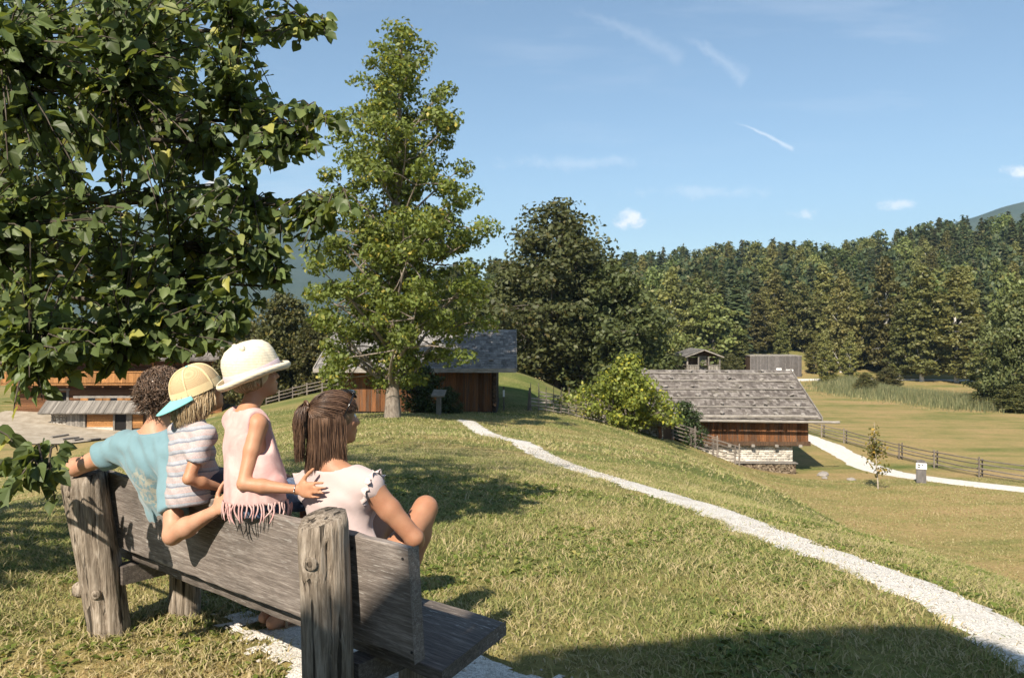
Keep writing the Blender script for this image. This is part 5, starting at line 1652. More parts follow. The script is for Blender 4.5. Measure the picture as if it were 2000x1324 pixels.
# ------------------------------------------------------------------ bench (local x = towards the near end, y = forward, z = up; origin at the near end of the back board)
BRZ = math.atan2(-0.633, 0.774)
def bench_world(x, y, z=0.0):
    q = B0 + BA * (-x) + BF * y
    return (q[0], q[1], z)
def post_mat(name, dark, mid, light):
    m, g = newmat(name)
    co = shifted(g, objcoord(g))
    st = g.mapping(co, scale=(9, 9, 0.7))
    n1 = g.noise(st, 7, 8, 0.68, 0.6)
    n2 = g.noise(g.mapping(co, scale=(26, 26, 1.0)), 8, 5, 0.6)
    n3 = g.noise(co, 2.6, 4, 0.6)
    f = g.math('ADD', g.math('MULTIPLY', n1, 0.7), g.math('MULTIPLY', n2, 0.3))
    col = g.ramp(f, [(0.33, dark), (0.48, mid), (0.62, light)])
    col = g.mix(1.0, col, g.ramp(n3, [(0.3, 0.7), (0.7, 1.25)]), 'MULTIPLY')
    crack = g.remap(g.noise(g.mapping(co, scale=(5, 5, 0.28)), 6, 3, 0.5, 0.3), 0.40, 0.365)
    col = g.mix(g.math('MULTIPLY', crack, 0.85), col, (0.02, 0.016, 0.012))
    finish(g, col, 0.88, g.bump(g.math('SUBTRACT', f, g.math('MULTIPLY', crack, 0.6)), 1.0, 0.014), 0.2)
    return m
M_POST = post_mat('weathered_log', (0.075, 0.058, 0.042), (0.235, 0.19, 0.145), (0.44, 0.375, 0.305))
M_KNOT = post_mat('knot_wood', (0.03, 0.022, 0.016), (0.10, 0.078, 0.058), (0.24, 0.20, 0.16))
def board_mat(name, dark, mid, light):
    m, g = newmat(name)
    co = objcoord(g)
    n1 = g.noise(g.mapping(co, scale=(1.0, 12, 15)), 5, 8, 0.7, 0.5)
    n2 = g.noise(g.mapping(co, scale=(3.5, 40, 46)), 5, 5, 0.65)
    big = g.noise(g.mapping(co, scale=(1, 1, 2)), 2.2, 5, 0.6)
    f = g.math('ADD', g.math('MULTIPLY', n1, 0.6), g.math('MULTIPLY', n2, 0.4))
    col = g.ramp(f, [(0.32, dark), (0.5, mid), (0.66, light)])
    col = g.mix(1.0, col, g.ramp(big, [(0.3, 0.62), (0.7, 1.3)]), 'MULTIPLY')
    flake = g.remap(g.noise(g.mapping(co, scale=(2.2, 14, 26)), 7, 3, 0.55), 0.61, 0.66)
    fl2 = g.remap(g.noise(co, 3.0, 3, 0.5), 0.42, 0.6)
    col = g.mix(g.math('MULTIPLY', g.math('MULTIPLY', flake, fl2), 0.75), col, (0.42, 0.40, 0.37))
    ky = g.voronoi(g.mapping(co, scale=(2.2, 0.3, 5.5)), 1.0)
    knot = g.remap(ky, 0.085, 0.05)
    col = g.mix(g.math('MULTIPLY', knot, 0.7), col, (0.05, 0.04, 0.032))
    finish(g, col, 0.72, g.bump(f, 0.6, 0.006), 0.35)
    return m
M_BOARD = board_mat('weathered_plank', (0.075, 0.061, 0.052), (0.185, 0.155, 0.135), (0.36, 0.32, 0.285))
M_SEAT = board_mat('dark_plank', (0.045, 0.037, 0.032), (0.12, 0.10, 0.086), (0.26, 0.225, 0.195))
bench = thing('wooden_bench', 'weathered grey wooden bench with thick log posts that the family sits on', 'bench', (B0[0], B0[1], 0), BRZ)
def log_post(name, p0, p1, r0, r1, knots=(), slant=0.0, n=48, rings=26, seed=1, cracks=()):
    nr = np.random.default_rng(seed)
    p0 = np.array(p0, float); p1 = np.array(p1, float)
    a = np.linspace(0, 2 * np.pi, n, endpoint=False)
    ax = (p1 - p0); L = np.linalg.norm(ax); ax = ax / L
    e1 = np.cross(ax, (0, 1, 0)); e1 /= np.linalg.norm(e1); e2 = np.cross(ax, e1)
    prof = 1 + 0.05 * np.sin(a * 3 + seed) + 0.03 * np.sin(a * 5 + 2 * seed) + nr.normal(0, 0.012, n)
    V = []
    for k in range(rings):
        t = k / (rings - 1)
        r = (r0 + (r1 - r0) * t) * prof * (1 + 0.02 * np.sin(t * 9 + a + seed))
        if k == rings - 1: r = r * 0.93
        c = p0 + ax * L * t
        ring = c + (np.cos(a) * r)[:, None] * e1 + (np.sin(a) * r)[:, None] * e2
        for (ka, kt, kr, kh) in knots:      # knot: angle, height fraction, size, how far it stands out
            dd = ((np.angle(np.exp(1j * (a - ka))) * r0) ** 2 + ((t - kt) * L) ** 2) / kr ** 2
            ring += (np.exp(-dd) * kh)[:, None] * ((np.cos(a))[:, None] * e1 + (np.sin(a))[:, None] * e2)
        for (ca, cw, cd, t0_, t1_) in cracks:   # drying cracks run up the log
            cc_ = ca + 0.12 * math.sin(t * 7 + seed)
            if t0_ < t < t1_: ring -= (np.exp(-(np.angle(np.exp(1j * (a - cc_))) / cw) ** 2) * cd)[:, None] * ((np.cos(a))[:, None] * e1 + (np.sin(a))[:, None] * e2)
        if k >= rings - 2:
            ring[:, 2] += slant * (ring[:, 1] - c[1])
        V.append(ring)
    V = np.concatenate(V)
    f = [(k * n + j, k * n + (j + 1) % n, (k + 1) * n + (j + 1) % n, (k + 1) * n + j) for k in range(rings - 1) for j in range(n)]
    V = np.vstack([V, V[-n:].mean(0) + ax * 0.004])
    f += [((rings - 1) * n + j, (rings - 1) * n + (j + 1) % n, len(V) - 1) for j in range(n)]
    o = mesh_obj(name, V, f, M_POST, bench, True)
    return o
VA = math.radians(0)
# angle (around e1,e2) that faces the camera is searched numerically below
def face_angle(p0, p1, world_dir):
    ax = np.array(p1, float) - np.array(p0, float); ax /= np.linalg.norm(ax)
    e1 = np.cross(ax, (0, 1, 0)); e1 /= np.linalg.norm(e1); e2 = np.cross(ax, e1)
    return math.atan2(np.dot(world_dir, e2), np.dot(world_dir, e1))
tocam = np.array((0.55, -0.83, 0))
n0, n1_ = (-0.345, -0.085, -0.15), (-0.345, -0.135, 0.915)
ka = face_angle(n0, n1_, tocam)
pn = log_post('post', n0, n1_, 0.092, 0.088, [(ka - 0.15, 0.87, 0.05, 0.014), (ka + 0.9, 0.6, 0.05, 0.01)], 0.25, seed=3, cracks=((ka + 0.45, 0.07, 0.03, 0.05, 0.93), (ka - 0.75, 0.06, 0.012, 0.2, 0.8)))
f0, f1 = (-2.24, -0.01, -0.15), (-2.30, -0.145, 0.845)
ka2 = face_angle(f0, f1, tocam)
pf = log_post('post', f0, f1, 0.098, 0.108, [(ka2 + 0.2, 0.40, 0.035, 0.012), (ka2 - 0.3, 0.93, 0.035, 0.01)], 0.1, seed=5, cracks=((ka2 + 0.35, 0.06, 0.022, 0.05, 0.97), (ka2 - 0.5, 0.06, 0.022, 0.1, 0.9)))
# knots and sawn-off branch stubs
def stub(parent, post0, post1, t, da, r, out, rad, name='knot'):
    p0 = np.array(post0, float); p1 = np.array(post1, float)
    ax = p1 - p0; L = np.linalg.norm(ax); ax /= L
    e1 = np.cross(ax, (0, 1, 0)); e1 /= np.linalg.norm(e1); e2 = np.cross(ax, e1)
    ka_ = face_angle(post0, post1, tocam) + da
    d = math.cos(ka_) * e1 + math.sin(ka_) * e2
    c = p0 + ax * L * t
    b = MB(); b.tube([c + d * (rad - 0.02), c + d * (rad + out * 0.6), c + d * (rad + out)], [r * 1.15, r, r * 0.75], 12)
    return b.build(name, M_KNOT if r < 0.015 else M_POST, parent, True)
stub(pn, n0, n1_, 0.87, -0.15, 0.026, 0.003, 0.100)
stub(pn, n0, n1_, 0.87, -0.15, 0.012, 0.0045, 0.100)
stub(pf, f0, f1, 0.40, 0.2, 0.022, 0.002, 0.110)
stub(pf, f0, f1, 0.40, 0.2, 0.009, 0.0035, 0.110)
stub(pf, f0, f1, 0.41, -1.35, 0.042, 0.05, 0.095)
stub(pf, f0, f1, 0.93, -0.3, 0.016, 0.003, 0.113)
def plank(name, corners_bottom, corners_top, mat, nx=24, wob=0.004, seed=1):
    """board given by its 4 bottom and 4 top corners (in order), subdivided along its length so that the edges waver"""
    nr = np.random.default_rng(seed)
    cb = np.array(corners_bottom, float); ct = np.array(corners_top, float)
    V = []
    t = np.linspace(0, 1, nx)
    for k, tt in enumerate(t):
        sec = [cb[0] + (cb[1] - cb[0]) * tt, cb[3] + (cb[2] - cb[3]) * tt, ct[3] + (ct[2] - ct[3]) * tt, ct[0] + (ct[1] - ct[0]) * tt]
        V += [s + nr.normal(0, wob, 3) * (0.5, 0.3, 1) for s in sec]
    f = []
    for k in range(nx - 1):
        for j in range(4):
            f.append((k * 4 + j, (k + 1) * 4 + j, (k + 1) * 4 + (j + 1) % 4, k * 4 + (j + 1) % 4))
    f += [(3, 2, 1, 0), tuple((nx - 1) * 4 + j for j in range(4))]
    f = [tuple(reversed(q)) for q in f]
    o = mesh_obj(name, np.array(V), f, mat, bench)
    bv = o.modifiers.new('edge', 'BEVEL'); bv.width = 0.006; bv.segments = 2; bv.limit_method = 'ANGLE'; bv.angle_limit = math.radians(50)
    return o
# backrest: length x from 0 (near end) to -2.35, leaning back a little
plank('backrest', [(0.0, 0.0, 0.438), (-2.36, 0.0, 0.445), (-2.36, 0.04, 0.445), (0.0, 0.04, 0.438)],
      [(0.005, -0.036, 0.838), (-2.36, -0.036, 0.842), (-2.36, 0.004, 0.842), (0.005, 0.004, 0.838)], M_BOARD, 30, 0.0022, 2)
# seat
plank('seat', [(0.075, 0.055, 0.365), (-2.38, 0.06, 0.365), (-2.38, 0.55, 0.365), (-0.045, 0.545, 0.365)],
      [(0.08, 0.05, 0.412), (-2.38, 0.06, 0.412), (-2.38, 0.55, 0.412), (-0.045, 0.545, 0.412)], M_SEAT, 26, 0.0022, 3)
for (x, y, r) in ((-2.2, 0.35, 0.085), (-0.33, 0.33, 0.085)):
    log_post('leg', (x, y, -0.15), (x, y, 0.366), r, r * 0.95, seed=int(abs(x) * 10) + 7, n=14, rings=10)
for x in (-2.2, -0.33):
    b = MB(); b.box(x - 0.05, x + 0.05, -0.02, 0.5, 0.27, 0.362); b.build('bearer', M_SEAT, bench)
# nails
for (x, z) in ((-0.015, 0.47), (-0.03, 0.80), (-0.30, 0.79)):
    b = MB(); b.tube([(x, -0.035 * (z - 0.438) / 0.4 - 0.004, z), (x, -0.035 * (z - 0.438) / 0.4 + 0.01, z)], 0.005, 8); b.build('nail', M_INK, bench)
# ------------------------------------------------------------------ people: bodies as one smooth surface each, from blended round limbs
def v3(*a): return np.array(a, float)
def nrmz(a): return np.asarray(a, float) / (np.linalg.norm(a) + 1e-12)
def smin(a, b, k):
    h = np.clip(0.5 + 0.5 * (b - a) / k, 0, 1)
    return b * (1 - h) + a * h - k * h * (1 - h)
def smax(a, b, k): return -smin(-a, -b, k)
def cap(P_, a, b, ra, rb, n=None, flat=1.0):
    a = np.asarray(a, float); b = np.asarray(b, float)
    Q = P_ - a; D = b - a
    if n is not None:
        n = nrmz(n)
        Q = Q + np.outer(Q @ n, n) * (1 / flat - 1); D = D + n * (D @ n) * (1 / flat - 1)
    t = np.clip(Q @ D / (D @ D + 1e-12), 0, 1)
    d = np.linalg.norm(Q - t[:, None] * D, axis=1) - (ra + (rb - ra) * t)
    return d * (1.0 if n is None else (flat + 1) / 2)
def ell(P_, c, r, R=None):
    Q = P_ - np.asarray(c, float)
    if R is not None: Q = Q @ np.asarray(R, float).T      # rows of R are the local axes
    r = np.asarray(r, float)
    k0 = np.linalg.norm(Q / r, axis=1); k1 = np.linalg.norm(Q / (r * r), axis=1) + 1e-9
    return k0 * (k0 - 1) / k1

def isosurface(fn, lo, hi, h):
    lo = np.asarray(lo, float); hi = np.asarray(hi, float)
    B = 5
    n = np.ceil((hi - lo) / (h * B)).astype(int) * B
    nb = n // B
    ax = [lo[i] + h * np.arange(n[i]) for i in range(3)]
    cc = [lo[i] + h * (B * np.arange(nb[i]) + (B - 1) / 2) for i in range(3)]
    CX = np.stack(np.meshgrid(*cc, indexing='ij'), -1).reshape(-1, 3)
    cd = fn(CX)
    act = np.abs(cd) < h * B * 1.35
    vals = np.repeat(np.repeat(np.repeat(cd.reshape(nb), B, 0), B, 1), B, 2)
    am = np.repeat(np.repeat(np.repeat(act.reshape(nb), B, 0), B, 1), B, 2)
    ijk = np.argwhere(am)
    pts = lo + ijk * h
    vals[am] = np.concatenate([fn(pts[a:a + 200000]) for a in range(0, len(pts), 200000)])
    ins = vals < 0
    c = np.zeros(np.array(vals.shape) - 1, int)
    for dx in (0, 1):
        for dy in (0, 1):
            for dz in (0, 1):
                c += ins[dx:dx + c.shape[0], dy:dy + c.shape[1], dz:dz + c.shape[2]]
    cells = np.argwhere((c > 0) & (c < 8))
    idx = -np.ones(c.shape, int); idx[tuple(cells.T)] = np.arange(len(cells))
    acc = np.zeros((len(cells), 3)); cnt = np.zeros(len(cells))
    corners = [(a, b, d) for a in (0, 1) for b in (0, 1) for d in (0, 1)]
    cv = {k: vals[cells[:, 0] + k[0], cells[:, 1] + k[1], cells[:, 2] + k[2]] for k in corners}
    for k in corners:
        for axn in range(3):
            if k[axn] == 0:
                k2 = tuple(1 if i == axn else k[i] for i in range(3))
                a, b = cv[k], cv[k2]
                m_ = (a < 0) != (b < 0)
                t = a[m_] / (a[m_] - b[m_])
                q = np.tile(np.array(k, float), (m_.sum(), 1)); q[:, axn] = t
                acc[m_] += q; cnt[m_] += 1
    V = lo + (cells + acc / np.maximum(cnt, 1)[:, None]) * h
    Fq = []
    for axn in range(3):
        sl0 = [slice(1, s - 1) for s in vals.shape]; sl1 = list(sl0)
        sl0[axn] = slice(0, vals.shape[axn] - 1); sl1[axn] = slice(1, vals.shape[axn])
        A_ = ins[tuple(sl0)]; B_ = ins[tuple(sl1)]
        e = np.argwhere(A_ != B_)
        if not len(e): continue
        sgn = A_[tuple(e.T)]
        e = e + np.array([0 if i == axn else 1 for i in range(3)])
        o1, o2 = [i for i in range(3) if i != axn]
        def at(d1, d2):
            q = e.copy(); q[:, o1] += d1; q[:, o2] += d2
            return idx[tuple(q.T)]
        quad = np.stack([at(-1, -1), at(0, -1), at(0, 0), at(-1, 0)], 1)
        flip = sgn if axn != 1 else ~sgn
        quad[~flip] = quad[~flip][:, ::-1]
        ok = (quad >= 0).all(1)
        Fq.append(quad[ok])
    return V, np.concatenate(Fq)

def surf(name, fn, lo, hi, h, mat, parent, off, relax=1):
    V, Fq = isosurface(fn, lo, hi, h)
    for _ in range(relax):
        s = np.zeros_like(V); c = np.zeros(len(V))
        for i in range(4):
            for j in (1, 3):
                np.add.at(s, Fq[:, i], V[Fq[:, (i + j) % 4]]); np.add.at(c, Fq[:, i], 1)
        V = 0.5 * V + 0.5 * s / np.maximum(c, 1)[:, None]
    return mesh_obj(name, V - off, Fq, mat, parent, True)

def wrinkle(P_, amp, d, freq, seed=0.0):
    """soft cloth folds running across direction d"""
    q = P_ @ nrmz(d)
    w = np.sin(q * freq + 2.2 * np.sin(P_[:, 0] * 19 + seed) + 1.8 * np.sin(P_[:, 2] * 23 + seed * 2) + seed)
    return amp * (0.6 * w + 0.4 * np.sin(q * freq * 2.3 + 3 * np.sin(P_[:, 1] * 31 + seed)))

def strands(name, pts, r, mat, parent, off, sides=4):
    """many thin tubes at once: pts (N, M, 3)"""
    N, M_, _ = pts.shape
    tan = np.gradient(pts, axis=1); tan /= np.linalg.norm(tan, axis=2)[..., None] + 1e-9
    ref = np.array((0.31, 0.83, 0.46))
    b = np.cross(tan, ref); b /= np.linalg.norm(b, axis=2)[..., None] + 1e-9
    c = np.cross(tan, b)
    rr_ = np.asarray(r, float).reshape(-1, 1) if np.ndim(r) else np.full((N, 1), r)
    prof = np.clip(1.1 - 0.8 * np.linspace(0, 1, M_) ** 4, 0.25, 1)[None, :]
    rad_ = (rr_ * prof)[..., None, None]
    a = np.linspace(0, 2 * np.pi, sides, endpoint=False)
    V = pts[:, :, None, :] + rad_ * (np.cos(a)[None, None, :, None] * b[:, :, None, :] + np.sin(a)[None, None, :, None] * c[:, :, None, :])
    V = V.reshape(-1, 3) - off
    base = (np.arange(N) * M_ * sides)[:, None, None]; k = (np.arange(M_ - 1) * sides)[None, :, None]; j = np.arange(sides)[None, None, :]; j2 = (j + 1) % sides
    q = np.stack([base + k + j, base + k + j2, base + k + sides + j2, base + k + sides + j], -1).reshape(-1, 4)
    return mesh_obj(name, V, q, mat, parent, True)

# ---- materials
def skin(name, base, red):
    m, g = newmat(name)
    co = objcoord(g)
    n = g.noise(co, 14, 4, 0.6); n2 = g.noise(co, 180, 3, 0.6)
    col = g.mix(g.remap(n, 0.35, 0.7), base, red)
    finish(g, col, 0.52, g.bump(n2, 0.12, 0.002), 0.35, 0.12)
    return m
SK_M = skin('skin_father', (0.50, 0.285, 0.185), (0.45, 0.22, 0.135))
SK_F = skin('skin_mother', (0.40, 0.205, 0.12), (0.35, 0.16, 0.09))
SK_C = skin('skin_child', (0.46, 0.245, 0.145), (0.42, 0.20, 0.11))
def cloth(name, colfn, weave=420, rough=0.9, bump=0.12, sheen=0.25):
    m, g = newmat(name)
    co = objcoord(g)
    col = colfn(g, co)
    n = g.noise(co, weave, 2, 0.5); n2 = g.noise(co, 22, 4, 0.55)
    hgt = g.math('ADD', g.math('MULTIPLY', n, 0.25), n2)
    finish(g, col, rough, g.bump(hgt, bump + 0.25, 0.006), 0.15, 0, sheen)
    return m
def tone(col, amp=0.12, sc_=9):
    return lambda g, co: g.mix(1.0, col, g.ramp(g.noise(co, sc_, 4, 0.6), [(0.3, 1 - amp), (0.7, 1 + amp)]), 'MULTIPLY')
C_DENIM = cloth('denim', tone((0.055, 0.10, 0.19), 0.5, 30), 300)
C_TAN = cloth('tan_cotton', tone((0.30, 0.25, 0.19), 0.1))
C_NAVY = cloth('navy_cotton', tone((0.05, 0.06, 0.09), 0.1))
def hairmat(name, dark, mid, light, rough=0.38):
    m, g = newmat(name)
    geo = g.n('ShaderNodeNewGeometry')
    n = g.noise(objcoord(g), 35, 4, 0.6)
    f = g.math('ADD', g.math('MULTIPLY', geo.outputs['Random Per Island'], 0.6), g.math('MULTIPLY', n, 0.4))
    finish(g, g.ramp(f, [(0.2, dark), (0.5, mid), (0.8, light)]), rough, None, 0.55)
    return m
H_BROWN = hairmat('brown_curls', (0.03, 0.017, 0.01), (0.11, 0.066, 0.042), (0.27, 0.18, 0.125))
H_BRUN = hairmat('brunette', (0.035, 0.018, 0.011), (0.085, 0.046, 0.028), (0.19, 0.112, 0.07), 0.42)
H_BLOND = hairmat('blond', (0.27, 0.18, 0.09), (0.48, 0.36, 0.21), (0.68, 0.56, 0.38), 0.4)
EYE_W = plain('eye', (0.75, 0.73, 0.70), 0.2, 10, 0.02, 0, 0.5)
EYE_D = plain('iris', (0.05, 0.035, 0.02), 0.2, 10, 0.02, 0, 0.5)

def head_frame(fwd, up):
    up = nrmz(up); fwd = np.asarray(fwd, float); fwd = nrmz(fwd - up * (fwd @ up)); side = np.cross(fwd, up)   # side = the person's right
    return np.array((side, fwd, up))

def head_sdf(P_, c, R, k):
    """c = middle of the head, R rows = right, forward, up; k = scale (1 = adult, 0.23 m)"""
    W = lambda x, y, z: c + k * (R[0] * x + R[1] * y + R[2] * z)
    d = ell(P_, W(0, -0.012, 0.025), np.array((0.076, 0.094, 0.088)) * k, R)
    d = smin(d, ell(P_, W(0, 0.022, -0.042), np.array((0.058, 0.066, 0.072)) * k, R), 0.035 * k)       # face and jaw
    d = smin(d, ell(P_, W(0, 0.066, -0.092), np.array((0.022, 0.018, 0.018)) * k, R), 0.03 * k)         # chin
    d = smin(d, cap(P_, W(0, 0.086, 0.008), W(0, 0.104, -0.028), 0.008 * k, 0.0125 * k), 0.014 * k)     # nose
    for s in (-1, 1):
        d = smin(d, ell(P_, W(0.009 * s, 0.094, -0.032), np.array((0.008, 0.008, 0.007)) * k, R), 0.006 * k)
        d = smax(d, -ell(P_, W(0.032 * s, 0.094, 0.006), np.array((0.017, 0.014, 0.012)) * k, R), 0.012 * k)   # eye hollows
        d = smin(d, ell(P_, W(0.036 * s, 0.068, -0.022), np.array((0.022, 0.018, 0.018)) * k, R), 0.02 * k)    # cheeks
        d = smin(d, ell(P_, W(0.078 * s, -0.008, -0.008), np.array((0.010, 0.019, 0.031)) * k, R), 0.006 * k)  # ears
        d = smax(d, -ell(P_, W(0.088 * s, -0.002, -0.004), np.array((0.005, 0.009, 0.016)) * k, R), 0.004 * k)
    d = smin(d, ell(P_, W(0, 0.088, -0.056), np.array((0.022, 0.010, 0.006)) * k, R), 0.008 * k)        # lips
    d = smin(d, ell(P_, W(0, 0.086, -0.066), np.array((0.019, 0.010, 0.006)) * k, R), 0.006 * k)
    return d

def hand_prims(wrist, d, palm_n, k, curl, side, spread=0.2):
    """palm and five fingers; d = direction of the hand, palm_n = out of the back of the hand, side=+1 when the thumb lies towards cross(d, palm_n)"""
    d = nrmz(d); n = nrmz(np.asarray(palm_n, float) - d * np.dot(palm_n, d)); t = np.cross(d, n) * side
    pr = [(wrist, wrist + d * 0.05 * k, 0.024 * k, 0.030 * k, n, 0.55), (wrist + d * 0.045 * k + t * 0.018 * k, wrist + d * 0.085 * k + t * 0.022 * k, 0.02 * k, 0.017 * k, n, 0.7),
          (wrist + d * 0.045 * k - t * 0.018 * k, wrist + d * 0.08 * k - t * 0.024 * k, 0.02 * k, 0.016 * k, n, 0.7)]
    L = [0.068, 0.077, 0.071, 0.054]
    fingers = []
    for i in range(4):
        o = 0.030 - 0.020 * i
        p = wrist + d * (0.088 - 0.004 * abs(i - 1)) * k + t * o * k
        dd = nrmz(d + t * spread * (1.4 - i) * 0.45)
        a = 0.0
        for seg, fr in enumerate((0.45, 0.30, 0.25)):
            a += curl * (0.5 if seg == 0 else 1.0)
            q = p + (dd * math.cos(a) - n * math.sin(a)) * L[i] * fr * k
            r = (0.0092 - 0.0011 * seg - (0.001 if i == 3 else 0)) * k
            fingers.append((p, q, r, r * 0.92, None, 1)); p = q
    p = wrist + d * 0.022 * k + t * 0.024 * k
    dd = nrmz(d * 0.62 + t * 0.78)
    for seg, fr in enumerate((0.045, 0.032, 0.026)):
        q = p + dd * fr * k; r = (0.0125 - 0.0016 * seg) * k
        fingers.append((p, q, r, r * 0.9, None, 1)); p = q; dd = nrmz(dd + d * 0.22 - n * curl * 0.3)
    return pr, fingers

class Person:
    def __init__(self, J, k, girth=1.0, hk=1.0):
        self.J = {a: np.asarray(b, float) for a, b in J.items()}
        self.k = k; self.g = girth; self.hk = hk
        j = self.J
        self.HR = head_frame(j['hfwd'], j['hup'])
        self.sidev = nrmz(j['rsh'] - j['lsh'])
        self.hipside = nrmz(j.get('hipside', (1, 0, 0)))
        up = nrmz(j['neck'] - j['pelvis'])
        self.fwd = nrmz(np.cross(up, self.sidev))
        self.up = up
    def torso(self, P_, off=0.0):
        j, k, g_ = self.J, self.k, self.g
        f = self.fwd
        w = j['waist']; c = j['chest']; n = j['neck']; p = j['pelvis']
        d = cap(P_, p, w, 0.165 * k * g_ + off, 0.140 * k * g_ + off, f, 0.72)
        d = smin(d, cap(P_, w, c, 0.140 * k * g_ + off, 0.160 * k * g_ + off, f, 0.70), 0.06 * k)
        d = smin(d, cap(P_, j['lsh'] * 0.8 + j['rsh'] * 0.2 - self.up * 0.02 * k, j['rsh'] * 0.8 + j['lsh'] * 0.2 - self.up * 0.02 * k, 0.062 * k + off, 0.062 * k + off), 0.07 * k)
        for s in ('lsh', 'rsh'):
            d = smin(d, cap(P_, n - self.up * 0.01 * k, j[s], 0.050 * k + off, 0.056 * k + off), 0.05 * k)
        return d
    def arm(self, P_, s, off=0.0, part='all'):
        j, k = self.J, self.k
        sh, el, wr = j[s + 'sh'], j[s + 'el'], j[s + 'wr']
        d = cap(P_, sh, sh + (el - sh) * 0.45, 0.058 * k + off, 0.050 * k + off)
        d = smin(d, cap(P_, sh + (el - sh) * 0.45, el, 0.050 * k + off, 0.041 * k + off), 0.02 * k)
        if part == 'upper': return d
        fa = wr - el
        d = smin(d, cap(P_, el, el + fa * 0.35, 0.041 * k, 0.044 * k), 0.018 * k)
        d = smin(d, cap(P_, el + fa * 0.35, wr, 0.044 * k, 0.026 * k), 0.02 * k)
        return d
    def leg(self, P_, s, off=0.0, upto='all'):
        j, k = self.J, self.k
        h = j['pelvis'] + self.hipside * (0.09 * k if s == 'r' else -0.09 * k)
        kn, an, toe = j[s + 'kn'], j[s + 'an'], j[s + 'toe']
        d = cap(P_, h, h + (kn - h) * 0.5, 0.090 * k + off, 0.076 * k + off)
        d = smin(d, cap(P_, h + (kn - h) * 0.5, kn, 0.076 * k + off, 0.056 * k + off), 0.03 * k)
        if upto == 'thigh': return d
        sh = an - kn
        back = nrmz(np.cross(np.cross(kn - h, sh), sh)) if np.linalg.norm(np.cross(kn - h, sh)) > 1e-4 else v3(0, -1, 0)
        d = smin(d, cap(P_, kn, kn + sh * 0.35, 0.054 * k, 0.055 * k), 0.03 * k)
        d = smin(d, cap(P_, kn + sh * 0.35, an, 0.055 * k, 0.034 * k), 0.03 * k)
        ft = toe - an
        heel = an - nrmz(v3(ft[0], ft[1], 0)) * 0.035 * k - v3(0, 0, 0.028 * k)
        d = smin(d, cap(P_, heel, toe - nrmz(ft) * 0.03 * k, 0.034 * k, 0.030 * k), 0.02 * k)
        d = smin(d, cap(P_, an, toe - nrmz(ft) * 0.05 * k, 0.036 * k, 0.024 * k), 0.02 * k)
        return d
    def body(self, P_):
        j, k = self.J, self.k
        d = self.torso(P_)
        for s in 'lr':
            d = smin(d, self.arm(P_, s), 0.035 * k)
        for s in 'lr':
            d = smin(d, self.leg(P_, s), 0.03 * k)
        hb = j['head'] - self.HR[2] * 0.07 * self.hk - self.HR[1] * 0.015 * self.hk
        d = smin(d, cap(P_, j['neck'] - self.up * 0.02 * k, hb, 0.056 * k, 0.054 * self.hk * 0.95), 0.03 * k)
        d = smin(d, head_sdf(P_, j['head'], self.HR, self.hk), 0.02 * k)
        for (pr, fi) in self.hands:
            for (a, b, ra, rb, n, fl) in pr: d = smin(d, cap(P_, a, b, ra, rb, n, fl), 0.014 * k)
            for (a, b, ra, rb, n, fl) in fi: d = smin(d, cap(P_, a, b, ra, rb), 0.004 * k)
        return d
    def bounds(self):
        pts = np.array([v for a, v in self.J.items() if a not in ('hfwd', 'hup', 'hipside')])
        return pts.min(0) - 0.2, pts.max(0) + 0.2

def eyes(root, off, c, R, k):
    for s in (-1, 1):
        p = c + k * (R[0] * 0.032 * s + R[1] * 0.070 + R[2] * 0.006)
        V = []; 
        import bmesh
        bm = bmesh.new(); bmesh.ops.create_uvsphere(bm, u_segments=12, v_segments=8, radius=0.0115 * k)
        me = bpy.data.meshes.new('eye'); bm.to_mesh(me); bm.free(); me.materials.append(EYE_W)
        link('eye', me, root, tuple(p - off))

def person(label, origin):
    o = thing('person', label, 'person', bench_world(*origin), BRZ)
    return o, np.array(origin, float)
HV = 0.0088
# ================================================================= father
FA = Person(dict(head=(-1.752, 0.0, 1.285), hfwd=(0.25, 1, -0.05), hup=(0.05, -0.05, 1), neck=(-1.775, -0.04, 1.095), chest=(-1.80, 0.0, 0.90), waist=(-1.83, 0.10, 0.68), pelvis=(-1.83, 0.18, 0.515),
                 lsh=(-1.985, -0.075, 1.005), lel=(-2.275, -0.20, 0.888), lwr=(-2.51, -0.095, 0.872), rsh=(-1.60, -0.02, 0.985), rel=(-1.42, -0.135, 0.672), rwr=(-1.185, -0.072, 0.80),
                 lkn=(-1.97, 0.62, 0.50), lan=(-1.70, 0.555, 0.085), ltoe=(-1.72, 0.74, 0.045), rkn=(-1.70, 0.62, 0.50), ran=(-1.59, 0.535, 0.085), rtoe=(-1.56, 0.72, 0.045)), 1.0, 1.0, 1.0)
FA.hands = [hand_prims(FA.J['lwr'], (-0.7, 0.3, -0.8), (-0.7, -0.1, 0.6), 1.0, 0.3, 1), hand_prims(FA.J['rwr'], (0.75, 0.25, 0.6), (0.2, -0.9, 0.35), 1.0, 0.45, -1)]
ro, off = person('person with curly brown hair in a teal t-shirt, arms spread along the backrest', (-1.83, 0.18, 0.412))
lo, hi = FA.bounds()
surf('body', FA.body, lo, hi, HV, SK_M, ro, off)
def teal(g, co):
    c = g.mix(1.0, (0.165, 0.275, 0.315), g.ramp(g.noise(co, 7, 4, 0.6), [(0.3, 0.9), (0.7, 1.08)]), 'MULTIPLY')
    d = g.vmath('SUBTRACT', co, (0.075, -0.28, 0.41))
    l = g.vmath('LENGTH', g.vmath('MULTIPLY', d, (1, 0.6, 0.8)))
    pm = g.math('MULTIPLY', g.remap(l, 0.10, 0.07), g.remap(g.noise(co, 42, 3, 0.6), 0.46, 0.54))
    return g.mix(pm, c, (0.36, 0.36, 0.30))
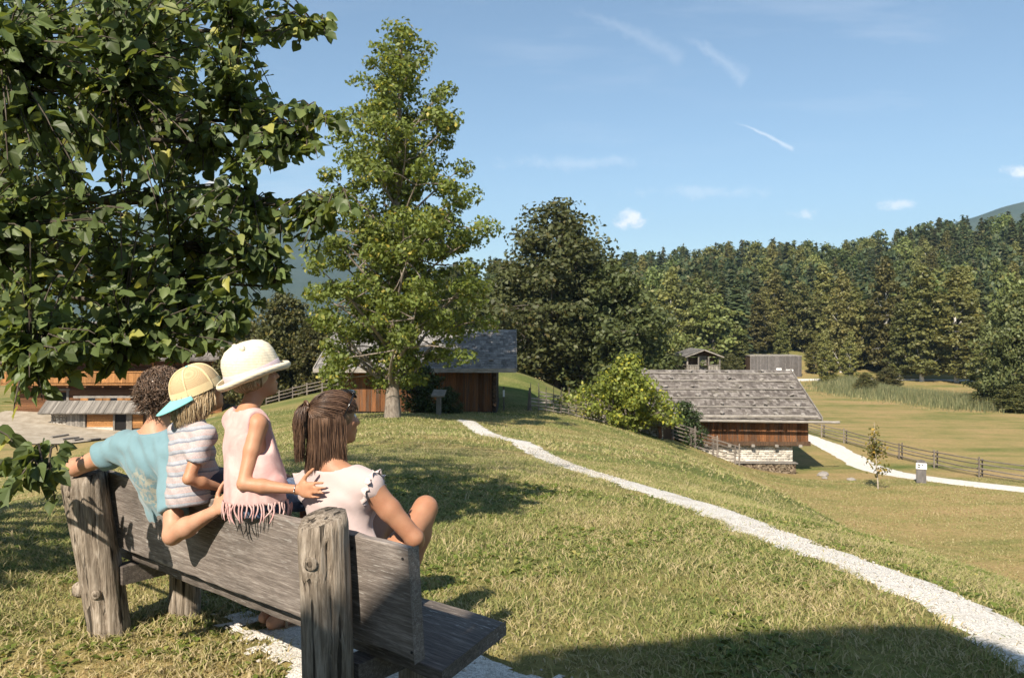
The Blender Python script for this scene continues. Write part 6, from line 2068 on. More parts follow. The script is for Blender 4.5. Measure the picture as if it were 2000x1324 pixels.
C_TEAL = cloth('teal_jersey', teal)
def fa_shirt(P_):
    d = FA.torso(P_, 0.013)
    for s in 'lr':
        a = FA.arm(P_, s, 0.020, 'upper')
        sh, el = FA.J[s + 'sh'], FA.J[s + 'el']; ax = nrmz(el - sh)
        a = smax(a, (P_ - (sh + (el - sh) * (0.50 if s == 'l' else 0.72))) @ ax, 0.008)
        d = smin(d, a, 0.04)
    d = d + wrinkle(P_, 0.0065, (0.8, 0.2, 0.6), 46, 1.0)
    d = smax(d, (P_ - (FA.J['neck'] + v3(0, 0.0, 0.012))) @ nrmz((0, -0.25, 1)), 0.01)
    return smax(d, 0.50 - P_[:, 2], 0.01)
surf('shirt', fa_shirt, lo, hi, HV, C_TEAL, ro, off)
def fa_shorts(P_):
    d = cap(P_, FA.J['pelvis'], FA.J['waist'], 0.182, 0.155, FA.fwd, 0.75)
    for s in 'lr':
        d = smin(d, smax(FA.leg(P_, s, 0.022, 'thigh'), P_[:, 1] - 0.54, 0.01), 0.03)
    return smax(smax(d, P_[:, 2] - 0.66, 0.01), 0.418 - P_[:, 2], 0.008)
surf('shorts', fa_shorts, v3(-2.15, -0.05, 0.38), v3(-1.5, 0.75, 0.75), HV, C_TAN, ro, off)
M_SOLE = plain('leather_sole', (0.30, 0.19, 0.11), 0.7, 20, 0.15, 0.2)
for s in 'lr':
    an, toe = FA.J[s + 'an'], FA.J[s + 'toe']
    dd = nrmz(v3(*(toe - an)[:2], 0)); sd = np.cross(dd, (0, 0, 1))
    t_ = np.linspace(0, 2 * np.pi, 20, endpoint=False); c0 = (an + toe) / 2; c0[2] = 0.017
    ring = np.array([c0 + dd * math.cos(a) * 0.145 - dd * 0.01 + sd * math.sin(a) * (0.048 + 0.006 * math.cos(a)) for a in t_])
    b = MB(); b.add(np.vstack([ring, ring + (0, 0, 0.018)]) - off, [tuple(range(19, -1, -1)), tuple(range(20, 40))] + [(i, (i + 1) % 20, 20 + (i + 1) % 20, 20 + i) for i in range(20)])
    so = b.build('sandal', M_SOLE, ro)
    for q in (0.02, 0.11):
        a_ = np.linspace(0, np.pi, 9)
        pts = [an * 0 + v3(an[0], an[1], 0.03) + dd * q + sd * math.cos(x) * 0.05 + v3(0, 0, 0.075 - q * 0.2) * math.sin(x) for x in a_]
        bb = MB(); bb.tube(np.array(pts) - off, 0.009, 6, flat=0.5); bb.build('strap', M_SOLE, so)
b = MB(); w_ = FA.J['lwr']; ax = nrmz(FA.J['lwr'] - FA.J['lel'])
b.tube(np.array([w_ - ax * 0.04, w_ - ax * 0.012]) - off, 0.034, 14); b.build('wrist_watch', M_INK, ro, True)
# curls
nr = np.random.default_rng(20); N = 2200
d_ = nr.normal(size=(N * 3, 3)); d_ /= np.linalg.norm(d_, axis=1)[:, None]
yy_ = d_[:, 1]; zz_ = d_[:, 2]
ok = ((zz_ > 0.25) & (yy_ < 0.8)) | ((yy_ < 0.25) & (zz_ > -0.62)) 
d_ = d_[ok][:N]; N = len(d_)
hc = FA.J['head'] + v3(0, -0.012, 0.022); R = FA.HR
loc = d_ * (0.084, 0.104, 0.098)
lowp = np.clip(-d_[:, 2] - 0.1, 0, 1)
loc[:, 2] -= 0.05 * lowp; loc[:, :2] *= (1 - 0.12 * lowp)[:, None]
base_ = hc + loc @ R
out_ = d_ @ R
tang = np.cross(out_, nr.normal(size=(N, 3))); tang /= np.linalg.norm(tang, axis=1)[:, None]; bit = np.cross(out_, tang)
M_ = 12; tt = np.linspace(0, 1, M_)
turns = nr.uniform(0.5, 1.4, N); rad0 = nr.uniform(0.003, 0.011, N); ph = nr.uniform(0, 6.28, N); ln_ = nr.uniform(0.025, 0.06, N)
down = np.array((0, 0, -1.0))
gd = tang * 0.75 + down * 0.7; gd /= np.linalg.norm(gd, axis=1)[:, None]
an_ = ph[:, None] + 2 * np.pi * turns[:, None] * tt
pts = base_[:, None] + gd[:, None] * (ln_[:, None] * tt)[..., None] + out_[:, None] * (0.006 + 0.012 * tt)[None, :, None] + rad0[:, None, None] * (np.cos(an_)[..., None] * out_[:, None] + np.sin(an_)[..., None] * bit[:, None])
strands('hair', pts, nr.uniform(0.0011, 0.0024, N), H_BROWN, ro, off, 3)
surf('scalp_hair', lambda P_: smax(ell(P_, hc, (0.088, 0.107, 0.102), R), -np.minimum(ell(P_, hc + R[1] * 0.10 - R[2] * 0.06, (0.075, 0.07, 0.09), R), 1), 0.02) , hc - 0.15, hc + 0.15, 0.007, H_BROWN, ro, off)
eyes(ro, off, FA.J['head'], FA.HR, 1.0)

# ================================================================= mother
MO = Person(dict(head=(-0.705, 0.21, 1.213), hfwd=(0.26, 1, -0.03), hup=(-0.04, -0.04, 1), neck=(-0.665, 0.16, 1.02), chest=(-0.635, 0.17, 0.845), waist=(-0.585, 0.175, 0.66), pelvis=(-0.565, 0.21, 0.505),
                 lsh=(-0.835, 0.165, 0.925), lel=(-0.99, 0.30, 0.74), lwr=(-0.86, 0.46, 0.66), rsh=(-0.485, 0.205, 0.955), rel=(-0.345, 0.325, 0.745), rwr=(-0.50, 0.475, 0.665),
                 lkn=(-0.78, 0.565, 0.765), lan=(-0.66, 0.475, 0.475), ltoe=(-0.66, 0.60, 0.438), rkn=(-0.525, 0.565, 0.80), ran=(-0.535, 0.455, 0.475), rtoe=(-0.63, 0.53, 0.438)), 0.90, 0.96, 0.97)
MO.hands = [hand_prims(MO.J['lwr'], (0.85, 0.5, -0.1), (0.2, 0.3, 1), 0.9, 0.35, 1), hand_prims(MO.J['rwr'], (-0.9, 0.45, -0.1), (-0.2, 0.3, 1), 0.9, 0.35, -1)]
ro, off = person('person with brown half-tied hair in a pale pink sleeveless blouse at the near end', (-0.565, 0.21, 0.412))
lo, hi = MO.bounds()
surf('body', MO.body, lo, hi, HV, SK_F, ro, off)
C_PINKW = cloth('pale_pink_cotton', tone((0.50, 0.395, 0.375), 0.05))
def mo_blouse(P_):
    d = MO.torso(P_, 0.014)
    d = smin(d, ell(P_, MO.J['chest'] + MO.fwd * 0.10 + v3(0, 0, -0.0), (0.13, 0.06, 0.07)), 0.05)
    d = smin(d, cap(P_, MO.J['waist'] + v3(0.07, -0.0, -0.04), MO.J['waist'] + v3(-0.07, 0, -0.04), 0.125, 0.125), 0.05)
    for s in ('lsh', 'rsh'):
        sh = MO.J[s]; el = MO.J[s[0] + 'el']
        d = smax(d, -(np.linalg.norm(P_ - (sh + (el - sh) * 0.55 + MO.sidev * (0.035 if s == 'rsh' else -0.035)), axis=1) - 0.105), 0.012)
    d = d + wrinkle(P_, 0.006, (0.35, 0.2, 1), 44, 2.0) * np.clip((1.0 - P_[:, 2]) * 6, 0.2, 1)
    c0 = MO.J['neck'] + v3(0, 0.03, 0.055)
    d = smax(d, -(np.linalg.norm((P_ - c0) * (0.82, 0.82, 1), axis=1) - 0.098), 0.008)
    return smax(d, 0.50 - P_[:, 2], 0.01)
surf('blouse', mo_blouse, lo, hi, HV, C_PINKW, ro, off)
# lace ruffles round the armholes
def ruffle(sh, el, sv, r, a0, a1, w=0.045, n=60):
    ax = nrmz(el - sh) * 0.55 + sv * 0.45; ax = nrmz(ax)
    e1 = nrmz(np.cross(ax, (0, 1, 0))); e2 = np.cross(ax, e1)
    c = sh - ax * 0.012
    V = []; rings = 5
    for i in range(n):
        a = a0 + (a1 - a0) * i / (n - 1)
        dr = math.cos(a) * e1 + math.sin(a) * e2
        env = math.sin(math.pi * i / (n - 1)) ** 0.5
        for q in range(rings):
            t = q / (rings - 1)
            wv_ = 0.010 * t * math.sin(i * 1.05) + 0.005 * t * math.sin(i * 2.3 + 1)
            V.append(c + dr * (r + 0.010 * t + wv_) + ax * (w * env * t + 0.006 * t * math.sin(i * 1.9)))
    f = [(i * rings + q, (i + 1) * rings + q, (i + 1) * rings + q + 1, i * rings + q + 1) for i in range(n - 1) for q in range(rings - 1)]
    return np.array(V), f
C_LACE = cloth('lace', lambda g, co: g.mix(g.remap(g.voronoi(co, 110), 0.25, 0.32), (0.43, 0.34, 0.32), (0.56, 0.46, 0.44)), 600)
for s, sg in (('r', 1), ('l', -1)):
    sh, el = MO.J[s + 'sh'], MO.J[s + 'el']
    V, f = ruffle(sh, el, MO.sidev * sg, 0.062, 0, 2 * math.pi, 0.05)
    o = mesh_obj('lace_sleeve', V - off, f, C_LACE, ro, True)
    sm = o.modifiers.new('thickness', 'SOLIDIFY'); sm.thickness = 0.003
def mo_shorts(P_):
    d = cap(P_, MO.J['pelvis'], MO.J['waist'] - v3(0, 0, 0.05), 0.158, 0.135, MO.fwd, 0.78)
    for s in 'lr':
        d = smin(d, smax(MO.leg(P_, s, 0.018, 'thigh'), P_[:, 1] - 0.40, 0.01), 0.03)
    return smax(smax(d, P_[:, 2] - 0.66, 0.01), 0.418 - P_[:, 2], 0.008)
surf('shorts', mo_shorts, v3(-0.9, -0.0, 0.38), v3(-0.2, 0.6, 0.75), HV, C_DENIM, ro, off)
def shoe(root, off, an, toe, k, mat, name='shoe'):
    dd = nrmz(v3(*(toe - an)[:2], 0))
    f = lambda P_: smax(smin(cap(P_, an - dd * 0.035 * k - v3(0, 0, 0.02 * k), toe, 0.044 * k, 0.036 * k), cap(P_, an, an - v3(0, 0, 0.03 * k), 0.043 * k, 0.046 * k), 0.02), (an[2] - 0.058) - P_[:, 2], 0.004)
    q = np.array([an, toe]); surf(name, f, q.min(0) - 0.1, q.max(0) + 0.1, 0.007, mat, root, off)
M_SNEAK = plain('white_canvas', (0.62, 0.66, 0.70), 0.8, 40, 0.15, 0.2)
for s in 'lr': shoe(ro, off, MO.J[s + 'an'], MO.J[s + 'toe'], 0.9, M_SNEAK)
# hair: cap pulled back into a half tail, the rest hanging straight to the shoulders
hc = MO.J['head'] + 0.97 * (MO.HR[1] * -0.012 + MO.HR[2] * 0.022); R = MO.HR
tie = hc + R[1] * -0.106 + R[2] * 0.045 - R[0] * 0.012
er = np.array((0.086, 0.105, 0.099))
surf('scalp_hair', lambda P_: smin(smax(ell(P_, hc, er - 0.006, R), -ell(P_, hc + R[1] * 0.115 - R[2] * 0.075, (0.085, 0.078, 0.095), R), 0.012),
     cap(P_, hc - R[1] * 0.055 - R[2] * 0.03, hc - R[1] * 0.058 - R[2] * 0.185, 0.066, 0.055, R[1], 0.55), 0.04), hc - v3(0.17, 0.2, 0.27), hc + 0.16, 0.007, H_BRUN, ro, off)
nr = np.random.default_rng(31)
def on_head(dloc, extra=0.0):
    dloc = dloc / np.linalg.norm(dloc, axis=-1, keepdims=True)
    return hc + (dloc * (er + extra)) @ R
tieloc = np.array((-0.012, -0.112, 0.045)) / er; tieloc /= np.linalg.norm(tieloc)
# pulled part: from hairline round the front and sides to the tie
N = 1300; M_ = 10; tt = np.linspace(0, 1, M_)
az = nr.uniform(-math.pi, math.pi, N) 
st0 = np.column_stack([np.sin(az) * 0.95, np.cos(az) * 0.8, np.where(np.abs(az) < 1.9, nr.uniform(0.05, 0.6, N), nr.uniform(-0.05, 0.35, N))])
st0 /= np.linalg.norm(st0, axis=1)[:, None]
dl = st0[:, None] * (1 - tt)[None, :, None] + tieloc[None, None] * tt[None, :, None]
dl = dl / np.linalg.norm(dl, axis=2)[..., None]
pts = on_head(dl, 0.002) + nr.normal(0, 0.0022, (N, 1, 3))
strands('pulled_hair', pts, nr.uniform(0.0009, 0.0019, N), H_BRUN, ro, off, 3)
# tail
N = 600; M_ = 12; tt = np.linspace(0, 1, M_)
ph = nr.uniform(0, 6.28, N); rr0 = 0.030 * np.sqrt(nr.random(N)); L_ = nr.uniform(0.15, 0.25, N)
ox = (np.cos(ph) * rr0)[:, None] * R[0] + (np.sin(ph) * rr0)[:, None] * R[1]
arch = -R[1] * 0.034
pts = tie + ox[:, None] * np.clip(tt * 3.2, 0.25, 1)[None, :, None] * (1 - 0.3 * tt)[None, :, None] + arch[None, None] * (np.sin(np.clip(tt * 3.5, 0, np.pi * 0.62)))[None, :, None] + np.array((0, 0, 0.018))[None, None] * np.sin(np.clip(tt * 9, 0, np.pi))[None, :, None] - np.array((0, 0, 1.0))[None, None] * (L_[:, None] * np.clip(tt - 0.08, 0, 1))[..., None]
pts += nr.normal(0, 0.0015, pts.shape)
strands('tail_hair', pts, nr.uniform(0.0009, 0.0019, N), H_BRUN, ro, off, 3)
# hanging part
N = 1400; M_ = 11; tt = np.linspace(0, 1, M_)
az = nr.uniform(math.radians(82), math.radians(278), N)
s0 = np.column_stack([np.sin(az), np.cos(az), nr.uniform(-0.1, 0.35, N)]); 
p0 = on_head(s0, 0.002)
eq = on_head(np.column_stack([np.sin(az), np.cos(az), np.full(N, -0.28)]), 0.0)
Lh = 0.215 - 0.10 * nr.random(N) ** 2; endp = eq - np.array((0, 0, 1)) * Lh[:, None]
nk = MO.J['neck']
endp[:, :2] += (endp[:, :2] - (hc[:2] - R[1][:2] * 0.03)) * nr.uniform(-0.15, 0.28, N)[:, None]
mid_ = eq
pts = ((1 - tt) ** 2)[None, :, None] * p0[:, None] + (2 * tt * (1 - tt))[None, :, None] * (mid_ * 1.0)[:, None] + (tt ** 2)[None, :, None] * endp[:, None]
pts += (np.sin(tt * 4)[None, :, None]) * nr.normal(0, 0.003, (N, 1, 3))
strands('loose_hair', pts, nr.uniform(0.0009, 0.0021, N), H_BRUN, ro, off, 3)
b = MB(); b.tube(np.array([tie - R[1] * 0.004 + R[0] * 0.022 * math.cos(a) + R[2] * 0.022 * math.sin(a) for a in np.linspace(0, 6.28, 16)]) - off, 0.006, 6); b.build('hair_tie', H_BRUN, ro, True)
# sunglasses pushed up on the head
M_SHADE = plain('black_plastic', (0.012, 0.012, 0.014), 0.15, 10, 0.05, 0, 0.6)
b = MB()
top_ = [hc + (nrmz(v3(math.sin(a) * 0.95, 0.62, 0.72)) * (er + 0.012)) @ R if False else hc + R[0] * (0.086 * math.sin(a)) + R[1] * (0.055 + 0.03 * math.cos(a)) + R[2] * (0.085) for a in np.linspace(-1.3, 1.3, 12)]
b.tube(np.array(top_) - off, 0.006, 6, flat=2.0)
gl = b.build('sunglasses', M_SHADE, ro, True)
for sg in (-1, 1):
    q0 = hc + R[0] * 0.086 * sg + R[1] * 0.060 + R[2] * 0.082; q1 = hc + R[0] * 0.094 * sg + R[1] * 0.008 + R[2] * -0.005
    bb = MB(); bb.tube(np.array([q0, q0 * 0.5 + q1 * 0.5 + R[0] * 0.004 * sg, q1]) - off, 0.0032, 6); bb.build('temple_arm', M_SHADE, gl, True)
    lens = ell
    c_ = hc + R[0] * 0.036 * sg + R[1] * 0.078 + R[2] * 0.078
    surf('lens', lambda P_, c_=c_: ell(P_, c_, (0.03, 0.006, 0.024), np.array((R[0], nrmz(R[1] * 0.75 + R[2] * 0.66), nrmz(R[2] * 0.75 - R[1] * 0.66)))), c_ - 0.05, c_ + 0.05, 0.005, M_SHADE, gl, off)
eyes(ro, off, MO.J['head'], MO.HR, 0.97)

# ================================================================= girl in the straw hat
GI = Person(dict(head=(-1.045, 0.045, 1.385), hfwd=(0.45, 1, 0.28), hup=(-0.08, -0.26, 0.95), neck=(-1.045, 0.0, 1.243), chest=(-1.02, 0.0, 1.10), waist=(-0.975, 0.005, 0.97), pelvis=(-0.95, 0.02, 0.915),
                 lsh=(-1.165, 0.01, 1.195), lel=(-1.24, 0.10, 1.0), lwr=(-1.20, 0.26, 0.92), rsh=(-0.935, -0.015, 1.195), rel=(-0.89, -0.11, 0.963), rwr=(-0.715, 0.02, 0.943),
                 lkn=(-1.03, 0.30, 0.83), lan=(-1.03, 0.33, 0.475), ltoe=(-1.03, 0.46, 0.435), rkn=(-0.90, 0.30, 0.83), ran=(-0.91, 0.33, 0.475), rtoe=(-0.91, 0.46, 0.435)), 0.66, 0.96, 0.86)
GI.hands = [hand_prims(GI.J['lwr'], (0, 1, -0.4), (0, 0.3, 1), 0.72, 0.3, -1), hand_prims(GI.J['rwr'], (0.93, 0.24, 0.06), (0.3, -0.95, 0.12), 0.86, 0.07, -1, 0.09)]
ro, off = person('person in a straw hat and pink fringed top sitting up on the backrest', (-0.95, 0.0, 0.84))
lo, hi = GI.bounds()
surf('body', GI.body, lo, hi, 0.0074, SK_C, ro, off)
def tie_dye(g, co):
    n = g.noise(co, 11, 4, 0.6, 0.5)
    return g.ramp(n, [(0.3, (0.52, 0.28, 0.26)), (0.5, (0.58, 0.355, 0.33)), (0.68, (0.62, 0.44, 0.41))])
C_PINK = cloth('pink_jersey', tie_dye)
GC = GI.J
def gi_top(P_):
    d = GI.torso(P_, 0.014)
    d = smin(d, cap(P_, GC['chest'] - v3(0, 0, 0.03), v3(-0.955, -0.012, 0.90), 0.125, 0.148, v3(0, 1, 0), 0.80), 0.05)
    for s, sg in (('lsh', -1), ('rsh', 1)):
        sh = GC[s]
        d = smax(d, -cap(P_, sh + GI.sidev * sg * 0.055 + v3(0, 0, 0.03), sh + GI.sidev * sg * 0.040 + v3(0, 0, -0.075), 0.062, 0.050), 0.01)
    d = d + wrinkle(P_, 0.0055, (0.9, 0.3, 0.25), 60, 3.0) * np.clip((1.15 - P_[:, 2]) * 6, 0.15, 1)
    c0 = GC['neck'] + v3(0, 0.01, 0.045)
    d = smax(d, -(np.linalg.norm((P_ - c0) * (0.85, 0.85, 1), axis=1) - 0.068), 0.006)
    return smax(d, (0.865 + 0.06 * (P_[:, 0] + 0.95)) - P_[:, 2] + 0.0 * P_[:, 1], 0.006)
surf('tank_top', gi_top, lo, hi, 0.0074, C_PINK, ro, off)
# knotted fringe along the hem
nr = np.random.default_rng(44)
na_ = 64
fr = []
for i in range(na_):
    a = 2 * math.pi * i / na_
    # find the hem surface by marching inwards
    dr = v3(math.cos(a), math.sin(a) * 0.85, 0); c0 = v3(-0.955, -0.005, 0.872 + 0.06 * math.cos(a) * 0.13)
    rs_ = np.linspace(0.20, 0.03, 60); q = c0 + rs_[:, None] * dr
    dv = gi_top(q + v3(0, 0, 0.008)); hit = np.argmax(dv < 0.0)
    p = c0 + dr * rs_[hit]
    L_ = nr.uniform(0.05, 0.085); sw = nr.normal(0, 0.014)
    side_ = v3(-math.sin(a), math.cos(a), 0)
    t_ = np.linspace(0, 1, 8)
    fr.append(p + dr * (0.004 + 0.006 * np.sin(t_ * 2.5))[:, None] + side_ * (sw * np.sin(t_ * 3.0 + nr.uniform(0, 1)))[:, None] - v3(0, 0, 1) * (L_ * t_ - 0.006)[:, None])
o = strands('fringe', np.array(fr), 0.0036, C_PINK, ro, off, 6)
def gi_shorts(P_):
    d = cap(P_, GC['pelvis'] + v3(0, -0.01, -0.02), GC['waist'], 0.128, 0.105, v3(0, 1, 0), 0.85)
    for s in 'lr':
        d = smin(d, smax(GI.leg(P_, s, 0.016, 'thigh'), P_[:, 1] - 0.17, 0.01), 0.03)
    d = d + wrinkle(P_, 0.003, (0.3, 0.4, 1), 90, 5)
    return smax(smax(d, P_[:, 2] - 0.96, 0.01), np.where(np.abs(P_[:, 1]+0.016) < 0.022, 0.843, 0.805) - P_[:, 2], 0.006)
surf('denim_shorts', gi_shorts, v3(-1.15, -0.16, 0.76), v3(-0.75, 0.30, 1.02), 0.0074, C_DENIM, ro, off)
for s in 'lr': shoe(ro, off, GC[s + 'an'], GC[s + 'toe'], 0.72, M_SNEAK)
# bracelet
w_ = GC['rwr']; ax = nrmz(GC['rwr'] - GC['rel']); e1 = nrmz(np.cross(ax, (0, 0, 1))); e2 = np.cross(ax, e1)
b = MB(); b.tube(np.array([w_ - ax * 0.004 + (e1 * math.cos(a) + e2 * math.sin(a)) * 0.0215 for a in np.linspace(0, 6.283, 18)]) - off, 0.0016, 5)
b.build('bracelet', plain('silver', (0.6, 0.6, 0.62), 0.3, 10, 0.02, 0, 0.5, metal=0.9), ro, True)
# straw hat
m, g = newmat('straw')
co = objcoord(g)
wv_ = g.n('ShaderNodeTexWave', wave_type='BANDS', bands_direction='Z'); g.put(wv_.inputs['Vector'], co); wv_.inputs['Scale'].default_value = 26; wv_.inputs['Distortion'].default_value = 1.2; wv_.inputs['Detail'].default_value = 2
n = g.noise(co, 90, 3, 0.6)
col = g.mix(wv_.outputs['Fac'], (0.72, 0.635, 0.48), (0.78, 0.70, 0.54))
col = g.mix(1.0, col, g.ramp(n, [(0.3, 0.85), (0.7, 1.08)]), 'MULTIPLY')
finish(g, col, 0.8, g.bump(wv_.outputs['Fac'], 0.16, 0.002), 0.2)
STRAW = m
M_BAND = cloth('pink_ribbon', tone((0.62, 0.50, 0.53), 0.06))
def axis_frame(up, fwd):
    up = nrmz(up); fwd = nrmz(np.asarray(fwd, float) - up * np.dot(fwd, up)); side = np.cross(fwd, up)
    return np.array((side, fwd, up))
def lathe(prof, n, ex=1.0, ey=1.0, warp=None):
    V = []
    for (r, z) in prof:
        for i in range(n):
            a = 2 * math.pi * i / n
            x, y, zz = r * math.cos(a) * ex, r * math.sin(a) * ey, z
            if warp: x, y, zz = warp(a, x, y, zz, r)
            V.append((x, y, zz))
    m_ = len(prof)
    f = [(k * n + i, k * n + (i + 1) % n, (k + 1) * n + (i + 1) % n, (k + 1) * n + i) for k in range(m_ - 1) for i in range(n)]
    return np.array(V), f
HRm = axis_frame((-0.10, -0.33, 0.93), (0.35, 1, 0))
hcen = GC['head'] + HRm[2] * 0.008 - HRm[1] * 0.004
prof = [(0.150, 0.022), (0.156, 0.012), (0.153, 0.002), (0.142, -0.006), (0.128, -0.006), (0.116, 0.0), (0.1155, 0.02), (0.1145, 0.05), (0.110, 0.085), (0.100, 0.112), (0.080, 0.134), (0.05, 0.147), (0.018, 0.152), (0.001, 0.1525)]
def crease(a, x, y, z, r):
    if z > 0.03 and r < 0.116:
        q = math.exp(-((y * 0.6 - x + 0.035) / 0.012) ** 2) * min(1, (z - 0.03) / 0.04)
        z -= 0.007 * q; x *= 1 - 0.03 * q; y *= 1 - 0.03 * q
    if z < 0.03 and r > 0.125:
        z += 0.010 * math.cos(2 * a) + 0.006 * math.cos(a + 0.6)
    return x, y, z
V, f = lathe(prof, 72, 0.93, 1.04, crease)
hat = mesh_obj('straw_hat', V @ HRm + hcen - off, f, STRAW, ro, True)
sm = hat.modifiers.new('thickness', 'SOLIDIFY'); sm.thickness = 0.004; sm.offset = 0
V, f = lathe([(0.1175, 0.0), (0.1190, 0.004), (0.1184, 0.040), (0.1165, 0.044)], 72, 0.93, 1.04)
mesh_obj('ribbon', V @ HRm + hcen - off, f, M_BAND, hat, True)
for sg in (-1, 1):
    c_ = hcen + HRm[2] * 0.134 + HRm[0] * 0.066 * sg - HRm[1] * 0.02
    surf('hat_ear', lambda P_, c_=c_: ell(P_, c_, (0.02, 0.014, 0.02), HRm), c_ - 0.04, c_ + 0.04, 0.005, STRAW, hat, off)
# her fair hair under the hat
hcg = GC['head'] + GI.HR[2] * 0.018 - GI.HR[1] * 0.01
surf('scalp_hair', lambda P_: smax(ell(P_, hcg, (0.073, 0.09, 0.084), GI.HR), -ell(P_, hcg + GI.HR[1] * 0.10 - GI.HR[2] * 0.065, (0.072, 0.068, 0.085), GI.HR), 0.012), hcg - 0.13, hcg + 0.13, 0.0074, H_BLOND, ro, off)
N = 450; M_ = 9; tt = np.linspace(0, 1, M_); nr = np.random.default_rng(52)
az = nr.uniform(math.radians(75), math.radians(285), N)
s0 = np.column_stack([np.sin(az), np.cos(az), nr.uniform(-0.2, 0.2, N)]); s0 /= np.linalg.norm(s0, axis=1)[:, None]
p0 = hcg + (s0 * (0.075, 0.092, 0.086)) @ GI.HR
s1 = np.column_stack([np.sin(az) * 0.6, np.cos(az) * 0.75, np.full(N, -0.75)]); p1 = hcg + (s1 * (0.075, 0.092, 0.09)) @ GI.HR
pts = p0[:, None] * (1 - tt)[None, :, None] + p1[:, None] * tt[None, :, None] + (np.sin(tt * np.pi))[None, :, None] * (s0 @ GI.HR)[:, None] * 0.012
strands('hair', pts, nr.uniform(0.0009, 0.0018, N), H_BLOND, ro, off, 3)
eyes(ro, off, GC['head'], GI.HR, 0.86)

# ================================================================= boy in the cap
BO = Person(dict(head=(-1.40, -0.015, 1.308), hfwd=(0.3, 1, 0.32), hup=(-0.10, -0.30, 0.94), neck=(-1.405, -0.05, 1.168), chest=(-1.405, -0.05, 1.04), waist=(-1.395, -0.04, 0.925), pelvis=(-1.395, -0.015, 0.905),
                 lsh=(-1.525, -0.045, 1.115), lel=(-1.58, 0.05, 0.95), lwr=(-1.50, 0.17, 0.90), rsh=(-1.283, -0.06, 1.118), rel=(-1.262, -0.145, 0.945), rwr=(-1.265, 0.02, 0.878),
                 lkn=(-1.46, 0.25, 0.84), lan=(-1.46, 0.28, 0.475), ltoe=(-1.46, 0.39, 0.435), rkn=(-1.34, 0.25, 0.84), ran=(-1.34, 0.28, 0.475), rtoe=(-1.34, 0.39, 0.435)), 0.60, 0.95, 0.93)
BO.hands = [hand_prims(BO.J['lwr'], (0.5, 1, -0.3), (0, 0.3, 1), 0.6, 0.4, 1), hand_prims(BO.J['rwr'], (0.2, 1, 0.0), (0.8, 0, 0.6), 0.6, 0.4, -1)]
ro, off = person('person with fair hair in a beige cap and striped t-shirt between the other three', (-1.395, -0.015, 0.84))
lo, hi = BO.bounds()
surf('body', BO.body, lo, hi, 0.0074, SK_C, ro, off)
def stripes(g, co):
    x, y, z = g.sep(co)[0:3]
    wv = g.math('ADD', g.math('MULTIPLY', z, 1.0), g.math('MULTIPLY', x, -0.16))
    wv = g.math('ADD', wv, g.math('MULTIPLY', g.noise(co, 9, 3, 0.5), 0.022))
    f = g.math('FRACT', g.math('MULTIPLY', wv, 21.0))
    c = g.ramp(f, [(0.0, (0.42, 0.36, 0.36)), (0.30, (0.46, 0.39, 0.37)), (0.34, (0.19, 0.205, 0.25)), (0.46, (0.22, 0.235, 0.28)), (0.50, (0.36, 0.37, 0.40)), (0.72, (0.35, 0.37, 0.41)), (0.78, (0.46, 0.33, 0.31)), (0.92, (0.42, 0.36, 0.36))])
    return g.mix(1.0, c, g.ramp(g.noise(co, 160, 2, 0.5), [(0.3, 0.85), (0.7, 1.12)]), 'MULTIPLY')
C_STRIPE = cloth('striped_jersey', stripes)
def bo_shirt(P_):
    d = BO.torso(P_, 0.014)
    d = smin(d, cap(P_, BO.J['chest'], v3(-1.385, -0.075, 0.85), 0.100, 0.108, v3(0, 1, 0), 0.95), 0.04)
    for s in 'lr':
        a = BO.arm(P_, s, 0.017, 'upper'); sh, el = BO.J[s + 'sh'], BO.J[s + 'el']; ax = nrmz(el - sh)
        a = smax(a, (P_ - (sh + (el - sh) * 0.66)) @ ax, 0.006)
        d = smin(d, a, 0.02)
    d = d + wrinkle(P_, 0.0058, (0.5, 0.3, 0.9), 56, 4.0)
    d = smax(d, (P_ - (BO.J['neck'] + v3(0, 0, 0.014))) @ nrmz((0, -0.2, 1)), 0.006)
    d = smax(d, -cap(P_, v3(-1.8, 0.02, 0.80), v3(-1.0, 0.02, 0.80), 0.048, 0.048), 0.01)   # rides over the top of the board
    return smax(d, 0.80 - P_[:, 2] + 0.15 * np.abs(P_[:, 0] + 1.39), 0.008)
surf('shirt', bo_shirt, lo, hi, 0.0074, C_STRIPE, ro, off)
def bo_shorts(P_):
    d = cap(P_, BO.J['pelvis'], BO.J['waist'], 0.113, 0.10, v3(0, 1, 0), 0.85)
    for s in 'lr':
        d = smin(d, smax(BO.leg(P_, s, 0.016, 'thigh'), P_[:, 1] - 0.2, 0.01), 0.03)
    return smax(smax(d, P_[:, 2] - 0.95, 0.01), 0.846 - P_[:, 2], 0.006)
surf('shorts', bo_shorts, v3(-1.6, -0.2, 0.78), v3(-1.2, 0.30, 1.0), 0.0074, C_NAVY, ro, off)
for s in 'lr': shoe(ro, off, BO.J[s + 'an'], BO.J[s + 'toe'], 0.64, M_SNEAK)
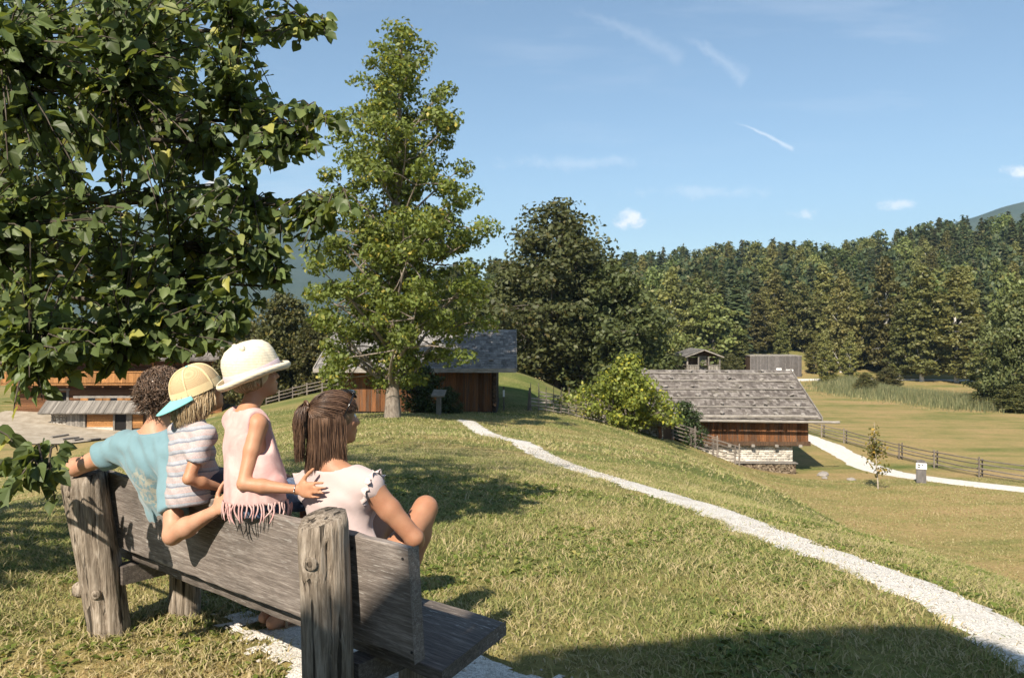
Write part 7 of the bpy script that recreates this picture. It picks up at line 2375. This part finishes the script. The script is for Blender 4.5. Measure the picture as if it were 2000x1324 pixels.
# cap worn back to front
m, g = newmat('mesh_cap')
co = objcoord(g)
ck = g.n('ShaderNodeTexChecker'); g.put(ck.inputs['Vector'], co); ck.inputs['Scale'].default_value = 330
ck.inputs['Color1'].default_value = (0.60, 0.46, 0.27, 1); ck.inputs['Color2'].default_value = (0.42, 0.30, 0.17, 1)
finish(g, ck.outputs[0], 0.85, g.bump(ck.outputs['Fac'], 0.3, 0.002), 0.2)
M_CAPM = m
M_CAPS = cloth('cap_twill', tone((0.70, 0.56, 0.32), 0.06))
M_BRIM = cloth('turquoise_brim', tone((0.20, 0.52, 0.52), 0.06))
CR = axis_frame((-0.12, -0.36, 0.92), (0.30, 1, 0.2))
cc = BO.J['head'] + CR[2] * 0.012 - CR[1] * 0.010
def dome(a, t, ex=0.0):
    """a azimuth, t 0 at the rim .. 1 at the button"""
    e = t * math.pi / 2
    r = math.cos(e) ** 0.75
    return np.array(((0.094 + ex) * r * math.cos(a), (0.112 + ex) * r * math.sin(a), (0.122 + ex) * math.sin(e) ** 0.92 - 0.008))
nA, nT = 48, 14
V = [dome(2 * math.pi * i / nA, k / nT) for k in range(nT + 1) for i in range(nA)]
f = [(k * nA + i, k * nA + (i + 1) % nA, (k + 1) * nA + (i + 1) % nA, (k + 1) * nA + i) for k in range(nT) for i in range(nA)]
capo = mesh_obj('cap', np.array(V) @ CR + cc - off, f, M_CAPM, ro, True)
for i in range(6):
    a = math.pi / 6 + i * math.pi / 3
    b = MB(); b.tube(np.array([dome(a, t, 0.0015) for t in np.linspace(0, 0.98, 14)]) @ CR + cc - off, 0.0055, 6, flat=0.4); b.build('seam_tape', M_CAPS, capo, True)
V = np.array([dome(2 * math.pi * i / nA, t, 0.0025) for t in (0.0, 0.08, 0.17) for i in range(nA)])
f = [(k * nA + i, k * nA + (i + 1) % nA, (k + 1) * nA + (i + 1) % nA, (k + 1) * nA + i) for k in range(2) for i in range(nA)]
mesh_obj('cap_band', V @ CR + cc - off, f, M_CAPS, capo, True)
b = MB(); b.tube(np.array([dome(0, 0.985, 0.0), dome(0, 0.985, 0.006)]) @ CR + cc - off, 0.007, 10); b.build('button', M_BRIM, capo, True)
# brim: towards the back (-y of the cap frame)
V = []; nb_ = 22; nq = 7
for i in range(nb_):
    u_ = -1 + 2 * i / (nb_ - 1); a = -math.pi / 2 + u_ * math.radians(66)
    p0 = dome(a, 0.02, 0.001)
    Lb_ = 0.085 * (1 - abs(u_) ** 2.4)
    for q in range(nq):
        t = q / (nq - 1)
        V.append(p0 + np.array((u_ * 0.010 * t, -Lb_ * t, -0.034 * t * Lb_ / 0.085 - 0.018 * u_ * u_ * t)))
f = [(i * nq + q, (i + 1) * nq + q, (i + 1) * nq + q + 1, i * nq + q + 1) for i in range(nb_ - 1) for q in range(nq - 1)]
br = mesh_obj('brim', np.array(V) @ CR + cc - off, f, M_BRIM, capo, True)
sm = br.modifiers.new('thickness', 'SOLIDIFY'); sm.thickness = 0.004
# fair hair hanging out of the cap
hcb = BO.J['head'] + BO.HR[2] * 0.012 - BO.HR[1] * 0.01
surf('scalp_hair', lambda P_: smax(ell(P_, hcb, (0.078, 0.096, 0.09), BO.HR), -ell(P_, hcb + BO.HR[1] * 0.10 - BO.HR[2] * 0.065, (0.072, 0.068, 0.085), BO.HR), 0.012), hcb - 0.13, hcb + 0.13, 0.0074, H_BLOND, ro, off)
N = 1000; M_ = 10; tt = np.linspace(0, 1, M_); nr = np.random.default_rng(61)
az = nr.uniform(math.radians(55), math.radians(305), N)
s0 = np.column_stack([np.sin(az), np.cos(az), nr.uniform(-0.15, 0.1, N)]); s0 /= np.linalg.norm(s0, axis=1)[:, None]
p0 = hcb + (s0 * (0.084, 0.101, 0.085)) @ BO.HR
Ln = nr.uniform(0.075, 0.135, N)
outv = (s0 @ BO.HR); outv[:, 2] = 0
pts = p0[:, None] - np.array((0, 0, 1.0))[None, None] * (Ln[:, None] * tt)[..., None] + outv[:, None] * (0.012 * np.sin(tt * 2.6)[None, :, None] - 0.010 * (tt ** 2)[None, :, None]) + nr.normal(0, 0.004, (N, 1, 3)) * np.sin(tt * 6 + 1)[None, :, None]
strands('hair', pts, nr.uniform(0.0009, 0.0019, N), H_BLOND, ro, off, 3)
eyes(ro, off, BO.J['head'], BO.HR, 0.93)
# ------------------------------------------------------------------ summer haze
b = MB(); b.box(-6300, 6300, -6300, 6300, -90, 830)
hz = b.build('haze', None)
m = bpy.data.materials.new('haze_air'); m.use_nodes = True; m.node_tree.nodes.clear()
g = G(m.node_tree)
pv_ = g.n('ShaderNodeVolumePrincipled')
pv_.inputs['Color'].default_value = (0.50, 0.74, 1.0, 1)
pv_.inputs['Density'].default_value = 1.2e-4
pv_.inputs['Anisotropy'].default_value = 0.1
o_ = g.n('ShaderNodeOutputMaterial'); g.t.links.new(pv_.outputs[0], o_.inputs['Volume'])
hz.data.materials.append(m)
tag(hz, 'thin blue summer haze over the whole valley', 'haze', kind='stuff')
sc.cycles.volume_bounces = 0
